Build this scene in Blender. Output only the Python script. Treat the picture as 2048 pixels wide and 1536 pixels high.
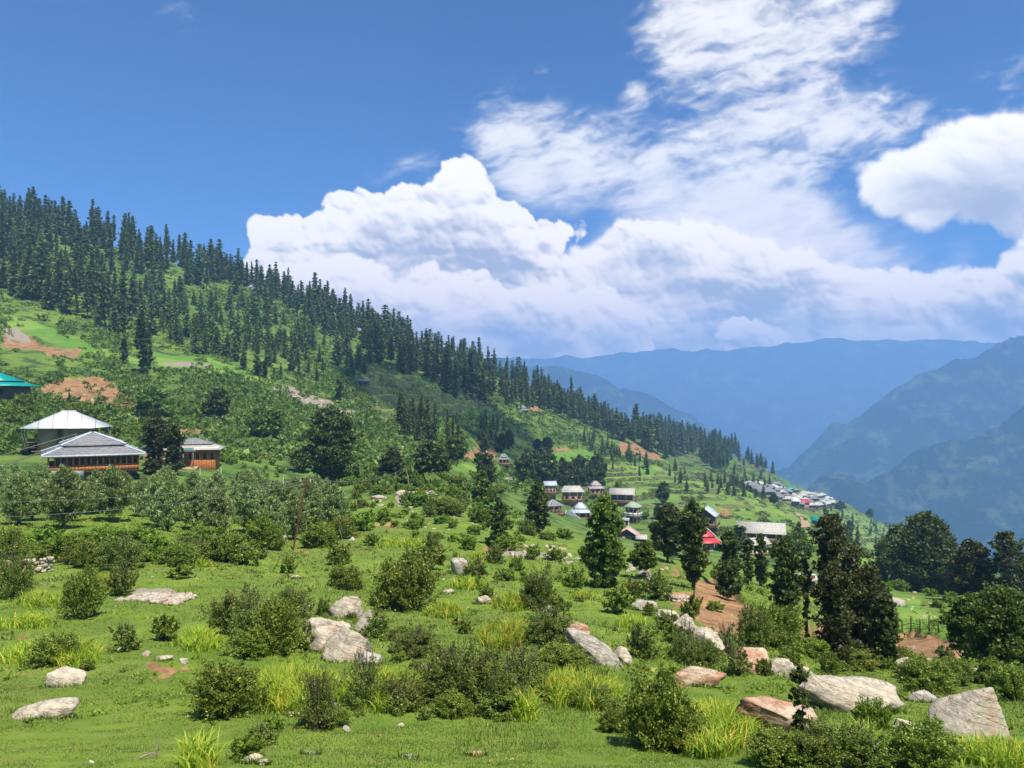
import bpy, math, random
import numpy as np
from mathutils import Vector, Matrix, noise as mnoise

for o in list(bpy.data.objects):
    bpy.data.objects.remove(o)
SC = bpy.context.scene
COL = SC.collection
R = math.radians

# ------------------------------------------------------------------ camera
FPX = 1540.0          # focal length in photo pixels (photo is 2048 x 1536)
HOR = 800.0           # photo row of the horizon
cam_d = bpy.data.cameras.new('camera')
cam = bpy.data.objects.new('camera', cam_d)
COL.objects.link(cam)
cam.location = (0, 0, 0)
cam.rotation_euler = (R(90), 0, 0)
cam_d.sensor_width = 36.0
cam_d.lens = 36.0 * FPX / 2048.0
cam_d.shift_y = (HOR - 768.0) / 2048.0
cam_d.clip_start = 0.1
cam_d.clip_end = 60000
SC.camera = cam

# ------------------------------------------------------------------ light
SUN_AZ, SUN_EL = 142.0, 61.0      # degrees clockwise from the view direction / above the horizon
SUN_STRENGTH, SKY_STRENGTH = 5.0, 0.074
sd = bpy.data.lights.new('sun', 'SUN')
sd.energy = SUN_STRENGTH
sd.angle = R(0.5)
sd.color = (1.0, 0.925, 0.77)
sun = bpy.data.objects.new('sun', sd)
COL.objects.link(sun)
sdir = Vector((math.sin(R(SUN_AZ)) * math.cos(R(SUN_EL)), math.cos(R(SUN_AZ)) * math.cos(R(SUN_EL)), math.sin(R(SUN_EL))))
sun.rotation_euler = sdir.to_track_quat('Z', 'Y').to_euler()
sun.location = (30, 0, 60)

SC.view_settings.view_transform = 'Standard'
SC.view_settings.look = 'None'
SC.view_settings.exposure = 0.60
SC.view_settings.gamma = 1.0
SC.view_settings.use_curve_mapping = False
SC.cycles.max_bounces = 5
SC.cycles.diffuse_bounces = 2
SC.cycles.glossy_bounces = 1
SC.cycles.transmission_bounces = 2
SC.cycles.transparent_max_bounces = 8
SC.cycles.volume_bounces = 2
SC.cycles.use_denoising = True
SC.cycles.sample_clamp_indirect = 6
SC.cycles.use_adaptive_sampling = True
SC.cycles.adaptive_threshold = 0.02


# ------------------------------------------------------------------ tiny node language
class V:
    """a socket with arithmetic"""
    def __init__(s, nt, sock):
        s.nt, s.s = nt, sock
    def _op(s, op, *a, clamp=False):
        n = s.nt.nodes.new('ShaderNodeMath')
        n.operation = op
        n.use_clamp = clamp
        for i, x in enumerate((s,) + a):
            if isinstance(x, V):
                s.nt.links.new(x.s, n.inputs[i])
            else:
                n.inputs[i].default_value = x
        return V(s.nt, n.outputs[0])
    def __add__(s, o): return s._op('ADD', o)
    __radd__ = __add__
    def __sub__(s, o): return s._op('SUBTRACT', o)
    def __rsub__(s, o): return (s * -1) + o
    def __mul__(s, o): return s._op('MULTIPLY', o)
    __rmul__ = __mul__
    def __truediv__(s, o): return s._op('DIVIDE', o)
    def max(s, o): return s._op('MAXIMUM', o)
    def min(s, o): return s._op('MINIMUM', o)
    def clamp(s): return s._op('ADD', 0.0, clamp=True)
    def abs(s): return s._op('ABSOLUTE')
    def frac(s): return s._op('FRACT')
    def pow(s, o): return s._op('POWER', o)


def link(nt, x, inp):
    if isinstance(x, V):
        nt.links.new(x.s, inp)
    elif isinstance(x, (tuple, list)) and len(x) == 3 and len(inp.default_value) == 4:
        inp.default_value = (*x, 1)
    else:
        inp.default_value = x


def ss(x, a, b):          # smoothstep
    n = x.nt.nodes.new('ShaderNodeMapRange')
    n.interpolation_type = 'SMOOTHSTEP'
    n.inputs['From Min'].default_value = a
    n.inputs['From Max'].default_value = b
    x.nt.links.new(x.s, n.inputs['Value'])
    return V(x.nt, n.outputs['Result'])


def mix(nt, f, a, b):     # colour mix
    n = nt.nodes.new('ShaderNodeMix')
    n.data_type = 'RGBA'
    link(nt, f, n.inputs['Factor'])
    link(nt, a, n.inputs[6])
    link(nt, b, n.inputs[7])
    return V(nt, n.outputs[2])


def noise(nt, vec, scale, detail=4, rough=0.55, dist=0.0, kind='ShaderNodeTexNoise', dims='3D', out=0):
    n = nt.nodes.new(kind)
    if kind == 'ShaderNodeTexNoise':
        n.noise_dimensions = dims
        n.inputs['Detail'].default_value = detail
        n.inputs['Roughness'].default_value = rough
        n.inputs['Distortion'].default_value = dist
    n.inputs['Scale'].default_value = scale
    if vec is not None:
        nt.links.new(vec.s, n.inputs['Vector'])
    return V(nt, n.outputs[out])


def sep(nt, vec):
    n = nt.nodes.new('ShaderNodeSeparateXYZ')
    nt.links.new(vec.s, n.inputs[0])
    return [V(nt, o) for o in n.outputs]


def comb(nt, x, y, z):
    n = nt.nodes.new('ShaderNodeCombineXYZ')
    for i, a in enumerate((x, y, z)):
        link(nt, a, n.inputs[i])
    return V(nt, n.outputs[0])


def fcurve(nt, x, pts):   # x already scaled to 0..1
    n = nt.nodes.new('ShaderNodeFloatCurve')
    c = n.mapping.curves[0]
    pts = sorted(pts)
    c.points[0].location = pts[0]
    c.points[1].location = pts[-1]
    for p in pts[1:-1]:
        c.points.new(*p)
    for p in c.points:
        p.handle_type = 'AUTO_CLAMPED'
    n.mapping.update()
    nt.links.new(x.s, n.inputs['Value'])
    return V(nt, n.outputs[0])


# ------------------------------------------------------------------ world: sky texture with cumulus and cirrus
def azel(u, v):
    x, z = (u - 1024) / FPX, (HOR - v) / FPX
    return math.atan2(x, 1.0), math.atan2(z, math.hypot(x, 1.0))


world = bpy.data.worlds.new('World')
SC.world = world
world.use_nodes = True
wt = world.node_tree
wt.nodes.clear()
SKY_TINT = (0.46, 0.86, 1.26)


def build_world():
    nt = wt
    sky = nt.nodes.new('ShaderNodeTexSky')
    sky.sky_type = 'NISHITA'
    sky.sun_disc = False
    sky.sun_elevation = R(SUN_EL)
    sky.sun_rotation = R(SUN_AZ)
    sky.altitude = 2400
    sky.air_density = 1.0
    sky.dust_density = 0.4
    sky.ozone_density = 3.0
    tint = nt.nodes.new('ShaderNodeMix')
    tint.data_type = 'RGBA'
    tint.blend_type = 'MULTIPLY'
    tint.inputs['Factor'].default_value = 1.0
    nt.links.new(sky.outputs[0], tint.inputs[6])
    tint.inputs[7].default_value = (*SKY_TINT, 1)
    b0 = nt.nodes.new('ShaderNodeBackground')
    nt.links.new(tint.outputs[2], b0.inputs['Color'])
    b0.inputs['Strength'].default_value = SKY_STRENGTH
    out = nt.nodes.new('ShaderNodeOutputWorld')
    nt.links.new(b0.outputs[0], out.inputs['Surface'])


build_world()


# ------------------------------------------------------------------ helpers for objects and meshes
def tag(o, label=None, cat=None, group=None, kind=None):
    if label: o['label'] = label
    if cat: o['category'] = cat
    if group: o['group'] = group
    if kind: o['kind'] = kind
    return o


def npmesh(name, verts, faces, mat=None, smooth=False, attrs=None, mats=None, mat_idx=None):
    """mesh from an (n,3) array and an (m,k) face array (or a list of such arrays)"""
    me = bpy.data.meshes.new(name)
    verts = np.asarray(verts, dtype=np.float32)
    if not isinstance(faces, list):
        faces = [faces]
    faces = [np.asarray(f, dtype=np.int32) for f in faces if len(f)]
    loops = np.concatenate([f.ravel() for f in faces])
    tot = np.concatenate([np.full(len(f), f.shape[1], dtype=np.int32) for f in faces])
    start = np.concatenate([[0], np.cumsum(tot)[:-1]]).astype(np.int32)
    me.vertices.add(len(verts))
    me.vertices.foreach_set('co', verts.ravel())
    me.loops.add(len(loops))
    me.loops.foreach_set('vertex_index', loops)
    me.polygons.add(len(tot))
    me.polygons.foreach_set('loop_start', start)
    me.polygons.foreach_set('loop_total', tot)
    if smooth:
        me.polygons.foreach_set('use_smooth', np.ones(len(tot), dtype=bool))
    if mats:
        for m in mats:
            me.materials.append(m)
        if mat_idx is not None:
            me.polygons.foreach_set('material_index', np.asarray(mat_idx, dtype=np.int32))
    elif mat:
        me.materials.append(mat)
    for k, arr in (attrs or {}).items():
        at = me.attributes.new(k, 'FLOAT', 'POINT')
        at.data.foreach_set('value', np.asarray(arr, dtype=np.float32).ravel())
    me.update()
    return me


def obj(name, me, parent=None, loc=None):
    o = bpy.data.objects.new(name, me)
    COL.objects.link(o)
    if parent: o.parent = parent
    if loc is not None: o.location = loc
    return o


def empty(name, loc=(0, 0, 0), rz=0.0):
    o = bpy.data.objects.new(name, None)
    COL.objects.link(o)
    o.location = loc
    o.rotation_euler = (0, 0, rz)
    o.empty_display_size = 0.3
    return o


def copy_tree(o, parent=None):
    c = o.copy()
    COL.objects.link(c)
    if parent is not None: c.parent = parent
    for ch in list(o.children):
        copy_tree(ch, c)
    return c


# ------------------------------------------------------------------ numpy noise
def _hash(ix, iy, seed):
    h = (ix.astype(np.int64) * 374761393 + iy.astype(np.int64) * 668265263 + seed * 1274126177) & 0xFFFFFFFF
    h = ((h ^ (h >> 13)) * 1274126177) & 0xFFFFFFFF
    return ((h ^ (h >> 16)) & 0xFFFF) / 65535.0


def vnoise(x, y, seed=0):
    ix, iy = np.floor(x), np.floor(y)
    fx, fy = x - ix, y - iy
    fx = fx * fx * (3 - 2 * fx)
    fy = fy * fy * (3 - 2 * fy)
    a, b = _hash(ix, iy, seed), _hash(ix + 1, iy, seed)
    c, d = _hash(ix, iy + 1, seed), _hash(ix + 1, iy + 1, seed)
    return (a * (1 - fx) + b * fx) * (1 - fy) + (c * (1 - fx) + d * fx) * fy - 0.5


def fbm(x, y, seed=0, octaves=4, gain=0.5):
    s, amp = 0.0, 1.0
    for i in range(octaves):
        s = s + amp * vnoise(x * 2 ** i + 17.3 * i, y * 2 ** i - 9.1 * i, seed + i)
        amp *= gain
    return s


def sstep(x, a, b):
    t = np.clip((x - a) / (b - a), 0, 1)
    return t * t * (3 - 2 * t)


# ------------------------------------------------------------------ terrain: for each bearing a list of (distance, photo row)
PROF = {
    -1300: [(9, 1480), (14, 1380), (30, 1200), (60, 1040), (100, 860), (160, 720), (250, 560), (400, 420), (520, 370), (600, 420), (900, 700)],
    -400: [(9, 1520), (14, 1420), (22, 1300), (36, 1170), (58, 1062), (85, 985), (110, 945), (140, 880), (180, 790), (220, 705), (260, 640), (320, 550), (430, 440), (540, 355), (600, 400), (900, 650)],
    0: [(9, 1536), (14, 1420), (22, 1305), (27, 1250), (36, 1185), (44, 1140), (58, 1064), (70, 1034), (85, 1004), (112, 965), (140, 912), (180, 838), (220, 770), (262, 702), (320, 628), (430, 520), (560, 425), (620, 470), (900, 700)],
    300: [(9, 1536), (15, 1400), (22, 1300), (33, 1200), (46, 1120), (62, 1058), (75, 1028), (95, 993), (120, 962), (150, 914), (185, 862), (225, 804), (265, 748), (310, 705), (420, 606), (530, 528), (580, 508), (640, 545), (900, 720)],
    600: [(9, 1536), (14.5, 1410), (20, 1335), (24, 1290), (36, 1200), (60, 1098), (75, 1062), (95, 1032), (120, 1002), (150, 968), (190, 918), (240, 858), (300, 790), (390, 708), (500, 648), (620, 600), (680, 630), (950, 780)],
    900: [(9, 1536), (14.5, 1405), (24, 1295), (40, 1200), (48, 1152), (70, 1080), (95, 1030), (130, 988), (170, 952), (230, 905), (290, 862), (400, 805), (520, 762), (680, 718), (740, 745), (1000, 860)],
    1050: [(9, 1536), (15, 1400), (24, 1298), (40, 1200), (52, 1150), (70, 1102), (95, 1065), (130, 1035), (190, 1018), (260, 988), (320, 950), (400, 902), (510, 852), (620, 805), (740, 765), (800, 790), (1050, 900)],
    1200: [(9, 1536), (10.5, 1500), (15, 1405), (23, 1300), (42, 1205), (50, 1170), (70, 1122), (95, 1088), (115, 1082), (160, 1088), (230, 1058), (290, 1014), (340, 982), (420, 945), (500, 905), (600, 872), (720, 848), (780, 870), (1000, 950), (1200, 1050)],
    1270: [(9, 1536), (10.5, 1502), (15, 1408), (23, 1312), (42, 1210), (52, 1170), (70, 1125), (90, 1100), (115, 1098), (160, 1100), (215, 1078), (260, 1045), (310, 1012), (400, 960), (500, 915), (600, 885), (700, 872), (760, 885), (860, 890), (960, 858), (1050, 880), (1300, 1000)],
    1350: [(9, 1536), (11, 1500), (16, 1405), (20, 1350), (26, 1300), (35, 1245), (44, 1205), (65, 1150), (85, 1125), (115, 1135), (165, 1115), (215, 1075), (260, 1042), (340, 1000), (430, 962), (520, 938), (600, 924), (680, 938), (800, 920), (900, 892), (1000, 872), (1080, 895), (1300, 1000)],
    1500: [(9, 1536), (12, 1480), (15.5, 1425), (18.5, 1375), (24, 1322), (33, 1270), (45, 1222), (58, 1182), (75, 1152), (100, 1132), (150, 1130), (190, 1110), (250, 1062), (310, 1032), (400, 1002), (540, 972), (700, 950), (950, 930), (1130, 916), (1220, 940), (1500, 1050)],
    1600: [(9, 1536), (14, 1445), (17, 1402), (22, 1355), (31, 1305), (45, 1252), (62, 1205), (90, 1168), (130, 1148), (180, 1120), (240, 1082), (310, 1052), (420, 1030), (600, 1012), (850, 999), (1000, 988), (1130, 974), (1220, 1000), (1500, 1100)],
    1700: [(9, 1536), (14, 1445), (17, 1404), (22, 1375), (38, 1332), (50, 1292), (65, 1250), (85, 1205), (120, 1162), (180, 1132), (260, 1102), (400, 1080), (600, 1060), (850, 1030), (1000, 1010), (1070, 1004), (1150, 1030), (1500, 1150)],
    1800: [(9, 1536), (14, 1448), (17, 1408), (22, 1378), (38, 1334), (52, 1292), (68, 1252), (88, 1212), (110, 1192), (160, 1172), (250, 1160), (400, 1140), (600, 1112), (800, 1080), (960, 1060), (1040, 1090), (1500, 1200)],
    1900: [(9, 1536), (14, 1452), (18, 1405), (24, 1372), (34, 1338), (48, 1302), (62, 1268), (80, 1232), (105, 1202), (150, 1184), (250, 1172), (450, 1155), (700, 1120), (880, 1092), (960, 1120), (1500, 1250)],
    2048: [(9, 1545), (14.5, 1455), (18, 1408), (27, 1355), (42, 1305), (60, 1264), (85, 1228), (120, 1206), (250, 1200), (500, 1195), (800, 1165), (900, 1190), (1500, 1300)],
    2500: [(9, 1580), (14.5, 1490), (20, 1430), (30, 1370), (60, 1310), (120, 1280), (300, 1280), (700, 1280), (1500, 1350)],
    3300: [(9, 1620), (14.5, 1540), (20, 1490), (30, 1430), (60, 1390), (120, 1370), (300, 1370), (700, 1380), (1500, 1430)],
}
ROWS = np.concatenate([np.geomspace(0.6, 8, 40)[:-1], np.geomspace(8, 60, 270)[:-1], np.geomspace(60, 200, 170)[:-1], np.geomspace(200, 1250, 430)[:-1], np.geomspace(1250, 2000, 24)])
COLS = np.concatenate([np.arange(-1300, -100, 24.0), np.arange(-100, 2150, 4.0), np.arange(2150, 3310, 24.0)])
KEYS = sorted(PROF)


def _smooth(a, win, axis):
    if win < 2: return a
    k = np.hanning(win + 2)[1:-1]
    k /= k.sum()
    pad = [(0, 0), (0, 0)]
    pad[axis] = (win // 2, win - 1 - win // 2)
    b = np.pad(a, pad, mode='edge')
    return np.apply_along_axis(lambda r: np.convolve(r, k, 'valid'), axis, b)


def build_vgrid():
    lr = np.log(ROWS)
    P = []
    for k in KEYS:
        pts = [(0.6, HOR + FPX * 1.7 / 0.6), (1.5, HOR + FPX * 1.9 / 1.5), (3, HOR + FPX * 2.4 / 3), (5, HOR + FPX * 3.0 / 5), (7, HOR + FPX * 3.7 / 7)] + PROF[k]
        lastY, lastv = pts[-1]
        pts += [(2000, HOR + FPX * 700 / 2000)]
        ly = np.log([p[0] for p in pts])
        # interpolate the height, which is what the ground really has
        vv = np.interp(lr, ly, [p[1] for p in pts])
        P.append(vv)
    P = np.array(P)
    P = _smooth(P, 17, 1)
    G = np.empty((len(COLS), len(ROWS)))
    for j in range(len(ROWS)):
        G[:, j] = np.interp(COLS, KEYS, P[:, j])
    n_in = np.where((COLS > -110) & (COLS < 2160))[0]
    G[n_in] = _smooth(G[n_in], 15, 0)
    return G


VG = build_vgrid()
UU, YY = np.meshgrid(COLS, ROWS, indexing='ij')
XX = (UU - 1024) / FPX * YY
ZZ = (HOR - VG) / FPX * YY
_base_slope = 0


def in_poly(u, v, poly):
    u, v = np.asarray(u, float), np.asarray(v, float)
    ins = np.zeros(u.shape, bool)
    n = len(poly)
    j = n - 1
    for i in range(n):
        xi, yi = poly[i]
        xj, yj = poly[j]
        c = ((yi > v) != (yj > v)) & (u < (xj - xi) * (v - yi) / ((yj - yi) if yj != yi else 1e-9) + xi)
        ins ^= c
        j = i
    return ins


def terr_noise(X, Y):
    d = np.hypot(X, Y)
    near = 1 - sstep(d, 60, 140)
    mid = sstep(d, 25, 90)
    far = sstep(d, 180, 420)
    z = near * (0.34 * fbm(X / 6.0, Y / 6.0, 11, 3) + 0.09 * fbm(X / 1.1, Y / 1.1, 5, 3)) * sstep(d, 5, 10)
    z = z + mid * (0.9 * fbm(X / 22, Y / 22, 21, 4))
    z = z + far * (5.0 * fbm(X / 110, Y / 110, 31, 4) + 2.0 * (0.5 - np.abs(fbm(X / 46, Y / 60, 41, 3))) - 0.8)
    return z


ZZ += terr_noise(XX, YY)
# terraces cut into the hillside, by where they lie
TERR = [  # (polygon in the photo, step in metres, depth of the cut, width of a field on flat ground)
    ([(690, 735), (930, 722), (1010, 800), (900, 850), (760, 850), (690, 790)], 4.0, 0.9, 400),
    ([(1180, 925), (1290, 925), (1380, 955), (1520, 985), (1600, 1030), (1640, 1100), (1320, 1060), (1180, 985)], 3.3, 0.95, 27),
    ([(1330, 880), (1480, 905), (1570, 960), (1560, 985), (1440, 975), (1360, 950)], 6.0, 0.95, 62),
    ([(1640, 1010), (1700, 1015), (1800, 1062), (1860, 1130), (1640, 1110)], 5.0, 0.95, 52),
    ([(1240, 1000), (1350, 1010), (1400, 1060), (1260, 1040)], 3.0, 0.8, 22),
]


def wmask(polys, X, Y, Z, wob=9.0, seed=71, soft=None):
    """where the ground belongs to a field or patch outlined on the terrain"""
    V_ = HOR - Z / Y * FPX
    U_ = 1024 + X / Y * FPX
    sc = np.maximum(Y * 0.012, 0.25)
    lg = np.log(Y)
    U2 = U_ + wob * 2 * fbm(U_ / 34, V_ / 20, seed, 3)
    V2 = V_ + wob * 1.0 * fbm(U_ / 34, V_ / 20, seed + 7, 3)
    m = np.zeros(X.shape, bool)
    for p in polys:
        m |= in_poly(U2, V2, p)
    return m.astype(float)


def first_visible(Z):
    """True where a terrain vertex is not hidden behind nearer ground"""
    Vv = HOR - Z / YY * FPX
    mn = np.minimum.accumulate(Vv, axis=1)
    return Vv <= mn + 6


terr_mask = np.zeros(ZZ.shape)
terr_edge = np.zeros(ZZ.shape)
vis = first_visible(ZZ)
for poly, step, dep, per in TERR:
    m = wmask([poly], XX, YY, ZZ) * vis
    m = _smooth(_smooth(m, 5, 0), 5, 1)
    T_ = ZZ / step + (YY - 0.35 * XX) / per + 1.5 * fbm(XX / 75, YY / 75, 77, 3)
    f = T_ - np.floor(T_)
    g = np.floor(T_) + sstep(f, 0.72, 1.0)
    amp = step if per > 300 else step * 0.42
    ZZ = ZZ + m * dep * (g - T_ + 0.5) * amp
    terr_mask = np.maximum(terr_mask, m)
    terr_edge = np.maximum(terr_edge, (m > 0.5) * (f > 0.70) * (fbm(XX / 18, YY / 30, 78, 3) > -0.22))

# patches of bare soil, scree, fields (polygons given where they lie)
SOIL = [[(78, 770), (130, 750), (195, 752), (265, 790), (268, 812), (180, 815), (110, 800)],
        [(250, 826), (300, 822), (360, 832), (352, 842), (255, 838)], [(390, 822), (440, 815), (450, 838), (400, 838)], [(330, 852), (420, 858), (400, 872), (330, 866)],
        [(1232, 880), (1262, 880), (1300, 895), (1340, 922), (1290, 916), (1238, 908)],
        [(930, 905), (960, 890), (990, 900), (1000, 918), (940, 918)],
        [(1140, 905), (1080, 903), (1080, 893), (1140, 895)],
        [(1060, 812), (1095, 812), (1090, 824), (1060, 822)],
        [(1405, 1015), (1455, 1012), (1450, 1034), (1420, 1030)],
        [(1392, 1150), (1440, 1155), (1470, 1185), (1520, 1215), (1560, 1260), (1500, 1275), (1425, 1258), (1375, 1215)],
        [(1600, 1240), (1650, 1235), (1700, 1262), (1680, 1300), (1600, 1290)],
        [(1762, 1250), (1835, 1256), (1915, 1282), (1940, 1322), (1860, 1320), (1768, 1312)],
        [(290, 1322), (350, 1326), (412, 1326), (405, 1336), (350, 1340), (320, 1362), (305, 1360), (330, 1338), (290, 1330)],
        [(505, 905), (550, 903), (552, 916), (525, 922)],
        [(575, 1098), (610, 1098), (615, 1105), (590, 1104)], [(30, 1266), (60, 1262), (60, 1270), (30, 1272)],
        [(750, 1040), (790, 1048), (800, 1055), (755, 1050)], [(965, 1090), (990, 1088), (992, 1104), (968, 1104)],
        [(1340, 1185), (1400, 1180), (1420, 1210), (1370, 1220), (1330, 1205)], [(1340, 1135), (1352, 1138), (1356, 1150), (1340, 1148)],
        [(1490, 895), (1530, 925), (1545, 948), (1500, 930)],
        [(0, 668), (60, 672), (90, 690), (160, 700), (150, 716), (90, 706), (0, 690)]]
SCREE = [[(545, 770), (600, 778), (700, 820), (705, 836), (640, 822), (560, 790)], [(0, 655), (40, 655), (70, 682), (10, 684)],
         [(790, 985), (870, 990), (860, 1015), (790, 1010)], [(330, 722), (420, 730), (420, 738), (330, 730)],
         [(980, 1095), (1100, 1100), (1120, 1120), (1000, 1110)], [(260, 1182), (340, 1178), (390, 1195), (345, 1206), (265, 1196)]]
FIELD = [[(1190, 930), (1290, 930), (1400, 955), (1520, 985), (1610, 1030), (1640, 1100), (1460, 1080), (1330, 1060), (1230, 1000)],
         [(1640, 1000), (1800, 1062), (1850, 1150), (1640, 1120)], [(1200, 940), (1260, 950), (1255, 985), (1195, 975)],
         [(705, 742), (930, 745), (985, 800), (880, 842), (760, 842)], [(1040, 905), (1200, 900), (1190, 930), (1040, 930)],
         [(905, 930), (1000, 930), (990, 950), (905, 945)], [(1790, 1195), (1830, 1200), (1900, 1255), (1895, 1290), (1780, 1262)],
         [(10, 630), (60, 640), (190, 690), (290, 720), (280, 730), (150, 705), (10, 650)], [(300, 705), (430, 720), (560, 770), (420, 745), (310, 730)]]
vis = first_visible(ZZ)
soil = wmask(SOIL, XX, YY, ZZ) * vis
scree = wmask(SCREE, XX, YY, ZZ) * vis
field = wmask(FIELD, XX, YY, ZZ, 6) * vis
soil = _smooth(_smooth(soil, 3, 0), 3, 1)
scree = _smooth(_smooth(scree, 3, 0), 3, 1)
_sc = np.clip(YY / 60, 0.35, 3.0)
ZZ = ZZ + soil * _sc * (0.9 * fbm(XX / 4 / _sc, YY / 4 / _sc, 140, 4) - 0.38) + scree * _sc * 0.35 * fbm(XX / 2, YY / 2, 141, 3)
VF = HOR - ZZ / YY * FPX       # final row of every terrain vertex
VMIN = np.minimum.accumulate(VF, axis=1)


def ground(X, Y):
    """height of the terrain at a place"""
    u = 1024 + X / Y * FPX
    i = np.clip(np.searchsorted(COLS, u) - 1, 0, len(COLS) - 2)
    j = int(np.clip(np.searchsorted(ROWS, Y) - 1, 0, len(ROWS) - 2))
    fu = min(max((u - COLS[i]) / (COLS[i + 1] - COLS[i]), 0), 1)
    fy = min(max((Y - ROWS[j]) / (ROWS[j + 1] - ROWS[j]), 0), 1)
    return float((ZZ[i, j] * (1 - fu) + ZZ[i + 1, j] * fu) * (1 - fy) + (ZZ[i, j + 1] * (1 - fu) + ZZ[i + 1, j + 1] * fu) * fy)


def ground_np(X, Y):
    U_ = 1024 + X / Y * FPX
    i = np.clip(np.searchsorted(COLS, U_) - 1, 0, len(COLS) - 2)
    j = np.clip(np.searchsorted(ROWS, Y) - 1, 0, len(ROWS) - 2)
    fu = np.clip((U_ - COLS[i]) / (COLS[i + 1] - COLS[i]), 0, 1)
    fy = np.clip((Y - ROWS[j]) / (ROWS[j + 1] - ROWS[j]), 0, 1)
    return (ZZ[i, j] * (1 - fu) + ZZ[i + 1, j] * fu) * (1 - fy) + (ZZ[i, j + 1] * (1 - fu) + ZZ[i + 1, j + 1] * fu) * fy


def field_np(F_, X, Y):
    U_ = 1024 + X / Y * FPX
    i = np.clip(np.searchsorted(COLS, U_), 0, len(COLS) - 1)
    j = np.clip(np.searchsorted(ROWS, Y), 0, len(ROWS) - 1)
    return F_[i, j]


def spot(u, v, ymax=None):
    """the place on the terrain that lies in the direction of photo pixel (u, v)"""
    i = int(np.clip(np.argmin(np.abs(COLS - u)), 0, len(COLS) - 1))
    ok = np.where(VMIN[i] <= v)[0]
    if len(ok) == 0:
        j = int(np.argmin(VF[i]))
    else:
        j = int(ok[0])
    Y = float(ROWS[j])
    if j > 0 and VMIN[i, j - 1] > v and len(ok):
        t = (VF[i, j - 1] - v) / max(1e-6, VF[i, j - 1] - VF[i, j])
        Y = float(ROWS[j - 1] + t * (ROWS[j] - ROWS[j - 1]))
    X = (u - 1024) / FPX * Y
    return Vector((X, Y, ground(X, Y)))


def at_dist(u, Y):
    X = (u - 1024) / FPX * Y
    return Vector((X, Y, ground(X, Y)))


LANDMARKS = [(35, 775, 'the teal roof'), (143, 850, 'the white metal barn roof'), (190, 920, 'the galleried house'), (393, 895, 'the small orange house'), (287, 690, 'the tall poplar'),
             (510, 740, 'the three thin hillside trees'), (625, 800, 'the hillside scree'), (660, 890, 'the billowing dark tree'), (720, 766, 'the long dark hut'), (835, 800, 'the shaded terraces'),
             (788, 930, 'the layered cedar'), (981, 940, 'the leaning dark tree'), (960, 905, 'the brown scar above the hollow'), (1043, 815, 'the forest edge hut'), (1145, 995, 'the village back row'),
             (1138, 1045, 'the dark slate village roof'), (1285, 900, 'the orange landslip'), (1440, 930, 'the wood on the second ridge'), (1400, 1000, 'the terraced fields'), (1590, 1000, 'the distant village'),
             (1415, 1105, 'the crimson roof'), (1528, 1062, 'the long slate barn roof'), (1288, 1120, 'the round headed tree'), (1208, 1100, 'the feathery tree'), (1000, 1045, 'the narrow leafy tree'),
             (1075, 1015, 'the dark pointed tree'), (840, 995, 'the stone heap'), (600, 1050, 'the leaning pole'), (918, 1132, 'the square grey rock'), (800, 1160, 'the large meadow shrub'),
             (576, 1130, 'the isolated meadow bush'), (325, 1192, 'the low ruin'), (50, 1145, 'the stone wall'), (150, 1180, 'the upright dark shrub'), (520, 1240, 'the left shrub group'), (690, 1280, 'the broad outcrop'),
             (1190, 1300, 'the slanting grey slab'), (1010, 1275, 'the central iris bed'), (940, 1370, 'the brownish shrub mass'), (1310, 1430, 'the tall foreground shrub'), (1390, 1350, 'the reddish log boulder'),
             (1390, 1280, 'the pale rock face'), (1450, 1200, 'the orange earth bank'), (1700, 1200, 'the giant brown tree'), (1840, 1110, 'the big round trees'), (1840, 1230, 'the small green field'),
             (1850, 1295, 'the orange field'), (1710, 1390, 'the broad flat boulder'), (1950, 1425, 'the pointed boulder'), (1990, 1270, 'the leafy right edge trees'), (1110, 1110, 'the bouldery ledge'),
             (1040, 1400, 'the dark twiggy shrub'), (440, 1370, 'the big dense shrub'), (100, 480, 'the upper left wood edge'), (300, 490, 'the left crest'), (480, 540, 'the crest under the cloud edge'), (640, 600, 'the crest gap'),
             (850, 690, 'the middle crest'), (1020, 740, 'the crest above the hollow'), (1200, 840, 'the right crest')]


def near(u, v):
    """where something is, told by the nearest thing one can find in the picture"""
    d = [((u - a) ** 2 + 1.6 * (v - b) ** 2, a, b, n) for a, b, n in LANDMARKS]
    q, a, b, n = min(d)
    dx, dy = u - a, (v - b) * 1.3
    if q < 18 ** 2: return 'at ' + n
    far = '' if q < 60 ** 2 else 'well '
    if abs(dx) > abs(dy): return far + ('left of ' if dx < 0 else 'right of ') + n
    return far + ('above ' if dy < 0 else 'below ') + n


# ------------------------------------------------------------------ materials
MATS = {}


def newmat(name):
    m = bpy.data.materials.new(name)
    m.use_nodes = True
    m.node_tree.nodes.clear()
    MATS[name] = m
    return m, m.node_tree


def finish(nt, col, rough=0.9, spec=0.25, bump=None, bstr=0.3, bdist=0.02, normal=None, metallic=0.0):
    b = nt.nodes.new('ShaderNodeBsdfPrincipled')
    link(nt, col, b.inputs['Base Color'])
    link(nt, rough, b.inputs['Roughness'])
    b.inputs['Specular IOR Level'].default_value = spec
    b.inputs['Metallic'].default_value = metallic
    if bump is not None:
        n = nt.nodes.new('ShaderNodeBump')
        n.inputs['Strength'].default_value = bstr
        n.inputs['Distance'].default_value = bdist
        link(nt, bump, n.inputs['Height'])
        nt.links.new(n.outputs[0], b.inputs['Normal'])
    o = nt.nodes.new('ShaderNodeOutputMaterial')
    nt.links.new(b.outputs[0], o.inputs[0])


def posnode(nt):
    return V(nt, nt.nodes.new('ShaderNodeNewGeometry').outputs['Position'])


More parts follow.
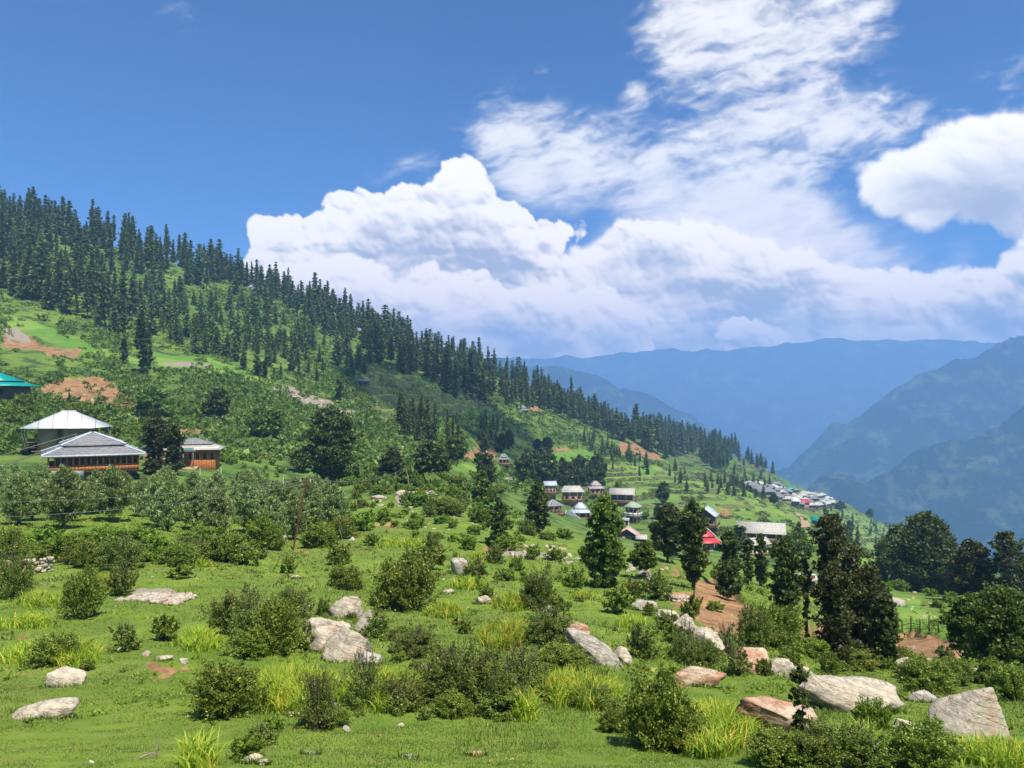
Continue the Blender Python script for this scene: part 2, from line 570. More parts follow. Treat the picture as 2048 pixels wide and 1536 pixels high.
def attr(nt, name):
    n = nt.nodes.new('ShaderNodeAttribute')
    n.attribute_name = name
    return V(nt, n.outputs['Fac'])


def ground_material():
    m, nt = newmat('ground')
    P = posnode(nt)
    x, y, z = sep(nt, P)
    soil_, scree_, field_, terr_, far_ = (attr(nt, k) for k in ('soil', 'scree', 'field', 'terrace', 'far'))
    n_l = noise(nt, P, 0.035, 4, 0.6)
    n_m = noise(nt, P, 0.35, 5, 0.62)
    n_s = noise(nt, P, 3.2, 5, 0.65)
    n_f = noise(nt, P, 34.0, 3, 0.7)
    meadow = mix(nt, ss(n_m, 0.36, 0.66), (0.112, 0.188, 0.022), (0.178, 0.262, 0.032))
    meadow = mix(nt, ss(n_s, 0.46, 0.74) * 0.75, meadow, (0.200, 0.220, 0.055))
    meadow = mix(nt, ss(n_f, 0.45, 0.8) * 0.45, meadow, (0.06, 0.11, 0.02))
    meadow = mix(nt, ss(noise(nt, P, 0.11, 5, 0.65), 0.50, 0.66) * 0.55, meadow, (0.165, 0.185, 0.055))
    bare = ss(n_s * 0.6 + n_m * 0.4, 0.59, 0.66)
    meadow = mix(nt, bare * 0.55 * (1.0 - far_), meadow, (0.20, 0.13, 0.065))
    hill = mix(nt, ss(n_l, 0.35, 0.65), (0.095, 0.170, 0.028), (0.150, 0.225, 0.038))
    hill = mix(nt, ss(noise(nt, P, 0.16, 6, 0.7), 0.46, 0.60), hill, (0.040, 0.085, 0.022))
    hill = mix(nt, ss(noise(nt, P, 0.6, 5, 0.7), 0.58, 0.72) * 0.6, hill, (0.15, 0.13, 0.085))
    col = mix(nt, far_, meadow, hill)
    fcol = mix(nt, ss(noise(nt, P, 0.05, 2, 0.5), 0.42, 0.58), (0.115, 0.245, 0.034), (0.205, 0.310, 0.052))
    fcol = mix(nt, ss(n_m, 0.5, 0.75) * 0.5, fcol, (0.07, 0.14, 0.03))
    fcol = mix(nt, terr_ * ss(noise(nt, comb(nt, x * 0.3, y * 0.3, z * 1.4), 0.28, 1, 0.5), 0.45, 0.52) * 0.6, fcol, (0.19, 0.25, 0.06))
    col = mix(nt, field_ * 0.85, col, fcol)
    # overgrown risers between terraces
    riser = ss(attr(nt, 'riser') + (n_m - 0.5) * 0.5, 0.35, 0.6)
    col = mix(nt, riser * 0.85, col, mix(nt, ss(n_m, 0.4, 0.6), (0.050, 0.085, 0.026), (0.15, 0.14, 0.065)))
    sc = mix(nt, ss(n_m * 0.5 + n_s * 0.5, 0.38, 0.62), (0.17, 0.095, 0.050), (0.40, 0.235, 0.115))
    sc = mix(nt, ss(n_f, 0.5, 0.8) * 0.5, sc, (0.16, 0.10, 0.06))
    col = mix(nt, ss(soil_ * 0.8 + (n_m - 0.5) * 1.3 + (n_s - 0.5) * 1.2 + (n_f - 0.5) * 0.4, 0.36, 0.62), col, sc)
    rub = mix(nt, ss(n_f, 0.35, 0.65), (0.14, 0.10, 0.075), (0.42, 0.37, 0.31))
    col = mix(nt, ss(scree_ + (n_s - 0.5) * 0.9, 0.5, 0.7), col, rub)
    h = n_s * 0.5 + n_f * 0.25 + n_m
    finish(nt, col, 0.95, 0.15, h, 0.7, 0.12)
    return m


def mountain_material():
    m, nt = newmat('far_forest')
    P = posnode(nt)
    x, y, z = sep(nt, P)
    w = noise(nt, P, 0.006, 7, 0.68, 0.4)
    s = noise(nt, P, 0.03, 5, 0.7)
    t = noise(nt, comb(nt, x * 1.0, y, z * 0.35), 0.011, 5, 0.65)
    col = mix(nt, ss(w * 0.4 + t * 0.3 + s * 0.3, 0.49, 0.58), (0.016, 0.032, 0.020), (0.110, 0.145, 0.060))
    col = mix(nt, ss(s, 0.5, 0.66) * 0.55, col, (0.016, 0.028, 0.018))
    col = mix(nt, ss(t * 0.6 + s * 0.4, 0.60, 0.66) * 0.7, col, (0.15, 0.16, 0.10))
    finish(nt, col, 1.0, 0.0, s, 1.0, 14.0)
    return m


M_GROUND = ground_material()
M_FAR = mountain_material()


# ------------------------------------------------------------------ ground sheet
def build_ground():
    nu, nr = ZZ.shape
    idx = np.arange(nu * nr).reshape(nu, nr)
    q = np.stack([idx[:-1, :-1], idx[1:, :-1], idx[1:, 1:], idx[:-1, 1:]], -1).reshape(-1, 4)
    verts = np.stack([XX, YY, ZZ], -1).reshape(-1, 3)
    far = sstep(np.hypot(XX, YY), 75, 150).ravel()
    A = {'soil': soil.ravel(), 'scree': scree.ravel(), 'field': field.ravel(), 'terrace': terr_mask.ravel(), 'riser': terr_edge.ravel(), 'far': far}
    # ground behind the viewer, opening out as a fan
    back = []
    for (yb, sx, zb) in ((-4, 10, -1.7), (-70, 90, 4.0)):
        back.append(np.stack([(COLS - 1024) / FPX * sx, np.full(nu, yb), np.full(nu, zb)], -1))
    n0 = len(verts)
    verts = np.concatenate([verts] + back)
    r0, r1, r2 = idx[:, 0], n0 + np.arange(nu), n0 + nu + np.arange(nu)
    f1 = np.stack([r1[:-1], r1[1:], r0[1:], r0[:-1]], -1)
    f2 = np.stack([r2[:-1], r2[1:], r1[1:], r1[:-1]], -1)
    for k in A:
        A[k] = np.concatenate([A[k], np.zeros(2 * nu)])
    me = npmesh('ground', verts, np.concatenate([q, f1, f2]), M_GROUND, True, A)
    tag(obj('ground', me), kind='structure')


build_ground()


# ------------------------------------------------------------------ far mountains
def mountain(crest, Y, face, back, zfoot, seed, amp, label_cols=10.0):
    us = [c[0] for c in crest]
    U = np.arange(us[0], us[-1] + 1, 5.0)
    cv = np.interp(U, us, [c[1] for c in crest])
    cv = _smooth(cv[:, None], 13, 0)[:, 0]
    T = np.concatenate([np.linspace(0, 1, 110), 1 + np.linspace(0.03, 1, 14)])
    Ug, Tg = np.meshgrid(U, T, indexing='ij')
    zc = (HOR - cv) / FPX * Y
    Yg = np.where(Tg <= 1, Y - face * (1 - Tg), Y + back * (Tg - 1))
    zcg = np.repeat(zc[:, None], len(T), 1)
    prof = np.where(Tg <= 1, Tg ** 1.15, 1 - (Tg - 1) * 0.6)
    Zg = zfoot + (zcg - zfoot) * prof
    Xc = (Ug - 1024) / FPX * Yg
    # spurs and gullies running down the face
    spur = np.abs(fbm(Xc / 420 + Yg / 900, Yg / 1500, seed, 3))
    Zg = Zg + amp * (0.25 - spur) * np.clip(1.15 - np.abs(Tg - 0.62), 0, 1) * 1.3
    Zg = Zg + amp * 0.16 * fbm(Xc / 90, Yg / 90, seed + 3, 4) + amp * 0.10 * fbm(Xc / 14, Yg / 14, seed + 5, 2)
    nu, nr = Zg.shape
    idx = np.arange(nu * nr).reshape(nu, nr)
    q = np.stack([idx[:-1, :-1], idx[1:, :-1], idx[1:, 1:], idx[:-1, 1:]], -1).reshape(-1, 4)
    me = npmesh('mountain', np.stack([Xc, Yg, Zg], -1).reshape(-1, 3), q, M_FAR, True)
    o = tag(obj('mountain', me), kind='structure')
    return o


mountain([(1440, 1090), (1540, 1040), (1590, 1000), (1640, 972), (1700, 945), (1800, 915), (1900, 880), (1980, 855), (2048, 828), (2300, 760), (3200, 640)], 3100, 950, 600, -950, 3, 150)
mountain([(1300, 1060), (1430, 1000), (1520, 960), (1570, 935), (1650, 868), (1750, 800), (1850, 752), (1950, 715), (2048, 678), (2300, 620), (3000, 590)], 4500, 1200, 600, -1100, 13, 150)
mountain([(700, 700), (1000, 715), (1100, 735), (1170, 738), (1250, 768), (1350, 818), (1430, 862), (1500, 910), (1600, 985), (1700, 1060)], 5100, 1200, 600, -1150, 23, 120)
mountain([(-1300, 690), (0, 690), (700, 700), (1000, 718), (1200, 712), (1330, 698), (1400, 702), (1500, 692), (1600, 686), (1660, 676), (1720, 684), (1800, 678), (1900, 682), (2048, 686), (2400, 676), (3300, 670)], 9000, 2600, 500, -1300, 33, 80)


# ------------------------------------------------------------------ haze
def build_haze():
    x0, x1, y0, y1, z0, z1 = -13500, 13500, -72, 9600, -1420, 800
    vs = [(x, y, z) for x in (x0, x1) for y in (y0, y1) for z in (z0, z1)]
    fs = [(0, 1, 3, 2), (4, 6, 7, 5), (0, 4, 5, 1), (2, 3, 7, 6), (0, 2, 6, 4), (1, 5, 7, 3)]
    m, nt = newmat('haze')
    v = nt.nodes.new('ShaderNodeVolumePrincipled')
    v.inputs['Color'].default_value = (0.29, 0.55, 1.0, 1)
    v.inputs['Density'].default_value = HAZE_DENSITY
    v.inputs['Anisotropy'].default_value = 0.0
    o = nt.nodes.new('ShaderNodeOutputMaterial')
    nt.links.new(v.outputs[0], o.inputs['Volume'])
    me = npmesh('haze', vs, np.array(fs), m)
    tag(obj('haze', me), kind='stuff')


HAZE_DENSITY = 2.1e-4
build_haze()


# ------------------------------------------------------------------ clouds: a dome far outside the haze
def worley(x, y, seed=0):
    ix, iy = np.floor(x), np.floor(y)
    best = np.full(x.shape, 9.0)
    for dx in (-1, 0, 1):
        for dy in (-1, 0, 1):
            cx, cy = ix + dx, iy + dy
            px, py = cx + 0.15 + 0.7 * _hash(cx, cy, seed), cy + 0.15 + 0.7 * _hash(cx, cy, seed + 91)
            best = np.minimum(best, (x - px) ** 2 + (y - py) ** 2)
    return np.sqrt(best)


def blur(a, sx, sy=None):
    sy = sx if sy is None else sy
    px, py = int(sx * 3) + 1, int(sy * 3) + 1
    b = np.pad(a, ((py, py), (px, px)), mode='edge')
    fy, fx = np.fft.fftfreq(b.shape[0])[:, None], np.fft.rfftfreq(b.shape[1])[None]
    g = np.exp(-2 * np.pi ** 2 * ((fy * sy) ** 2 + (fx * sx) ** 2))
    r = np.fft.irfft2(np.fft.rfft2(b) * g, s=b.shape)
    return r[py:-py, px:-px]


def billow(u, v, s, seed, n=5, gain=0.56, stretch=1.0):
    wu = u + s * 0.5 * fbm(u / s / 1.3, v / s / 1.3, seed + 50, 3)
    wv = v + s * 0.5 * fbm(u / s / 1.3 + 9, v / s / 1.3 + 4, seed + 60, 3)
    t, a, tot = 0, 1.0, 0
    for i in range(n):
        k = s / 1.9 ** i
        t = t + a * (1 - np.minimum(1.1, worley(wu / k / stretch, wv / k, seed + i) * 1.15) ** 1.5)
        tot += a
        a *= gain
    return t / tot


def build_sky():
    st = 2.6
    us, vs = np.arange(-560, 2620, st), np.arange(-170, 850, st)
    U, V_ = np.meshgrid(us, vs)
    dens = np.zeros(U.shape)
    bri = np.zeros(U.shape)

    def cumulus(poly, seed, s=70, edge=9, amp=0.85, sharp=0.07, grey=(), base=0.60, top=0.42, topd=70, rel=1.0, fade=None, bright=()):
        nonlocal dens, bri
        m = in_poly(U, V_, poly).astype(float)
        b = billow(U, V_, s, seed)
        f = blur(m, edge * 1.5 / st)
        f2 = blur(m, edge * 3.2 / st)
        q = 0.6 * f + 0.4 * f2 + amp * (b - 0.56) * np.clip(1.3 - np.abs(f2 - 0.5) * 1.2, 0, 1)
        M = sstep(q, 0.5 - sharp, 0.5 + sharp)
        soft = blur(M, 1.2)
        # relief: puffs lit from above and a little from the right
        H = blur(b, 0.9) * 34 + blur(b, 5) * 76 + blur(M, 10) * 26 + 22 * fbm(U / 130, V_ / 90, seed + 5, 3)
        gy, gx = np.gradient(H)
        L = np.clip(gy * 0.36 + gx * -0.12, -1.1, 0.9)
        E = 1 - blur(np.roll(M, int(topd * 0.55 / st), axis=0), topd / st, topd * 0.6 / st)
        g = base + top * np.clip(E * 1.5, 0, 1) + 0.26 * rel * L * (0.45 + 0.55 * E)
        for (cu, cv, ru, rv, w) in grey:
            r = ((U - cu) / ru) ** 2 + ((V_ - cv) / rv) ** 2 + 1.2 * fbm(U / 90, V_ / 60, seed + 8, 4)
            g = g - w * np.exp(-np.clip(r, 0, 9) * 1.1)
        if fade is not None:
            M = M * fade(U, V_)
        bri = bri * (1 - M) + g * M
        dens = np.maximum(dens, M) if fade is None else dens + (1 - dens) * M
    # ---- ribbed high cloud sheet
    sheets = [([(1340, -60), (1305, 100), (1300, 130), (1375, 190), (1440, 175), (1500, 190), (1560, 175), (1660, 130), (1770, 90), (1800, 40), (1795, -60)], 1.0, 26),
              ([(930, 235), (1050, 215), (1200, 250), (1330, 268), (1440, 205), (1530, 175), (1600, 140), (1720, 165), (1800, 185), (1890, 215), (1840, 245), (1760, 300), (1700, 345),
                (1640, 380), (1680, 440), (1760, 480), (1880, 510), (1800, 560), (1300, 560), (1180, 470), (1220, 410), (1080, 405), (990, 360), (960, 300)], 1.0, 26),
              ([(1480, 340), (1640, 330), (1660, 420), (1740, 480), (1860, 505), (1840, 530), (1500, 600), (1350, 500), (1280, 420), (1350, 370)], 1.35, 40),
              ([(1880, 200), (1980, 180), (1990, 186), (1880, 222)], 0.7, 10),
              ([(1250, 180), (1300, 165), (1312, 200), (1275, 212)], 1.1, 12),
              ([(1880, 225), (2048, 200), (2300, 190), (2300, 380), (1900, 260)], 0.7, 22),
              ([(1940, 150), (2100, 90), (2180, 110), (2000, 160)], 0.65, 18),
              ([(700, 352), (790, 328), (900, 330), (880, 350), (760, 360)], 0.55, 12),
              ([(340, -20), (380, 0), (430, 90), (410, 92)], 0.22, 14),
              ([(1095, 118), (1115, 125), (1110, 145), (1090, 135)], 0.35, 8),
              ([(1870, 470), (1980, 490), (1960, 560), (1880, 540)], 0.3, 20)]
    cov = np.zeros(U.shape)
    WU = U + 60 * fbm(U / 150, V_ / 110, 301, 4)
    WV = V_ + 34 * fbm(U / 130, V_ / 100, 311, 4)
    for poly, w, e in sheets:
        cov = np.maximum(cov, w * blur(in_poly(WU, WV, poly).astype(float), e / st))
    # rows of small ripples, drawn out sideways, with the lanes between them
    a1 = R(-14)
    P, Q = U * math.cos(a1) + V_ * math.sin(a1), -U * math.sin(a1) + V_ * math.cos(a1)
    P = P + 30 * fbm(U / 90, V_ / 60, 320, 3)
    Q = Q + 16 * fbm(U / 70, V_ / 50, 321, 3)
    rip = fbm(P / 62, Q / 20, 330, 5, 0.58)
    rip2 = fbm(P / 24, Q / 11, 340, 4, 0.6)
    big = fbm(U / 210, V_ / 110, 350, 3)
    up = 1 - sstep(V_, 330, 470)
    t = cov * 1.35 - 0.40 + (rip * 0.80 + rip2 * 0.46 * up) * (0.50 + 0.4 * up) + big * 0.35
    veil = np.clip(sstep(t, -0.45, 1.35), 0, 1) * 0.80 * np.clip(cov * 6, 0, 1)
    vb = 0.72 + 0.16 * sstep(t, 0.1, 0.9) + 0.14 * rip
    dens, bri = veil, vb
    # ---- right-hand large soft cloud
    cumulus([(1690, 345), (1760, 310), (1830, 305), (1850, 262), (1920, 240), (2048, 228), (2200, 200), (2620, 150), (2620, 520), (2300, 520), (2048, 470), (1960, 440), (1900, 420),
             (1878, 462), (1820, 440), (1760, 430), (1720, 392)], 5, 90, 15, 0.6, 0.16, [(1900, 395, 150, 36, 0.17), (2060, 440, 120, 50, 0.2)], 0.70, 0.30, 80, 0.55)
    # ---- far bank on the right
    cumulus([(1120, 520), (1150, 495), (1200, 478), (1240, 450), (1275, 428), (1330, 440), (1420, 440), (1520, 480), (1640, 510), (1700, 530), (1790, 545), (1845, 545), (1880, 538), (1915, 552),
             (1990, 540), (2000, 505), (2048, 480), (2150, 470), (2300, 520), (2620, 500), (2620, 850), (900, 850), (900, 620)], 17, 74, 13, 0.75, 0.15,
            [(1260, 520, 100, 50, 0.22), (1420, 590, 140, 40, 0.20), (1560, 620, 160, 40, 0.26), (1640, 560, 70, 34, 0.14), (1950, 630, 80, 30, 0.20), (2040, 580, 60, 34, 0.25), (1400, 680, 240, 28, 0.16), (2150, 640, 160, 50, 0.2)], 0.85, 0.22, 60, 1.5)
    # ---- the big towering cloud
    cumulus([(486, 438), (500, 428), (550, 432), (610, 440), (652, 425), (636, 378), (668, 392), (700, 378), (740, 390), (785, 392), (792, 372), (820, 356), (835, 382), (872, 368), (885, 332), (915, 308),
             (955, 318), (975, 350), (985, 385), (1000, 405), (1045, 412), (1070, 440), (1110, 452), (1190, 446), (1196, 455), (1165, 478), (1120, 482), (1112, 520), (1130, 560), (1130, 640), (1000, 700), (420, 640), (470, 560), (505, 500)],
            29, 46, 8, 0.75, 0.075, [(880, 480, 120, 50, 0.24), (1010, 520, 90, 40, 0.20), (780, 500, 90, 36, 0.14), (960, 550, 120, 40, 0.18), (600, 520, 70, 30, 0.08)], 0.80, 0.24, 70, 1.4)
    # ---- nearer bank in front of it
    cumulus([(420, 640), (470, 560), (560, 530), (660, 520), (700, 500), (745, 520), (790, 565), (830, 575), (835, 540), (860, 524), (890, 545), (920, 552), (960, 540), (1010, 580), (1060, 585), (1120, 600), (1160, 612),
             (1164, 650), (1200, 690), (1190, 720), (1130, 738), (1000, 780), (420, 780)], 43, 56, 10, 0.7, 0.12, [(1040, 650, 70, 40, 0.14), (820, 640, 90, 40, 0.10), (1060, 700, 100, 24, 0.2)], 0.83, 0.22, 50, 1.25)
    # ---- low bright heaps over the mountains
    cumulus([(1150, 575), (1190, 570), (1235, 590), (1270, 605), (1292, 625), (1270, 640), (1300, 660), (1320, 700), (1290, 722), (1250, 700), (1225, 720), (1200, 705), (1160, 690), (1165, 630)], 53, 40, 9, 0.7, 0.10,
            [(1240, 690, 70, 30, 0.16)], 0.80, 0.24, 40, 0.9)
    cumulus([(1440, 650), (1470, 634), (1500, 640), (1545, 650), (1590, 680), (1570, 694), (1520, 700), (1460, 704), (1430, 690)], 61, 30, 7, 0.6, 0.12, [(1480, 692, 60, 18, 0.18)], 0.80, 0.28, 26, 0.9)
    cumulus([(1140, 722), (1170, 712), (1185, 700), (1188, 722), (1165, 736), (1140, 738)], 67, 24, 6, 0.5, 0.12, [], 0.80, 0.2, 24, 0.7)
    # dissolve towards the mountains
    dens = dens * (1 - sstep(V_, 800, 845))
    Rr = 22000.0
    d = np.stack([(U - 1024) / FPX, np.ones(U.shape), (HOR - V_) / FPX], -1)
    d = d / np.linalg.norm(d, axis=-1, keepdims=True) * Rr
    n, k = U.shape
    idx = np.arange(n * k).reshape(n, k)
    q = np.stack([idx[:-1, :-1], idx[:-1, 1:], idx[1:, 1:], idx[1:, :-1]], -1).reshape(-1, 4)
    dn = dens.ravel()
    keep = (dn[q] > 0.004).any(axis=1)
    q = q[keep]
    used = np.unique(q)
    remap = np.zeros(n * k, dtype=np.int64)
    remap[used] = np.arange(len(used))
    m, nt = newmat('cloud')
    den, br = attr(nt, 'cover'), attr(nt, 'baked_light')  # lit tops and grey undersides of the puffs, baked into the emission
    e = nt.nodes.new('ShaderNodeEmission')
    c = mix(nt, ss(br, 0.42, 1.04), CLOUD_LOW, CLOUD_HIGH)
    # low clouds are given a warmer emission, to offset the blue haze in front
    c2 = mix(nt, ss(br, 0.46, 1.0), (0.50, 0.45, 0.41), (1.52, 1.22, 0.90))
    c = mix(nt, attr(nt, 'lowness'), c, c2)
    link(nt, c, e.inputs['Color'])
    e.inputs['Strength'].default_value = CLOUD_STRENGTH
    tr = nt.nodes.new('ShaderNodeBsdfTransparent')
    mx = nt.nodes.new('ShaderNodeMixShader')
    nt.links.new(den.s, mx.inputs[0])
    nt.links.new(tr.outputs[0], mx.inputs[1])
    nt.links.new(e.outputs[0], mx.inputs[2])
    o = nt.nodes.new('ShaderNodeOutputMaterial')
    nt.links.new(mx.outputs[0], o.inputs[0])
    m.cycles.emission_sampling = 'NONE'
    me = npmesh('sky', d.reshape(-1, 3)[used], remap[q], m, True, {'cover': np.clip(dn[used], 0, 1), 'baked_light': np.clip(bri.ravel()[used], 0, 1.2), 'lowness': sstep(V_, 330, 700).ravel()[used]})
    tag(obj('sky', me), kind='structure')


CLOUD_LOW, CLOUD_HIGH, CLOUD_STRENGTH = (0.46, 0.47, 0.52), (1.12, 1.04, 0.93), 0.92
build_sky()


# ------------------------------------------------------------------ plant materials
def leaf_material(name, dark, light, tip=None, tipw=0.0, trans=0.3, nscale=1.2):
    m, nt = newmat(name)
    oi = nt.nodes.new('ShaderNodeObjectInfo')
    rnd = V(nt, oi.outputs['Random'])
    lf = attr(nt, 'leaf')
    P = posnode(nt)
    n1 = noise(nt, P, nscale, 3, 0.6)
    f = (lf * 0.55 + n1 * 0.75 - 0.12).clamp()
    c = mix(nt, f, dark, light)
    if tip:
        c = mix(nt, ss(lf + (n1 - 0.5) * 0.8, 1.0 - tipw, 1.08 - tipw), c, tip)
    hs = nt.nodes.new('ShaderNodeHueSaturation')
    link(nt, 0.485 + rnd * 0.03, hs.inputs['Hue'])
    link(nt, 0.82 + rnd * 0.40, hs.inputs['Value'])
    nt.links.new(c.s, hs.inputs['Color'])
    c = V(nt, hs.outputs[0])
    d = nt.nodes.new('ShaderNodeBsdfPrincipled')
    link(nt, c, d.inputs['Base Color'])
    d.inputs['Roughness'].default_value = 0.55
    d.inputs['Specular IOR Level'].default_value = 0.35
    t = nt.nodes.new('ShaderNodeBsdfTranslucent')
    link(nt, mix(nt, 0.6, c, (0.20, 0.30, 0.03)), t.inputs['Color'])
    mx = nt.nodes.new('ShaderNodeMixShader')
    mx.inputs[0].default_value = trans
    nt.links.new(d.outputs[0], mx.inputs[1])
    nt.links.new(t.outputs[0], mx.inputs[2])
    o = nt.nodes.new('ShaderNodeOutputMaterial')
    nt.links.new(mx.outputs[0], o.inputs[0])
    return m


def plain(name, c1, c2, scale=8.0, rough=0.85, bstr=0.5, bdist=0.02, detail=4, spec=0.2, stretch=None):
    m, nt = newmat(name)
    tc = nt.nodes.new('ShaderNodeTexCoord')
    p = V(nt, tc.outputs['Object'])
    if stretch:
        x, y, z = sep(nt, p)
        p = comb(nt, x * stretch[0], y * stretch[1], z * stretch[2])
    n = noise(nt, p, scale, detail, 0.65)
    finish(nt, mix(nt, ss(n, 0.33, 0.67), c1, c2), rough, spec, n, bstr, bdist)
    return m


M_BARK = plain('bark', (0.045, 0.034, 0.025), (0.13, 0.105, 0.08), 6.0, stretch=(1, 1, 0.25))
M_BARK_PALE = plain('pale_bark', (0.16, 0.13, 0.10), (0.34, 0.30, 0.25), 6.0, stretch=(1, 1, 0.25))
L = {
    'juniper': leaf_material('leaf_juniper', (0.078, 0.130, 0.016), (0.235, 0.305, 0.040), (0.36, 0.41, 0.07), 0.20, 0.28, 2.2),
    'scrub': leaf_material('leaf_scrub', (0.072, 0.118, 0.020), (0.205, 0.270, 0.050), (0.36, 0.33, 0.08), 0.16, 0.28, 2.0),
    'fresh': leaf_material('leaf_fresh', (0.100, 0.200, 0.020), (0.27, 0.38, 0.045), (0.42, 0.50, 0.08), 0.16, 0.38, 2.0),
    'oak': leaf_material('leaf_oak', (0.024, 0.044, 0.010), (0.095, 0.135, 0.028), (0.20, 0.24, 0.055), 0.14, 0.15, 0.8),
    'brownoak': leaf_material('leaf_brown_oak', (0.022, 0.032, 0.009), (0.088, 0.096, 0.026), (0.17, 0.145, 0.045), 0.15, 0.12, 0.8),
    'green': leaf_material('leaf_green', (0.045, 0.100, 0.012), (0.150, 0.240, 0.034), (0.27, 0.35, 0.07), 0.16, 0.30, 0.8),
    'grove': leaf_material('leaf_grove', (0.034, 0.072, 0.012), (0.120, 0.185, 0.032), (0.24, 0.30, 0.07), 0.15, 0.25, 0.8),
    'apple': leaf_material('leaf_apple', (0.115, 0.180, 0.050), (0.285, 0.365, 0.120), (0.42, 0.50, 0.22), 0.22, 0.30, 1.2),
    'conifer': leaf_material('needle_conifer', (0.038, 0.070, 0.016), (0.135, 0.190, 0.042), None, 0, 0.12, 0.22),
    'pine': leaf_material('needle_pine', (0.065, 0.120, 0.034), (0.175, 0.250, 0.066), None, 0, 0.2, 0.22),
    'hill': leaf_material('leaf_hill_scrub', (0.070, 0.130, 0.018), (0.170, 0.265, 0.042), (0.24, 0.33, 0.07), 0.16, 0.25, 0.05),
    'iris': leaf_material('leaf_iris', (0.17, 0.29, 0.022), (0.48, 0.58, 0.050), (0.70, 0.50, 0.08), 0.15, 0.40, 1.4),
    'grass': leaf_material('blade_grass', (0.092, 0.155, 0.024), (0.18, 0.25, 0.040), (0.36, 0.33, 0.11), 0.14, 0.30, 0.6),
}


# ------------------------------------------------------------------ plant shapes (numpy)
class Mesh:
    def __init__(s):
        s.v, s.q, s.a, s.n = [], [], [], 0
    def add(s, v, q, a=None):
        v = np.asarray(v, float)
        s.v.append(v)
        s.q.append(np.asarray(q) + s.n)
        s.a.append(np.zeros(len(v)) if a is None else a)
        s.n += len(v)
    def build(s, name, mat, parent=None, smooth=False):
        me = npmesh(name, np.concatenate(s.v), np.concatenate(s.q), mat, smooth, {'leaf': np.concatenate(s.a)})
        return obj(name, me, parent)
    def mesh(s, name, mat, smooth=False):
        return npmesh(name, np.concatenate(s.v), np.concatenate(s.q), mat, smooth, {'leaf': np.concatenate(s.a)})


def norm(a):
    return a / np.maximum(np.linalg.norm(a, axis=-1, keepdims=True), 1e-9)


def leaves(M, pos, out, size, rng, long=1.6, spread=0.9, droop=0.0, sizevar=0.5):
    """one small pointed leaf (a rhombus) at each position; out = direction it mostly grows in"""
    n = len(pos)
    if n == 0: return
    d = norm(out + rng.normal(0, spread, (n, 3)) + np.array([0, 0, -droop]))
    r = rng.normal(0, 1, (n, 3))
    w = norm(np.cross(d, r))
    sz = (size * (1 + sizevar * (rng.random(n) * 2 - 1)))[:, None]
    nrm = norm(np.cross(d, w)) * sz * 0.18
    a = pos - d * sz * long * 0.5
    b = pos + w * sz * 0.5 + nrm
    c = pos + d * sz * long * 0.5
    e = pos - w * sz * 0.5 + nrm
    v = np.stack([a, b, c, e], 1).reshape(-1, 3)
    q = np.arange(n * 4).reshape(-1, 4)
    M.add(v, q, np.repeat(rng.random(n), 4))


def tube(M, pts, rad, seg=6):
    pts = np.asarray(pts, float)
    n = len(pts)
    t = np.gradient(pts, axis=0)
    t = norm(t)
    ref = np.array([0.3, 0.9, 0.2])
    a = norm(np.cross(t, ref))
    b = np.cross(t, a)
    th = np.linspace(0, 2 * np.pi, seg, endpoint=False)
    ring = pts[:, None] + (a[:, None] * np.cos(th)[None, :, None] + b[:, None] * np.sin(th)[None, :, None]) * np.asarray(rad)[:, None, None]
    v = ring.reshape(-1, 3)
    i = np.arange(n - 1)[:, None] * seg
    j = np.arange(seg)[None]
    k = (j + 1) % seg
    q = np.stack([i + j, i + k, i + seg + k, i + seg + j], -1).reshape(-1, 4)
    M.add(v, q)


def clump(M, c, r, n, size, rng, outc=None, long=1.6, spread=0.8, droop=0.0, flat=1.0, up=0.3):
    """a tuft of leaves filling a small ragged ball"""
    d = norm(rng.normal(0, 1, (n, 3)))
    rr = r * rng.random(n) ** 0.45
    p = np.asarray(c) + d * rr[:, None] * np.array([1, 1, flat])
    o = d.copy()
    if outc is not None:
        o = norm(o * 0.5 + norm(np.asarray(c)[None] - np.asarray(outc)[None]) + np.array([0, 0, up]))
    leaves(M, p, o, size, rng, long, spread, droop)


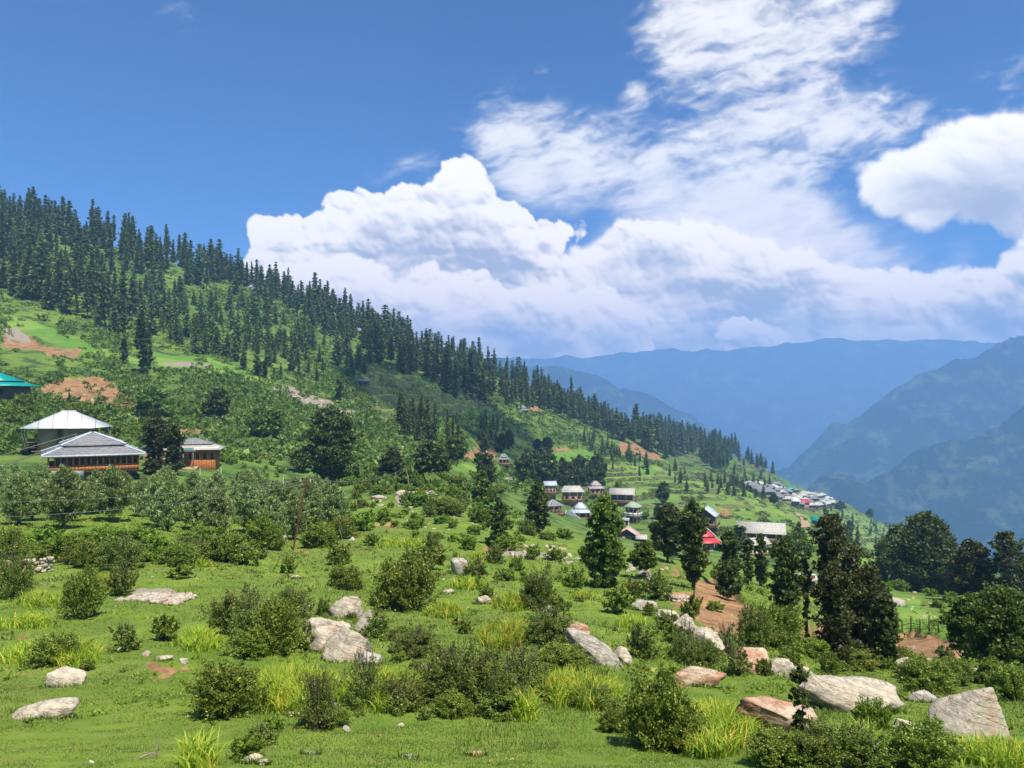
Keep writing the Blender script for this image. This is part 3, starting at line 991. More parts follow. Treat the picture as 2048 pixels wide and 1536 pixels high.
def make_shrub(rng, n_leaf=3400, size=0.036, tall=1.0, sticks=0, loose=0.0, clumps=90, long=1.7, bare=0.0):
    """unit shrub: about 1 wide and 1 high"""
    F, S = Mesh(), Mesh()
    lob = [(rng.uniform(-0.16, 0.16), rng.uniform(-0.16, 0.16), rng.uniform(0.24, 0.50), rng.uniform(0.22, 0.36)) for _ in range(5)] + [(0, 0, 0.40, 0.40)] + [(0.2 * math.cos(a_), 0.2 * math.sin(a_), 0.17, 0.26) for a_ in (0.3, 2.4, 4.4)]
    per = max(3, n_leaf // clumps)
    for i in range(clumps):
        l = lob[rng.integers(len(lob))]
        d = norm(rng.normal(0, 1, 3))
        if d[2] < -0.55: d[2] *= -0.5
        rr = l[3] * (0.55 + 0.5 * rng.random() ** 0.5 + loose * rng.random() ** 3)
        c = np.array([l[0] + d[0] * rr, l[1] + d[1] * rr, max(0.04, l[2] + d[2] * rr * 1.15)])
        cr = 0.055 + 0.075 * rng.random()
        if rng.random() < 0.35:       # a sprig that stands out of the outline
            tipd = norm(d + np.array([0, 0, 0.9]))
            for k in range(3):
                clump(F, c + tipd * 0.055 * (k + 1), cr * (0.62 - 0.13 * k), per // 3, size * 0.9, rng, (0, 0, 0.1), long, 0.6, up=0.8)
        clump(F, c, cr, per, size, rng, (0, 0, 0.15), long, 0.75, up=0.5)
        if i % 3 == 0:
            b = np.array([rng.uniform(-.06, .06), rng.uniform(-.06, .06), -0.03])
            mid = (b + c) / 2 + rng.normal(0, 0.04, 3)
            tube(S, [b, mid, c], [0.011, 0.007, 0.003], 4)
    for i in range(sticks):
        a = rng.uniform(0, 2 * np.pi)
        b = np.array([rng.uniform(-.1, .1), rng.uniform(-.1, .1), 0.0])
        t = np.array([math.cos(a) * rng.uniform(.1, .4), math.sin(a) * rng.uniform(.1, .4), rng.uniform(0.8, 1.15)])
        m1 = b * .55 + t * .45 + rng.normal(0, 0.03, 3)
        tube(S, [b, m1, t], [0.012, 0.009, 0.004], 4)
        for k in range(4):
            f = rng.uniform(0.4, 0.95)
            p = m1 * (1 - f) + t * f
            tube(S, [p, p + rng.normal(0, 0.07, 3) + np.array([0, 0, .06])], [0.006, 0.002], 3)
    return F, S


def make_shrub_proto(kind, rng, lod):
    n, sz, cl = {'hi': (14000, 0.022, 190), 'mid': (3000, 0.048, 70), 'lo': (620, 0.10, 26)}[lod]
    if kind == 'juniper': F, S = make_shrub(rng, n, sz, clumps=cl, long=1.6)
    elif kind == 'scrub': F, S = make_shrub(rng, int(n * .75), sz * .95, clumps=cl, sticks=9, loose=0.5, long=1.9)
    elif kind == 'twig': F, S = make_shrub(rng, int(n * .35), sz * .9, clumps=int(cl * .6), sticks=22, loose=0.6, long=1.9)
    else: F, S = make_shrub(rng, n, sz * 1.1, clumps=cl, long=2.4, loose=0.35)
    mat = L['scrub' if kind in ('scrub', 'twig') else kind]
    return F.mesh('foliage', mat), S.mesh('stems', M_BARK)


rngP = np.random.default_rng(7)
SHRUBS = {}
for kd in ('juniper', 'scrub', 'twig', 'fresh'):
    for lod, nv in (('hi', 4), ('mid', 4), ('lo', 3)):
        SHRUBS[kd, lod] = [make_shrub_proto(kd, rngP, lod) for _ in range(nv)]
N_SHRUB = [0]


def shrub(loc, w, h, kind, label, lod=None, group=None, parts=True, cat='shrub', name='shrub', mat=None):
    """w, h in metres"""
    px = max(w, h) * FPX / max(loc.y, 1)
    lod = lod or ('hi' if px > 70 else 'mid' if px > 28 else 'lo')
    N_SHRUB[0] += 1
    fm, sm = SHRUBS[kind, lod][N_SHRUB[0] % len(SHRUBS[kind, lod])]
    rz = (N_SHRUB[0] * 2.399) % 6.283
    if parts:
        r = empty(name, loc, rz)
        f = obj('foliage', fm, r)
        obj('stems', sm, r)
    else:
        r = obj(name, fm, None, loc)
        r.rotation_euler = (0, 0, rz)
    r.scale = (w, w, h)
    return tag(r, label, cat, group)


# ---- broadleaf trees
def crown_at(t, prof):
    return np.interp(t, [p[0] for p in prof], [p[1] for p in prof])


def make_tree(rng, H, prof, mat, n_leaf=6000, leaf=0.16, clumps=110, lean=(0, 0), trunk_r=None, trunk_to=0.85, flat=1.0, limbs=16, bark=None,
              long=1.5, inner=0.5, rag=0.25, droop=0.2, split=0, cr=(0.07, 0.13)):
    """tree of height H; prof = [(height fraction, crown radius in m)]"""
    F, S = Mesh(), Mesh()
    trunk_r = trunk_r or H * 0.022
    n = 8
    zs = np.linspace(-0.03, trunk_to, n)
    wob = np.cumsum(rng.normal(0, H * 0.010, (n, 2)), axis=0)
    cx = lambda t: np.array([lean[0] * t * H, lean[1] * t * H])
    tr = np.array([[*(cx(z) + wob[i] * (z > 0.05)), z * H] for i, z in enumerate(zs)])
    tube(S, tr, trunk_r * (1.25 - np.linspace(0, 1.0, n)), 8)
    for s_ in range(split):
        a = rng.uniform(0, 6.28)
        o = np.array([math.cos(a), math.sin(a), 0])
        q = tr + o * (np.linspace(0.1, 1.0, n)[:, None]) * crown_at(0.6, prof) * 0.5
        tube(S, q, trunk_r * 0.7 * (1.2 - np.linspace(0, 1.0, n)), 7)
    t0, t1 = prof[0][0], 1.0
    ts = np.linspace(t0, 1, 200)
    wts = crown_at(ts, prof) + 0.15 * max(p[1] for p in prof)
    wts = wts / wts.sum()
    per = max(4, n_leaf // clumps)
    mr = max(p[1] for p in prof)
    lobes = rng.normal(0, 1, (7,))
    for i in range(clumps):
        t = rng.choice(ts, p=wts)
        a = rng.uniform(0, 2 * np.pi)
        rr = crown_at(t, prof)
        lob = 1 + rag * (math.sin(a * 3 + t * 9 + lobes[0]) * .5 + math.sin(a * 2 - t * 17 + lobes[1]) * .6 + math.sin(t * 31 + lobes[2]) * .35)
        f = (1 - inner * rng.random() ** 1.6) * lob * (1.0 if i % 6 else rng.uniform(1.0, 1.28))
        c0 = cx(t)
        c = np.array([c0[0] + math.cos(a) * rr * f, c0[1] + math.sin(a) * rr * f, t * H])
        k = mr * rng.uniform(cr[0], cr[1]) * 2.0
        if i % 2:                     # leaves deeper inside, so that the crown closes
            f2 = rng.random() ** 0.7 * 0.75
            clump(F, (c0[0] + (c[0] - c0[0]) * f2, c0[1] + (c[1] - c0[1]) * f2, t * H), k * 1.3, per // 2, leaf * 1.25, rng, None, long, 0.9, droop)
        clump(F, c, k, per, leaf, rng, (c0[0], c0[1], t * H - rr * 0.5), long, 0.8, droop, flat * 0.8, up=0.35)
        if i < limbs:
            zt = max(0.08, t - 0.12 - 0.1 * rng.random())
            b = np.array([*cx(zt), zt * H])
            j = int(np.clip(zt / trunk_to * (n - 1), 0, n - 1))
            b[:2] = tr[j, :2]
            tube(S, [b, (b + c) / 2 + np.array([0, 0, -0.02 * H]), c], [trunk_r * .35, trunk_r * .22, trunk_r * .06], 5)
    return F, S, mat, bark or M_BARK


def put_tree(T, loc, label, name='tree', cat='tree', group=None, rz=0.0, parts=True, scale=1.0):
    F, S, mat, bark = T
    r = empty(name, loc, rz)
    F.build('crown', mat, r)
    S.build('trunk', bark, r, True)
    r.scale = (scale,) * 3
    return tag(r, label, cat, group)


# ---- conifers
def make_conifer(rng, H=22.0, base_r=3.6, start=0.10, whorls=24, per=6, q=5, leaf=0.75, ragged=0.35, droop=0.15, power=0.85, topr=0.05):
    F, S = Mesh(), Mesh()
    tube(S, [(0, 0, -1.2), (0.1, 0, H * 0.45), (0, 0, H * 0.98)], [H * 0.016, H * 0.011, H * 0.003], 6)
    skew = rng.uniform(0, 6.28)
    for w in range(whorls):
        t = start + (1 - start) * (w + 0.3 * rng.random()) / whorls
        R_ = base_r * max(topr, (1 - t) ** power) * (1 - ragged * rng.random())
        if rng.random() < 0.10: R_ *= 0.5
        for k in range(per):
            if rng.random() < 0.18: continue
            a = k * 2 * np.pi / per + rng.uniform(-0.4, 0.4) + w * 1.1
            ln = R_ * rng.uniform(0.7, 1.18) * (1 + 0.15 * math.cos(a - skew))
            m = max(2, int(q * (0.5 + ln / base_r)))
            f = (np.arange(m) + rng.random(m)) / m
            d = np.array([math.cos(a), math.sin(a)])
            pos = np.zeros((m, 3))
            pos[:, :2] = d[None] * (f * ln)[:, None] + rng.normal(0, 0.16, (m, 2)) * (0.4 + f[:, None]) * leaf * 1.2
            pos[:, 2] = t * H - droop * ln * f ** 1.5 + 0.10 * ln * np.sin(f * 3) + rng.normal(0, 0.09, m) * leaf
            out = np.zeros((m, 3))
            out[:, :2] = d
            out[:, 2] = -droop
            leaves(F, pos, out, leaf * (0.55 + 0.6 * (1 - t)), rng, 1.7, 0.38)
    return F, S


rngC = np.random.default_rng(11)
CON = []      # (needles+trunk joined, for far copies)
for i in range(14):
    r_ = rngC.uniform(0.7, 1.3)
    F, S = make_conifer(rngC, 22.0, 4.7 * r_, rngC.uniform(0.03, 0.30), int(rngC.integers(18, 27)), 9, 7, 1.0, rngC.uniform(0.35, 0.6), rngC.uniform(0.0, 0.25), rngC.uniform(0.40, 0.85), rngC.uniform(0.05, 0.22))
    CON.append((F, S))
PIN = []
for i in range(5):
    F, S = make_conifer(rngC, 15.0, 4.0, 0.03, 18, 8, 6, 0.95, 0.35, 0.02, 0.62)
    PIN.append((F, S))


def joined(name, FS, mat):
    F, S = FS
    fv, fq, fa = np.concatenate(F.v), np.concatenate(F.q), np.concatenate(F.a)
    sv, sq = np.concatenate(S.v), np.concatenate(S.q)
    v = np.concatenate([fv, sv])
    q = np.concatenate([fq, sq + len(fv)])
    return npmesh(name, v, q, mats=[mat, M_BARK], mat_idx=np.concatenate([np.zeros(len(fq)), np.ones(len(sq))]), attrs={'leaf': np.concatenate([fa, np.zeros(len(sv))])})


CON_ME = [joined('conifer', c, L['conifer']) for c in CON]
PIN_ME = [joined('pine_tree', c, L['pine']) for c in PIN]


# ------------------------------------------------------------------ hillside forest
rngF = np.random.default_rng(23)


def pick(poly, n, rng, sep_px=7.0, weight=None):
    """n places on the terrain inside a region outlined on it, kept apart"""
    us, vs = [p[0] for p in poly], [p[1] for p in poly]
    got = []
    tries = 0
    while len(got) < n and tries < n * 60:
        tries += 1
        u, v = rng.uniform(min(us), max(us)), rng.uniform(min(vs), max(vs))
        if not in_poly(u, v, poly): continue
        if weight is not None and rng.random() > weight(u, v): continue
        if any(abs(u - a) < sep_px and abs(v - b) < sep_px * 0.7 for a, b in got): continue
        got.append((u, v))
    return got


def ridge_v(u):
    i = int(np.argmin(np.abs(COLS - u)))
    return float(VMIN[i, -1])


clear = lambda u, v: 0.25 + 1.5 * max(0.0, float(fbm(np.array([u / 60.0]), np.array([v / 34.0]), 505, 3)[0]) + 0.22)
FOREST = []   # (u, v, height m, mesh list, label, group)


def forest(poly, n, hmin, hmax, kind, label, group, sep_px=7, w=None):
    for (u, v) in pick(poly, n, rngF, sep_px, w):
        FOREST.append((u, v, rngF.uniform(hmin, hmax), kind, label, group))


# along the skyline: a tree every few pixels, on the crest itself and just below it
u = -30.0
while u < 1245:
    rv = ridge_v(u)
    FOREST.append((u, rv + rngF.uniform(1, 9), rngF.uniform(18, 31), 'con', 'dark conifer standing on the crest of the left hill against the sky', 'conifers along the skyline of the hill'))
    u += rngF.uniform(4.5, 13) if rngF.random() < 0.84 else rngF.uniform(18, 34)
while u < 1345:
    rv = ridge_v(u)
    FOREST.append((u, rv + rngF.uniform(1, 14), rngF.uniform(14, 22), 'con', 'dark conifer on the narrow crest sloping down to the right', 'conifers along the skyline of the hill'))
    u += rngF.uniform(4, 9)
forest([(-60, 400), (110, 440), (230, 500), (230, 560), (120, 560), (-60, 520)], 90, 18, 30, 'con', 'tall dark conifer in the dense wood at the upper left edge', 'conifers of the upper left wood', 7)
forest([(230, 500), (450, 535), (640, 610), (640, 660), (450, 590), (300, 560), (230, 545)], 66, 16, 27, 'con', 'dark conifer just below the left part of the crest', 'conifers just below the crest', 7, clear)
forest([(620, 605), (800, 665), (960, 740), (1060, 785), (1120, 820), (1000, 815), (900, 790), (780, 740), (620, 660)], 215, 15, 28, 'con', 'dark conifer in the thick belt of forest below the middle of the crest', 'conifers of the middle belt', 4.2, lambda a, b: clear(a, b) + .35)
forest([(1060, 780), (1180, 832), (1250, 870), (1330, 915), (1290, 900), (1180, 860), (1080, 820)], 100, 14, 24, 'con', 'dark conifer in the belt that narrows towards the right end of the crest', 'conifers of the narrowing belt', 5)
forest([(1262, 870), (1340, 862), (1400, 878), (1470, 898), (1480, 915), (1400, 905), (1340, 925), (1290, 900)], 130, 20, 32, 'con', 'small dark conifer on the second ridge farther away', 'conifers of the second ridge', 2.6)
forest([(1400, 905), (1450, 905), (1465, 940), (1430, 945), (1405, 925)], 46, 19, 30, 'con', 'small dark conifer in the wood spilling down the second ridge', 'conifers of the second ridge', 2.6)
forest([(1490, 915), (1560, 955), (1545, 958), (1500, 930)], 12, 16, 24, 'con', 'tiny dark conifer at the right end of the second ridge', 'conifers of the second ridge', 4)
forest([(0, 540), (110, 560), (240, 590), (300, 640), (290, 690), (180, 650), (60, 610), (0, 590)], 46, 14, 27, 'con', 'conifer on the steep meadow of the left slope', 'conifers of the left slope', 9)
forest([(250, 560), (420, 600), (560, 680), (600, 720), (540, 740), (420, 720), (310, 680), (250, 620)], 86, 9, 17, 'pin', 'young blue green pine in the plantation on the left slope', 'young pines of the plantation', 4.5)
forest([(440, 600), (640, 665), (760, 740), (700, 760), (600, 720), (480, 650)], 40, 10, 19, 'pin', 'grey green pine below the belt of dark conifers', 'pines below the belt', 8, clear)
forest([(420, 690), (640, 720), (660, 770), (560, 760), (440, 735)], 16, 6, 11, 'con', 'small lone conifer on the bushy slope above the scree', 'small conifers of the bushy slope', 16)
forest([(1160, 870), (1280, 930), (1330, 950), (1240, 930), (1150, 890)], 12, 6, 11, 'con', 'small conifer on the grassy slope below the crest on the right', 'small conifers of the right slope', 10)
forest([(820, 860), (1000, 860), (1040, 885), (940, 900), (830, 890)], 22, 7, 12, 'con', 'dark tree in the wooded hollow in the middle of the hill', 'dark trees of the wooded hollow', 7)
forest([(780, 830), (850, 835), (870, 890), (820, 890)], 18, 8, 14, 'con', 'dark narrow tree at the left end of the wooded hollow', 'dark trees of the wooded hollow', 6)
forest([(1480, 920), (1560, 960), (1530, 990), (1440, 975)], 16, 8, 12, 'con', 'small dark tree among the terraces of the second ridge', 'dark trees of the far terraces', 6)

forest([(1400, 955), (1560, 985), (1540, 1010), (1400, 985)], 26, 5, 10, 'con', 'x', 'small trees of the terraced fields', 8)
forest([(1640, 1010), (1790, 1060), (1860, 1120), (1660, 1110), (1640, 1060)], 40, 6, 12, 'con', 'x', 'small trees of the far right terraces', 8)
forest([(1180, 880), (1340, 940), (1460, 975), (1380, 985), (1180, 930)], 26, 5, 10, 'con', 'x', 'small trees above the terraced fields', 9)

FT = []
for (u, v, h, kind, label, group) in FOREST:
    p = spot(u, v)
    px = h * FPX / p.y
    sz = 'tall' if h > 21 else 'short' if h < 14 and kind == 'con' or h < 11.5 else 'middling'
    label = '%s %s %s' % (sz, 'dark conifer' if kind == 'con' else 'blue green pine', ('on the skyline ' if 'skyline' in group else '') + near(u, v - 8))
    FT.append((px, p, h, kind, label, group))
FT.sort(key=lambda t: -t[0])
print('forest', len(FT))
# by kind: at most ~300 conifers stand as single trees, the smallest are one mass
con = [t for t in FT if t[3] == 'con']
pin = [t for t in FT if t[3] == 'pin']
single, mass = con[:295], con[295:]
for i, (px, p, h, kind, label, group) in enumerate(single + pin):
    ms = CON_ME if kind == 'con' else PIN_ME
    o = obj('conifer' if kind == 'con' else 'pine_tree', ms[i % len(ms)], None, p - Vector((0, 0, 0.3)))
    s = h / (22.0 if kind == 'con' else 15.0) * rngF.uniform(0.62, 1.16)
    o.scale = (s * rngF.uniform(0.8, 1.2),) * 2 + (s,)
    o.rotation_euler = (rngF.uniform(-.05, .05), rngF.uniform(-.05, .05), rngF.uniform(0, 6.28))
    tag(o, label, 'conifer' if kind == 'con' else 'pine', group)
if mass:
    M = Mesh()
    for i, (px, p, h, kind, label, group) in enumerate(mass):
        F, S = CON[i % len(CON)]
        v = np.concatenate(F.v) * (h / 22.0)
        a = rngF.uniform(0, 6.28)
        c, s_ = math.cos(a), math.sin(a)
        v = np.stack([v[:, 0] * c - v[:, 1] * s_, v[:, 0] * s_ + v[:, 1] * c, v[:, 2]], -1) + np.array(p)
        M.add(v, np.concatenate(F.q), np.concatenate(F.a))
    o = M.build('conifer_wood', L['conifer'])
    tag(o, 'far small conifers massed along the ridges', 'wood', None, 'stuff')

# ------------------------------------------------------------------ bushes covering the hillside: nobody could count them
def hill_scrub():
    rng = np.random.default_rng(5)
    M = Mesh()
    N = 26000
    polyH = [(-80, 430), (300, 515), (600, 610), (900, 730), (1200, 860), (1340, 940), (1560, 975), (1640, 1020), (1900, 1110), (1900, 1180), (1640, 1110), (1480, 1040), (1290, 1000), (1180, 985),
             (1000, 985), (860, 975), (700, 970), (640, 930), (440, 912), (330, 915), (250, 895), (-80, 915)]
    u = rng.uniform(-80, 1900, N * 4)
    v = rng.uniform(430, 1180, N * 4)
    k = in_poly(u, v, polyH)
    u, v = u[k], v[k]
    patch = fbm(u / 70, v / 40, 606, 4)
    dens = 0.42 + 1.5 * patch
    dens = np.where((u < 760) & (v > 740), dens + 0.45, dens)
    dens = np.where((u > 560) & (u < 1150) & (v > 780), dens + 0.35, dens)
    dens = np.where(u > 1200, dens - 0.12, dens)
    # lines of bushes along terrace edges stay, field insides are left open
    k = rng.random(len(u)) < dens
    u, v = u[k], v[k]
    cnt = 0
    for uu, vv in zip(u, v):
        i = int(np.clip(np.searchsorted(COLS, uu), 0, len(COLS) - 1))
        ok = np.where(VMIN[i] <= vv)[0]
        if len(ok) == 0: continue
        j = int(ok[0])
        if (soil[i, j] > 0.3 and rng.random() > 0.10) or (field[i, j] > 0.3 and rng.random() > (0.3 if uu < 600 else 0.14)) or (scree[i, j] > 0.3 and rng.random() > 0.3): continue
        Y = ROWS[j]
        if Y < 95: continue
        X = (uu - 1024) / FPX * Y
        r = rng.uniform(0.5, 1.5) * (1.0 + (Y > 500) * 0.5) * (1.7 if rng.random() < 0.08 else 1)
        n = 22
        d = norm(rng.normal(0, 1, (n, 3)))
        d[:, 2] = np.abs(d[:, 2])
        p = np.array([X, Y, ZZ[i, j] - 0.1]) + d * r * np.array([1.15, 1.15, 0.95]) * (0.6 + 0.45 * rng.random((n, 1)))
        leaves(M, p, d, 0.50 * r, rng, 1.25, 0.5)
        cnt += 1
        if cnt >= N: break
    print('hill scrub', cnt)
    o = M.build('hillside_scrub', L['hill'])
    tag(o, 'low green bushes covering the hillside', 'scrub', None, 'stuff')


hill_scrub()


def terrace_edges():
    rng = np.random.default_rng(6)
    M = Mesh()
    ii, jj = np.where((terr_edge > 0.3) & (first_visible(ZZ)) & (ROWS[None, :] > 180))
    k = rng.permutation(len(ii))[:60000]
    ii, jj = ii[k], jj[k]
    X, Y, Z = XX[ii, jj], YY[ii, jj], ZZ[ii, jj]
    keep = fbm(X / 26, Y / 26, 88, 3) > rng.uniform(-.30, .25, len(X))
    X, Y, Z = X[keep][:15000], Y[keep][:15000], Z[keep][:15000]
    for x, y, z in zip(X, Y, Z):
        r = rng.uniform(.35, .95) * (1 + (y > 600) * .7)
        d = norm(rng.normal(0, 1, (9, 3)))
        d[:, 2] = np.abs(d[:, 2])
        leaves(M, np.array([x + rng.normal(0, .4), y, z]) + d * r * np.array([1.4, .8, .7]), d, .6 * r, rng, 1.3, .5)
    print('terrace tufts', len(X))
    tag(M.build('terrace_growth', L['oak']), 'dark growth along the edges of the terraced fields', 'scrub', None, 'stuff')


terrace_edges()


# ------------------------------------------------------------------ trees of the middle distance
rngT = np.random.default_rng(31)
COLU = [(0.10, .35), (0.25, .8), (0.5, 1.0), (0.72, .9), (0.9, .6), (1.0, .2)]
ROUND = [(0.16, .55), (0.35, .95), (0.6, 1.0), (0.8, .8), (0.94, .45), (1.0, .12)]
CONE = [(0.12, .8), (0.25, 1.0), (0.5, .75), (0.75, .42), (0.92, .2), (1.0, .05)]
LUMPS2 = [(0.12, .3), (0.25, .85), (0.42, 1.0), (0.55, .45), (0.68, .85), (0.85, .75), (1.0, .2)]
LUMPS3 = [(0.08, .5), (0.2, .95), (0.34, .6), (0.46, 1.0), (0.60, .6), (0.72, .9), (0.86, .6), (1.0, .15)]
STEM = [(0.10, .5), (0.3, .6), (0.5, .5), (0.62, .9), (0.8, 1.0), (1.0, .3)]
BIG = [(0.06, .62), (0.2, .92), (0.42, 1.0), (0.62, .88), (0.8, .62), (0.92, .38), (1.0, .15)]
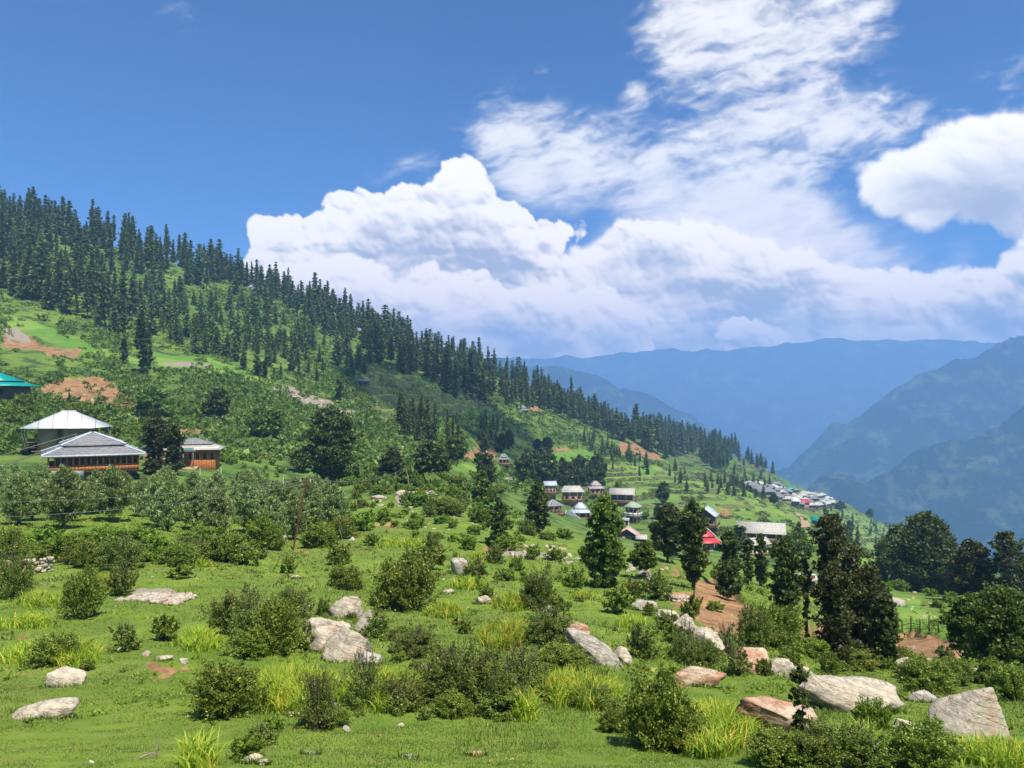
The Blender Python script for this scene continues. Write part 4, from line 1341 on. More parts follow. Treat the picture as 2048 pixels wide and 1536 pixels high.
TREES = [
    # u, v base, width px, height px, profile, leaf kind, label, extra
    (660, 968, 92, 150, [(0.06, .55), (0.2, .8), (0.35, 1.0), (0.6, .95), (0.8, .9), (0.93, .6), (1.0, .15)], 'oak', 'large billowing dark tree with yellowish top beside the end of the orchard', dict(flat=.7, rag=.35)),
    (786, 962, 72, 62, [(0.05, 1.0), (0.25, .95), (0.5, .75), (0.75, .5), (0.9, .28), (1.0, .1)], 'oak', 'low broad dark cedar with layered flat branches on the green slope', dict(flat=.22, rag=.3)),
    (862, 962, 64, 78, ROUND, 'oak', 'dark bushy tree right of the layered cedar', {}),
    (912, 925, 40, 56, ROUND, 'green', 'rounded mid green tree below the wooded hollow', {}),
    (981, 970, 38, 66, [(0.1, .3), (0.3, .7), (0.55, .95), (0.8, 1.0), (0.93, .7), (1.0, .2)], 'oak', 'leaning dark tree with thick upper crown standing alone above the yellow field', dict(lean=(-.25, 0))),
    (965, 1012, 46, 70, CONE, 'green', 'bright green cone shaped tree beside the leaning dark tree', {}),
    (1001, 1092, 38, 96, LUMPS3, 'oak', 'narrow dark tree covered in foliage down to its foot in the middle of the meadow', dict(lean=(-.05, 0))),
    (1075, 1066, 44, 104, [(0.04, .35), (0.2, .75), (0.4, 1.0), (0.6, .85), (0.8, .55), (1.0, .1)], 'oak', 'tall dark pointed tree just left of the village roofs', {}),
    (1208, 1173, 74, 178, [(0.02, .55), (0.14, .75), (0.3, .95), (0.46, 1.0), (0.6, .78), (0.75, .8), (0.9, .6), (1.0, .25)], 'green', 'tall feathery green tree in front of the middle of the village', dict(rag=.28, n_leaf=13000)),
    (1288, 1158, 48, 74, [(0.30, .55), (0.42, 1.0), (0.6, .95), (0.8, .75), (1.0, .2)], 'green', 'small round headed green tree on a bare trunk by the white rocks', {}),
    (1336, 1125, 62, 116, ROUND, 'oak', 'dark green spreading tree left of the twin lobed column tree', dict(lean=(.02, 0))),
    (1386, 1178, 52, 176, [(0.10, .35), (0.2, .6), (0.34, .95), (0.5, .95), (0.62, .75), (0.74, 1.0), (0.9, .8), (1.0, .25)], 'oak', 'tall dark column tree in front of the red roofed house', dict(rag=.3, n_leaf=8000)),
    (1456, 1200, 50, 74, ROUND, 'oak', 'bushy dark green tree on the orange bank right of the tall column tree', {}),
    (1462, 1162, 44, 98, LUMPS2, 'oak', 'dark leafy tree rising behind the bushy tree of the orange bank', dict(lean=(-.05, 0))),
    (1496, 1170, 30, 92, STEM, 'oak', 'thin lacy tree with bare lower stem before the white building', dict(rag=.5, inner=.8, n_leaf=1800)),
    (1522, 1172, 26, 104, LUMPS3, 'oak', 'slender black looking tree at the corner of the white building', {}),
    (1572, 1296, 62, 218, [(0.20, .3), (0.32, .75), (0.45, .9), (0.6, .7), (0.75, 1.0), (0.9, .8), (1.0, .25)], 'oak', 'tall open dark tree left of the giant brown tree', dict(rag=.5, inner=.7, n_leaf=8000)),
    (1612, 1290, 20, 190, [(0.16, .3), (0.3, .5), (0.5, .45), (0.66, .9), (0.85, 1.0), (1.0, .3)], 'oak', 'very thin ivy clad stem close beside the giant brown tree', dict(rag=.5, inner=.6, n_leaf=3000)),
    (1660, 1300, 62, 268, [(0.30, .3), (0.5, .7), (0.7, .8), (0.82, 1.0), (0.93, .85), (1.0, .3)], 'brownoak', 'brown topped tree rising from the left flank of the giant brown tree', dict(rag=.35, n_leaf=7000)),
    (1712, 1334, 104, 240, [(0.04, .50), (0.14, .78), (0.3, .95), (0.5, 1.0), (0.68, .85), (0.84, .6), (0.95, .36), (1.0, .12)], 'brownoak', 'giant dark brownish tree, the biggest crown of the right foreground', dict(n_leaf=15000, clumps=360, split=2, rag=.34)),
    (1668, 1326, 84, 200, LUMPS3, 'brownoak', 'dark brownish crown fused to the left side of the giant tree', dict(n_leaf=9000, clumps=240, split=1, rag=.34)),
    (1744, 1334, 66, 186, LUMPS2, 'brownoak', 'dark crown fused to the right side of the giant tree', dict(n_leaf=8000, clumps=220, split=1, rag=.34)),
    (1762, 1338, 52, 150, [(0.06, .5), (0.25, .9), (0.5, 1.0), (0.75, .75), (1.0, .2)], 'oak', 'smaller grey green tree leaning out right of the giant brown tree', dict(lean=(.08, 0))),
    (1800, 1172, 92, 118, BIG, 'grove', 'wide green tree forming the left half of the big round pair against the blue mountains', dict(rag=.25)),
    (1852, 1184, 124, 152, BIG, 'oak', 'tallest round tree of the pair against the blue mountains', dict(n_leaf=18000, clumps=380, rag=.22)),
    (1944, 1206, 84, 124, BIG, 'brownoak', 'brown leaved round tree right of the big green pair', dict(n_leaf=9000)),
    (2012, 1215, 80, 148, [(0.15, .6), (0.4, .9), (0.6, 1.0), (0.8, .8), (1.0, .4)], 'brownoak', 'thin crowned tree with bare forked branches near the right edge', dict(rag=.5, inner=.9, n_leaf=3800, limbs=44, clumps=90)),
    (1932, 1338, 70, 150, [(0.22, .6), (0.4, .9), (0.6, 1.0), (0.8, .8), (1.0, .25)], 'grove', 'left stem of the leafy green trees at the right edge beside the orange field', dict(lean=(.05, 0), n_leaf=9000, split=1)),
    (2010, 1350, 130, 172, [(0.14, .7), (0.35, .95), (0.6, 1.0), (0.8, .8), (1.0, .25)], 'grove', 'leafy green tree filling the right edge above the boulders', dict(n_leaf=18000, clumps=380, split=2)),
    (2085, 1230, 90, 170, BIG, 'brownoak', 'brown twiggy tree cut by the right edge of the picture', dict(rag=.5, inner=.8, n_leaf=6000, limbs=30)),
    (1326, 1011, 24, 46, COLU, 'oak', 'dark egg shaped tree on the terraces right of the village', {}),
    (1315, 1038, 14, 26, COLU, 'oak', 'small dark tree below the egg shaped one', {}),
    (1416, 1030, 9, 17, COLU, 'oak', 'tiny dark tree beside the brown patch on the terraces', {}),
    (1518, 1062, 18, 17, ROUND, 'oak', 'small round tree behind the large slate roof', {}),
    (1562, 1066, 14, 18, ROUND, 'oak', 'small round tree right of the large slate roof on the green slope', {}),
    (1598, 1076, 22, 30, CONE, 'green', 'spiky pale tree by the end of the village track', {}),
    (1592, 1120, 60, 52, ROUND, 'green', 'pale green rounded tree behind the thin stem', {}),
    (1478, 1100, 34, 50, ROUND, 'oak', 'grey green tree between the red roof and the slate roof', dict(inner=.8)),
    (1740, 1018, 10, 15, COLU, 'oak', 'lone dot of a tree on the far crest right of the distant village', {}),
    (1548, 1006, 14, 16, ROUND, 'oak', 'dark round tree inside the distant village', {}),
    (1680, 1020, 16, 16, ROUND, 'oak', 'dark round tree at the right end of the distant village', {}),
    (1700, 1064, 12, 22, COLU, 'oak', 'thin dark tree on the far right terraces', {}),
    (287, 748, 22, 128, [(0.03, .8), (0.2, .9), (0.45, .85), (0.6, 1.0), (0.8, .8), (1.0, .25)], 'oak', 'tall dark poplar, the higher of two on the left slope', dict(lean=(-.03, 0))),
    (297, 738, 14, 76, COLU, 'oak', 'shorter poplar touching the tall one on the left slope', {}),
    (248, 728, 13, 52, COLU, 'oak', 'thin dark tree left of the two poplars', {}),
    (678, 806, 15, 46, COLU, 'oak', 'dark slender tree standing over the scree', {}),
    (487, 740, 9, 30, COLU, 'oak', 'thin tree, left one of three on the slope above the scree', {}),
    (515, 752, 15, 38, COLU, 'oak', 'fuller tree, middle one of three on the slope above the scree', {}),
    (530, 756, 7, 36, COLU, 'oak', 'stick thin tree, right one of three on the slope above the scree', {}),
    (584, 744, 12, 22, COLU, 'oak', 'small tree on the slope left of the slender one over the scree', {}),
    (303, 838, 56, 62, ROUND, 'green', 'round green tree below the bare earth on the left', dict(flat=.6)),
    (309, 948, 44, 112, [(0.04, .7), (0.18, .9), (0.32, .5), (0.45, .45), (0.6, .95), (0.8, 1.0), (0.95, .7), (1.0, .3)], 'brownoak', 'dark lopped tree with a mop of leaves before the small pale blue roof', dict(rag=.35)),
    (347, 950, 40, 106, LUMPS3, 'oak', 'second dark lopped tree right beside the first before the pale blue roof', dict(rag=.35)),
    (437, 842, 40, 66, ROUND, 'oak', 'dark green tree on the bushy bank above the right house of the left farm', {}),
    (412, 838, 26, 36, ROUND, 'green', 'lighter green tree left of the dark one on the bushy bank', {}),
    (530, 880, 70, 64, ROUND, 'green', 'broad pale green tree on the bushy slope left of the billowing dark tree', {}),
    (604, 945, 40, 54, ROUND, 'green', 'small light green tree at the foot of the bushy slope', {}),
    (700, 905, 24, 42, ROUND, 'green', 'small green tree just right of the billowing dark tree', {}),
    (816, 978, 40, 44, CONE, 'green', 'fresh green tree right below the layered cedar', {}),
    (1095, 902, 24, 26, ROUND, 'oak', 'dark round tree on the slope above the village wood', {}),
    (1074, 898, 12, 20, COLU, 'oak', 'small dark tree left of the round one above the village wood', {}),
    (1600, 1482, 34, 152, [(0.12, .35), (0.28, .9), (0.42, .5), (0.58, 1.0), (0.72, .5), (0.86, .7), (1.0, .3)], 'oak', 'ivy covered upright sapling in front of the slanting rusty slab', dict(rag=.5, inner=.8, n_leaf=1900, clumps=70, cr=(.12, .2))),
    (300, 1065, 20, 0, ROUND, 'apple', '', None),
]
LEAFSZ = {'oak': 1.0, 'brownoak': 0.95, 'green': 1.0, 'grove': 1.0}
for (u, v, w, h, prof, kind, label, ex) in TREES:
    if ex is None: continue
    p = spot(u, v)
    k = p.y / FPX
    W, H = w * k * 0.5, h * k
    pr = [(a, b * W) for a, b in prof]
    leaf = max(1.9 * p.y / FPX * 2.0, 0.0) * LEAFSZ[kind]      # about two picture elements of the small picture
    area = w * h / 4.0
    n_leaf = ex.pop('n_leaf', None) or int(min(13000, max(600, area * 4.0)))
    cl = ex.pop('clumps', None) or int(min(320, max(40, n_leaf / 26)))
    T = make_tree(rngT, H, pr, L[kind], n_leaf, leaf, cl, trunk_r=max(0.10, H * 0.020) if H > 3 else 0.013, limbs=ex.pop('limbs', 14 if h > 60 else 4), **ex)
    put_tree(T, p, label, 'deciduous_tree' if 'cedar' not in label else 'cedar_tree')
# two rows of dark trees behind the village
for poly, n, hp, kind, label, group in [
    ([(1030, 950), (1110, 948), (1120, 978), (1035, 972)], 9, (46, 74), 'oak', 'large dark tree in the grove behind the left end of the village', 'grove behind the village'),
    ([(1118, 968), (1204, 966), (1204, 978), (1118, 978)], 13, (34, 60), 'oak', 'dark slim tree in the grove right behind the pink tiered roof', 'grove behind the pink roof'),
    ([(885, 905), (1010, 890), (1030, 905), (900, 925)], 9, (22, 40), 'oak', 'dark tree at the lower edge of the wooded hollow', 'trees at the edge of the wooded hollow'),
]:
    protos = []
    for (u, v) in pick(poly, n, rngT, 6):
        p = spot(u, v)
        h = rngT.uniform(*hp) * p.y / FPX
        lab = '%s dark tree in the %s %s' % ('taller' if h * FPX / p.y > sum(hp) / 2 else 'lower', 'grove' if 'grove' in group else 'hollow', near(u, v))
        if len(protos) < 4:
            T = make_tree(rngT, h, [(a, b * h * rngT.uniform(.20, .34)) for a, b in (ROUND if len(protos) % 2 else COLU)], L[kind], 1500, 0.0026 * p.y, 40, limbs=4)
            protos.append((put_tree(T, p, lab, 'deciduous_tree', group=group), h))
        else:
            src, h0 = protos[rngT.integers(4)]
            o = copy_tree(src)
            o['label'] = lab
            o.location = p
            o.scale = (h / h0,) * 3
            o.rotation_euler = (0, 0, rngT.uniform(0, 6.28))

# ------------------------------------------------------------------ orchard
AP = []
for i in range(7):
    H = 4.9
    pr = [(0.14, .7), (0.28, 1.25), (0.5, 1.45), (0.7, 1.2), (0.88, .75), (1.0, .2)]
    F, S, m_, b_ = make_tree(rngT, H, pr, L['apple'], 5200, 0.095, 120, trunk_r=0.10, trunk_to=0.7, limbs=22, long=2.5, rag=.22, droop=-.9, inner=.7, cr=(.09, .14))
    AP.append((F.mesh('crown', L['apple']), S.mesh('trunk', M_BARK, True)))
n_ap = 0
rows_y = [61, 66.5, 72, 78, 84, 90, 96, 102, 108]
for ri, Y in enumerate(rows_y):
    u = -70.0 + (ri * 37) % 60
    while u < 688:
        uu = u + rngT.uniform(-12, 12)
        Yj = Y + rngT.uniform(-1.0, 1.0) + max(0, (uu - 380)) * 0.012
        u += 3.9 / Y * FPX * rngT.uniform(0.85, 1.12)
        if uu > 560 and ri < 1: continue
        if ri == 0 and (90 < uu < 120 or 180 < uu < 235): continue
        if uu > 690 - ri * 6: continue
        if uu < 480 and Yj > 97: continue
        if 95 < uu < 310 and Yj > 86: continue
        p = at_dist(uu, Yj)
        s = rngT.uniform(0.82, 1.10) * (0.92 if Yj < 70 else 0.76 if uu < 480 else .9)
        front = ri == 0
        place = ('leftmost part' if uu < 130 else 'left part' if uu < 300 else 'middle' if uu < 480 else 'right end')
        row = 'front row' if ri == 0 else 'second row' if ri == 1 else 'back rows'
        fm, sm = AP[n_ap % 7]
        r = empty('fruit_tree', p, rngT.uniform(0, 6.28))
        obj('crown', fm, r)
        obj('trunk', sm, r)
        r.scale = (s * rngT.uniform(.95, 1.1), s * rngT.uniform(.95, 1.1), s)
        n_ap += 1
        vv_ = HOR - p.z / p.y * FPX
        tag(r, '%s orchard tree in row %s from the front, %s' % ('taller' if s > .8 else 'lower', ['one', 'two', 'three', 'four', 'five', 'six', 'seven', 'eight', 'nine'][ri],
            'below the teal roof' if uu < 60 else 'below the barn' if uu < 125 else 'left below the galleried house' if uu < 190 else 'right below the galleried house' if uu < 270 else 'below the lopped trees' if uu < 360
            else 'below the small orange house' if uu < 440 else 'behind the right half of the hedge' if uu < 530 else 'left of the pole' if uu < 600 else 'right of the pole'), 'fruit tree', 'orchard trees')
print('orchard', n_ap)

# ------------------------------------------------------------------ shrubs of the foreground and the meadow: u, v base, width, height (photo pixels), kind, label
NEAR = [
    (440, 1434, 142, 128, 'juniper', 'big dense dark shrub in front of the large yellow iris bed'),
    (1310, 1500, 140, 176, 'juniper', 'tall dark shrub in the foreground right of the bottom centre'),
    (1372, 1506, 110, 88, 'juniper', 'lower dark shrub leaning against the tall one in the foreground'),
    (462, 1268, 105, 98, 'scrub', 'brownish shrub with pointed tip at the left of the group by the white outcrop'),
    (548, 1308, 108, 128, 'juniper', 'largest green shrub of the group left of the white outcrop'),
    (505, 1290, 84, 100, 'scrub', 'middle shrub of the group left of the white outcrop'),
    (585, 1235, 70, 60, 'scrub', 'small shrub behind the group left of the white outcrop'),
    (620, 1300, 55, 62, 'juniper', 'dark little shrub touching the left side of the white outcrop'),
    (500, 1312, 100, 60, 'juniper', 'low shrub at the foot of the group left of the white outcrop'),
    (150, 1238, 78, 120, 'juniper', 'upright dark shrub on the left meadow casting a round shadow'),
    (322, 1282, 62, 62, 'juniper', 'pyramid shaped small shrub on the left meadow'),
    (247, 1302, 54, 58, 'scrub', 'dark shrub with a small white stone at its foot'),
    (100, 1330, 110, 66, 'juniper', 'rounded shrub in the middle of the left iris bed'),
    (171, 1342, 28, 26, 'juniper', 'tiny dark bush above the left boulder'),
    (576, 1147, 36, 42, 'juniper', 'small isolated bush on the grass below the leaning pole'),
    (355, 1158, 52, 34, 'juniper', 'low bush in front of the thin iris strip on the left meadow'),
    (236, 1192, 50, 66, 'scrub', 'brown twiggy shrub beside the low stone ruin'),
    (800, 1222, 128, 132, 'juniper', 'large green shrub in the middle of the meadow'),
    (842, 1196, 50, 66, 'scrub', 'small shrub at the right flank of the large meadow shrub'),
    (686, 1178, 72, 58, 'juniper', 'dark round shrub left of the large meadow shrub'),
    (676, 1130, 46, 52, 'juniper', 'round shrub on the grass above the dark round one'),
    (858, 1140, 62, 58, 'juniper', 'dense shrub just left of the square grey rock'),
    (866, 1108, 36, 44, 'scrub', 'pointed shrub behind the dense one left of the square rock'),
    (948, 1170, 56, 52, 'scrub', 'shrub right against the square grey rock'),
    (972, 1202, 32, 40, 'juniper', 'narrow shrub on the earth bank below the square rock'),
    (1078, 1222, 66, 92, 'scrub', 'tall loose shrub above the pale rock in the middle'),
    (1096, 1292, 84, 78, 'scrub', 'loose green shrub below the pale rock in the middle'),
    (1120, 1222, 44, 40, 'juniper', 'small shrub right of the tall loose one'),
    (1152, 1176, 38, 46, 'juniper', 'small fresh shrub left of the feathery tree'),
    (1240, 1228, 60, 62, 'juniper', 'rounded shrub above the small yellow iris bed'),
    (1287, 1318, 62, 70, 'scrub', 'roundish shrub right of the slanting grey slab'),
    (1215, 1194, 16, 18, 'juniper', 'tiny bush at the foot of the feathery tree'),
    (1230, 1262, 14, 10, 'juniper', 'tiny tuft right of the yellow iris bed'),
    (1300, 1232, 24, 30, 'juniper', 'small bush below the row of white stones'),
    (1160, 1204, 22, 12, 'scrub', 'flat little bush in the open grass'),
    (945, 1420, 104, 136, 'scrub', 'tallest brownish shrub of the mass at the bottom centre'),
    (880, 1412, 92, 104, 'scrub', 'brownish shrub forming the left part of the bottom centre mass'),
    (992, 1424, 84, 104, 'scrub', 'brownish shrub forming the right part of the bottom centre mass'),
    (905, 1434, 84, 56, 'juniper', 'low green shrub at the foot of the bottom centre mass'),
    (900, 1360, 90, 80, 'scrub', 'rusty tinted shrub behind the wide brownish one'),
    (1042, 1400, 110, 96, 'twig', 'dark bare twiggy shrub right of the wide brownish one'),
    (1010, 1432, 120, 60, 'scrub', 'low dark shrub in front of the twiggy one at the bottom centre'),
    (1124, 1350, 116, 62, 'juniper', 'spreading green shrub left of the slanting grey slab'),
    (1190, 1420, 80, 50, 'scrub', 'low scrub at the end of the central iris bed'),
    (1236, 1465, 70, 56, 'juniper', 'rambling low shrub left of the tall foreground shrub'),
    (632, 1462, 78, 122, 'twig', 'shrub of bare dark sticks in the large iris bed'),
    (730, 1418, 84, 110, 'twig', 'second shrub of bare sticks right of the pointed grey stone'),
    (800, 1420, 84, 70, 'scrub', 'dark scrub between the bare sticks and the brownish mass'),
    (640, 1458, 100, 46, 'juniper', 'low green scrub around the pointed grey stone'),
    (838, 1302, 70, 44, 'scrub', 'grey green shrub above the brownish mass'),
    (752, 1276, 48, 50, 'scrub', 'dark shrub right above the white outcrop'),
    (645, 1232, 28, 40, 'scrub', 'small shrub growing among the white rocks of the outcrop'),
    (930, 1268, 30, 34, 'juniper', 'small dark bush left of the central iris bed on the grass'),
    (912, 1252, 24, 20, 'juniper', 'tiny bush beside the small dark one on the central grass'),
    (520, 1492, 56, 44, 'scrub', 'small rough bush near the bottom by the bright fern'),
    (490, 1518, 62, 48, 'fresh', 'bright green fern near the bottom edge'),
    (545, 1462, 40, 28, 'fresh', 'small fern patch below the large iris bed'),
    (54, 1448, 20, 12, 'juniper', 'tiny weed on the grass in the lower left'),
    (1515, 1296, 70, 86, 'scrub', 'dark crooked shrub left of the leafy shrub over the red rocks'),
    (1556, 1300, 100, 108, 'juniper', 'leafy grey green shrub standing behind the red rocks'),
    (1372, 1322, 54, 72, 'twig', 'twiggy shrub on the pale rock face'),
    (1404, 1335, 70, 62, 'scrub', 'grey green scrub at the foot of the pale rock face'),
    (1352, 1288, 60, 48, 'juniper', 'low shrub above the pale rock face'),
    (1456, 1312, 52, 60, 'twig', 'bare twigged shrub between the two red rocks'),
    (1478, 1352, 60, 58, 'twig', 'dark twiggy shrub in the gap of the red rocks'),
    (1530, 1352, 30, 40, 'juniper', 'dark tuft on the right red rock'),
    (1570, 1536, 120, 78, 'juniper', 'dark shrub at the bottom edge before the slanting boulder'),
    (1655, 1540, 110, 96, 'scrub', 'scrub at the bottom edge right of the ivy covered stick'),
    (1748, 1540, 120, 84, 'scrub', 'rusty speckled shrub at the bottom edge below the big flat boulder'),
    (1852, 1540, 130, 104, 'juniper', 'dark green shrub at the bottom edge right of the rusty one'),
    (1750, 1462, 66, 70, 'fresh', 'fresh green shrub at the right foot of the big flat boulder'),
    (1866, 1388, 110, 84, 'juniper', 'wide green shrub behind the small dark boulder'),
    (1920, 1362, 70, 50, 'juniper', 'low shrub right of the wide one behind the pointed boulder'),
    (1660, 1352, 34, 56, 'juniper', 'narrow dark shrub before the giant brown tree'),
    (1692, 1330, 44, 60, 'fresh', 'pale green sapling at the foot of the giant brown tree'),
    (1722, 1340, 110, 40, 'juniper', 'spreading scrub at the foot of the giant brown tree'),
    (1630, 1318, 70, 44, 'fresh', 'fresh green bush left below the giant brown tree'),
    (1800, 1335, 70, 40, 'juniper', 'low bush between the orange field and the boulders'),
    (2030, 1400, 90, 76, 'juniper', 'dark shrub on the right edge above the pointed boulder'),
    (2010, 1360, 90, 50, 'juniper', 'shrub under the leafy trees at the right edge'),
    (1430, 1222, 30, 22, 'fresh', 'single green bush on the orange earth bank'),
    (1310, 1200, 60, 56, 'scrub', 'scrub on the little cliff by the row of white stones'),
    (1268, 1192, 34, 36, 'scrub', 'small scrub left of the little cliff'),
    (1385, 1238, 44, 60, 'juniper', 'pale green upright bush under the tall column tree'),
    (1340, 1262, 46, 40, 'scrub', 'grey scrub on the white stone ridge'),
    (20, 1200, 60, 110, 'scrub', 'rough dark shrub cut by the left edge'),
    (4, 1120, 60, 80, 'juniper', 'grey green shrub cut by the left edge above the stone wall'),
    # hedge between the orchard and the meadow
    (70, 1128, 70, 50, 'juniper', 'dark bush at the left start of the hedge over the stone wall'),
    (128, 1122, 84, 62, 'fresh', 'fresh green bush of the hedge right of the stone wall'),
    (186, 1134, 80, 64, 'juniper', 'dark bush of the hedge behind the upright shrub'),
    (240, 1140, 84, 66, 'scrub', 'reddish brown bush of the hedge'),
    (296, 1122, 80, 60, 'fresh', 'bright leafy bush in the middle of the hedge'),
    (350, 1132, 80, 54, 'juniper', 'low dark bush of the hedge above the thin iris strip'),
    (392, 1118, 70, 48, 'scrub', 'grey matted bush of the hedge'),
    (440, 1124, 84, 70, 'juniper', 'full green bush in the right half of the hedge'),
    (486, 1130, 54, 60, 'juniper', 'dark bush at the lower right corner of the hedge'),
    (520, 1098, 70, 72, 'fresh', 'tall yellow green bush ending the hedge left of the pole'),
    (90, 1092, 60, 40, 'fresh', 'green undergrowth behind the left of the hedge'),
    (200, 1090, 90, 40, 'fresh', 'bushy weeds behind the hedge under the orchard'),
    (280, 1086, 60, 36, 'fresh', 'weeds behind the bright leafy bush of the hedge'),
    (400, 1088, 80, 40, 'fresh', 'light weeds behind the grey matted bush'),
    (632, 1096, 66, 56, 'fresh', 'round grassy bush right of the leaning pole'),
    (676, 1080, 64, 56, 'juniper', 'dark bush behind the round grassy one'),
    (720, 1062, 56, 44, 'fresh', 'light bush beyond the end of the orchard'),
    (590, 1062, 60, 40, 'fresh', 'weeds at the foot of the orchard behind the pole'),
    (742, 1092, 30, 30, 'juniper', 'little dark bush above the open grass'),
    (890, 1030, 84, 44, 'juniper', 'wide bush on the stony bank in the middle distance'),
    (846, 1012, 50, 30, 'fresh', 'fresh bush on the stony bank left of the wide one'),
    (958, 1046, 40, 34, 'fresh', 'light bush right of the wide one on the stony bank'),
    (1015, 1100, 60, 30, 'juniper', 'bush at the foot of the narrow dark tree'),
    (1066, 1120, 30, 36, 'juniper', 'small bush on the bouldery ledge'),
    (1112, 1122, 44, 34, 'juniper', 'bush at the right end of the bouldery ledge'),
    (1034, 1142, 30, 36, 'juniper', 'small upright bush below the bouldery ledge'),
    (990, 1128, 36, 38, 'scrub', 'dark bush left below the bouldery ledge'),
    (1010, 1160, 44, 26, 'juniper', 'group bush in the middle of the open grass'),
    (935, 1100, 30, 34, 'fresh', 'fresh bush above the square grey rock'),
]
for (u, v, w, h, kind, label) in NEAR:
    p = spot(u, min(v, 1534))
    if v > 1534: p = at_dist(u, p.y * (1 - (v - 1534) * 0.002))
    k = p.y / FPX
    p = p - Vector((0, 0, 0.03 * h * k))
    q = shrub(p + Vector((0, w * k * 0.2, 0)), w * k * 1.12, h * k * 1.0, kind, label, cat='fern' if 'fern' in label else 'shrub', name='fern' if 'fern' in label else 'shrub')

# low bushes scattered over the middle of the meadow and its edges
SC_REG = [
    ([(700, 985), (880, 985), (1060, 1010), (1160, 1080), (1000, 1110), (860, 1080), (760, 1060), (690, 1030)], 70, (12, 34), ['juniper', 'fresh', 'fresh', 'scrub'], 'small bush scattered over the stony bank in the middle distance', 'small bushes of the stony bank'),
    ([(860, 1110), (1060, 1110), (1180, 1130), (1180, 1180), (1010, 1200), (880, 1160)], 26, (7, 20), ['juniper', 'scrub', 'juniper'], 'little dark bush scattered over the central grass', 'little bushes of the central grass'),
    ([(1020, 960), (1180, 950), (1290, 990), (1320, 1060), (1180, 1040), (1060, 1030)], 40, (8, 22), ['juniper', 'fresh'], 'garden bush between the village houses', 'bushes between the village houses'),
    ([(1240, 1060), (1400, 1100), (1560, 1130), (1640, 1200), (1500, 1190), (1380, 1130), (1250, 1095)], 30, (9, 26), ['juniper', 'fresh'], 'bush on the bank below the lower village houses', 'bushes below the lower village'),
    ([(1640, 1160), (1900, 1180), (2048, 1200), (2048, 1260), (1900, 1290), (1850, 1230), (1790, 1190), (1640, 1190)], 46, (12, 34), ['juniper', 'fresh', 'fresh'], 'bush among the undergrowth round the small green field', 'bushes round the small green field'),
    ([(1560, 1300), (2048, 1320), (2048, 1400), (1830, 1380), (1560, 1360)], 30, (16, 44), ['juniper', 'juniper', 'scrub'], 'rough bush in the dark thicket behind the boulders', 'thicket behind the boulders'),
    ([(700, 1230), (900, 1290), (1080, 1300), (1080, 1330), (820, 1340), (700, 1330)], 22, (14, 40), ['scrub', 'twig', 'juniper'], 'low rough bush in the band above the central iris beds', 'rough bushes above the iris beds'),
    ([(1250, 1230), (1420, 1260), (1480, 1320), (1340, 1320), (1300, 1260)], 18, (12, 30), ['scrub', 'juniper'], 'small rough bush around the pale rock face', 'rough bushes round the pale rock face'),
    ([(640, 930), (900, 960), (1000, 960), (1000, 1000), (700, 990)], 50, (14, 36), ['fresh', 'juniper'], 'fresh bush on the slope beyond the orchard', 'fresh bushes beyond the orchard'),
    ([(430, 920), (560, 900), (640, 950), (520, 960), (440, 940)], 24, (10, 24), ['fresh'], 'green garden bush right of the left farm', 'garden bushes of the left farm'),
    ([(0, 800), (100, 800), (260, 850), (300, 900), (240, 900), (120, 830), (0, 860)], 30, (18, 44), ['fresh', 'juniper'], 'leafy bush around the upper buildings of the left farm', 'bushes of the upper left farm'),
    ([(700, 1380), (1200, 1380), (1300, 1460), (1180, 1440), (700, 1440)], 16, (24, 60), ['scrub', 'twig', 'juniper'], 'straggly bush along the edge of the foreground bank', 'straggly bushes of the foreground bank'),
    ([(20, 1110), (560, 1090), (560, 1120), (30, 1140)], 18, (24, 50), ['fresh', 'juniper', 'scrub'], 'undergrowth bush filling a gap of the hedge', 'gap fillers of the hedge'),
]
SMALL = [make_shrub(rngP, 420, 0.11, clumps=22) for _ in range(5)]
SCAT = []
for poly, n, (a, b), kinds, label, group in SC_REG:
    for (u, v) in pick(poly, n, rngT, max(4, a * 0.6)):
        p = spot(u, v)
        w = rngT.uniform(a, b) * p.y / FPX
        kd = kinds[rngT.integers(len(kinds))]
        word = {'juniper': 'dark green', 'scrub': 'brownish', 'fresh': 'fresh green', 'twig': 'twiggy'}[kd]
        wp = w * FPX / p.y
        lab = '%s %s bush %s' % ('large' if wp > 36 else 'small' if wp < 16 else 'low', word, near(u, v))
        SCAT.append((wp, p, w, w * rngT.uniform(0.6, 1.0), kd, lab, group))
SCAT.sort(key=lambda t: -t[0])
n_single = 288 - len(NEAR)
for (px, p, w, h, kd, lab, group) in SCAT[:n_single]:
    shrub(p - Vector((0, 0, 0.05 * h)), w * 1.1, h, kd, lab, group=group, parts=px > 26)
M = Mesh()
for i, (px, p, w, h, kd, lab, group) in enumerate(SCAT[n_single:]):
    F, S = SMALL[i % len(SMALL)]
    v = np.concatenate(F.v) * np.array([w * 1.1, w * 1.1, h])
    a = i * 2.399
    c, s_ = math.cos(a), math.sin(a)
    v = np.stack([v[:, 0] * c - v[:, 1] * s_, v[:, 0] * s_ + v[:, 1] * c, v[:, 2]], -1) + np.array(p)
    M.add(v, np.concatenate(F.q), np.concatenate(F.a))
tag(M.build('undergrowth', L['fresh']), 'smallest bushes and weeds strewn over the slope', 'undergrowth', None, 'stuff')


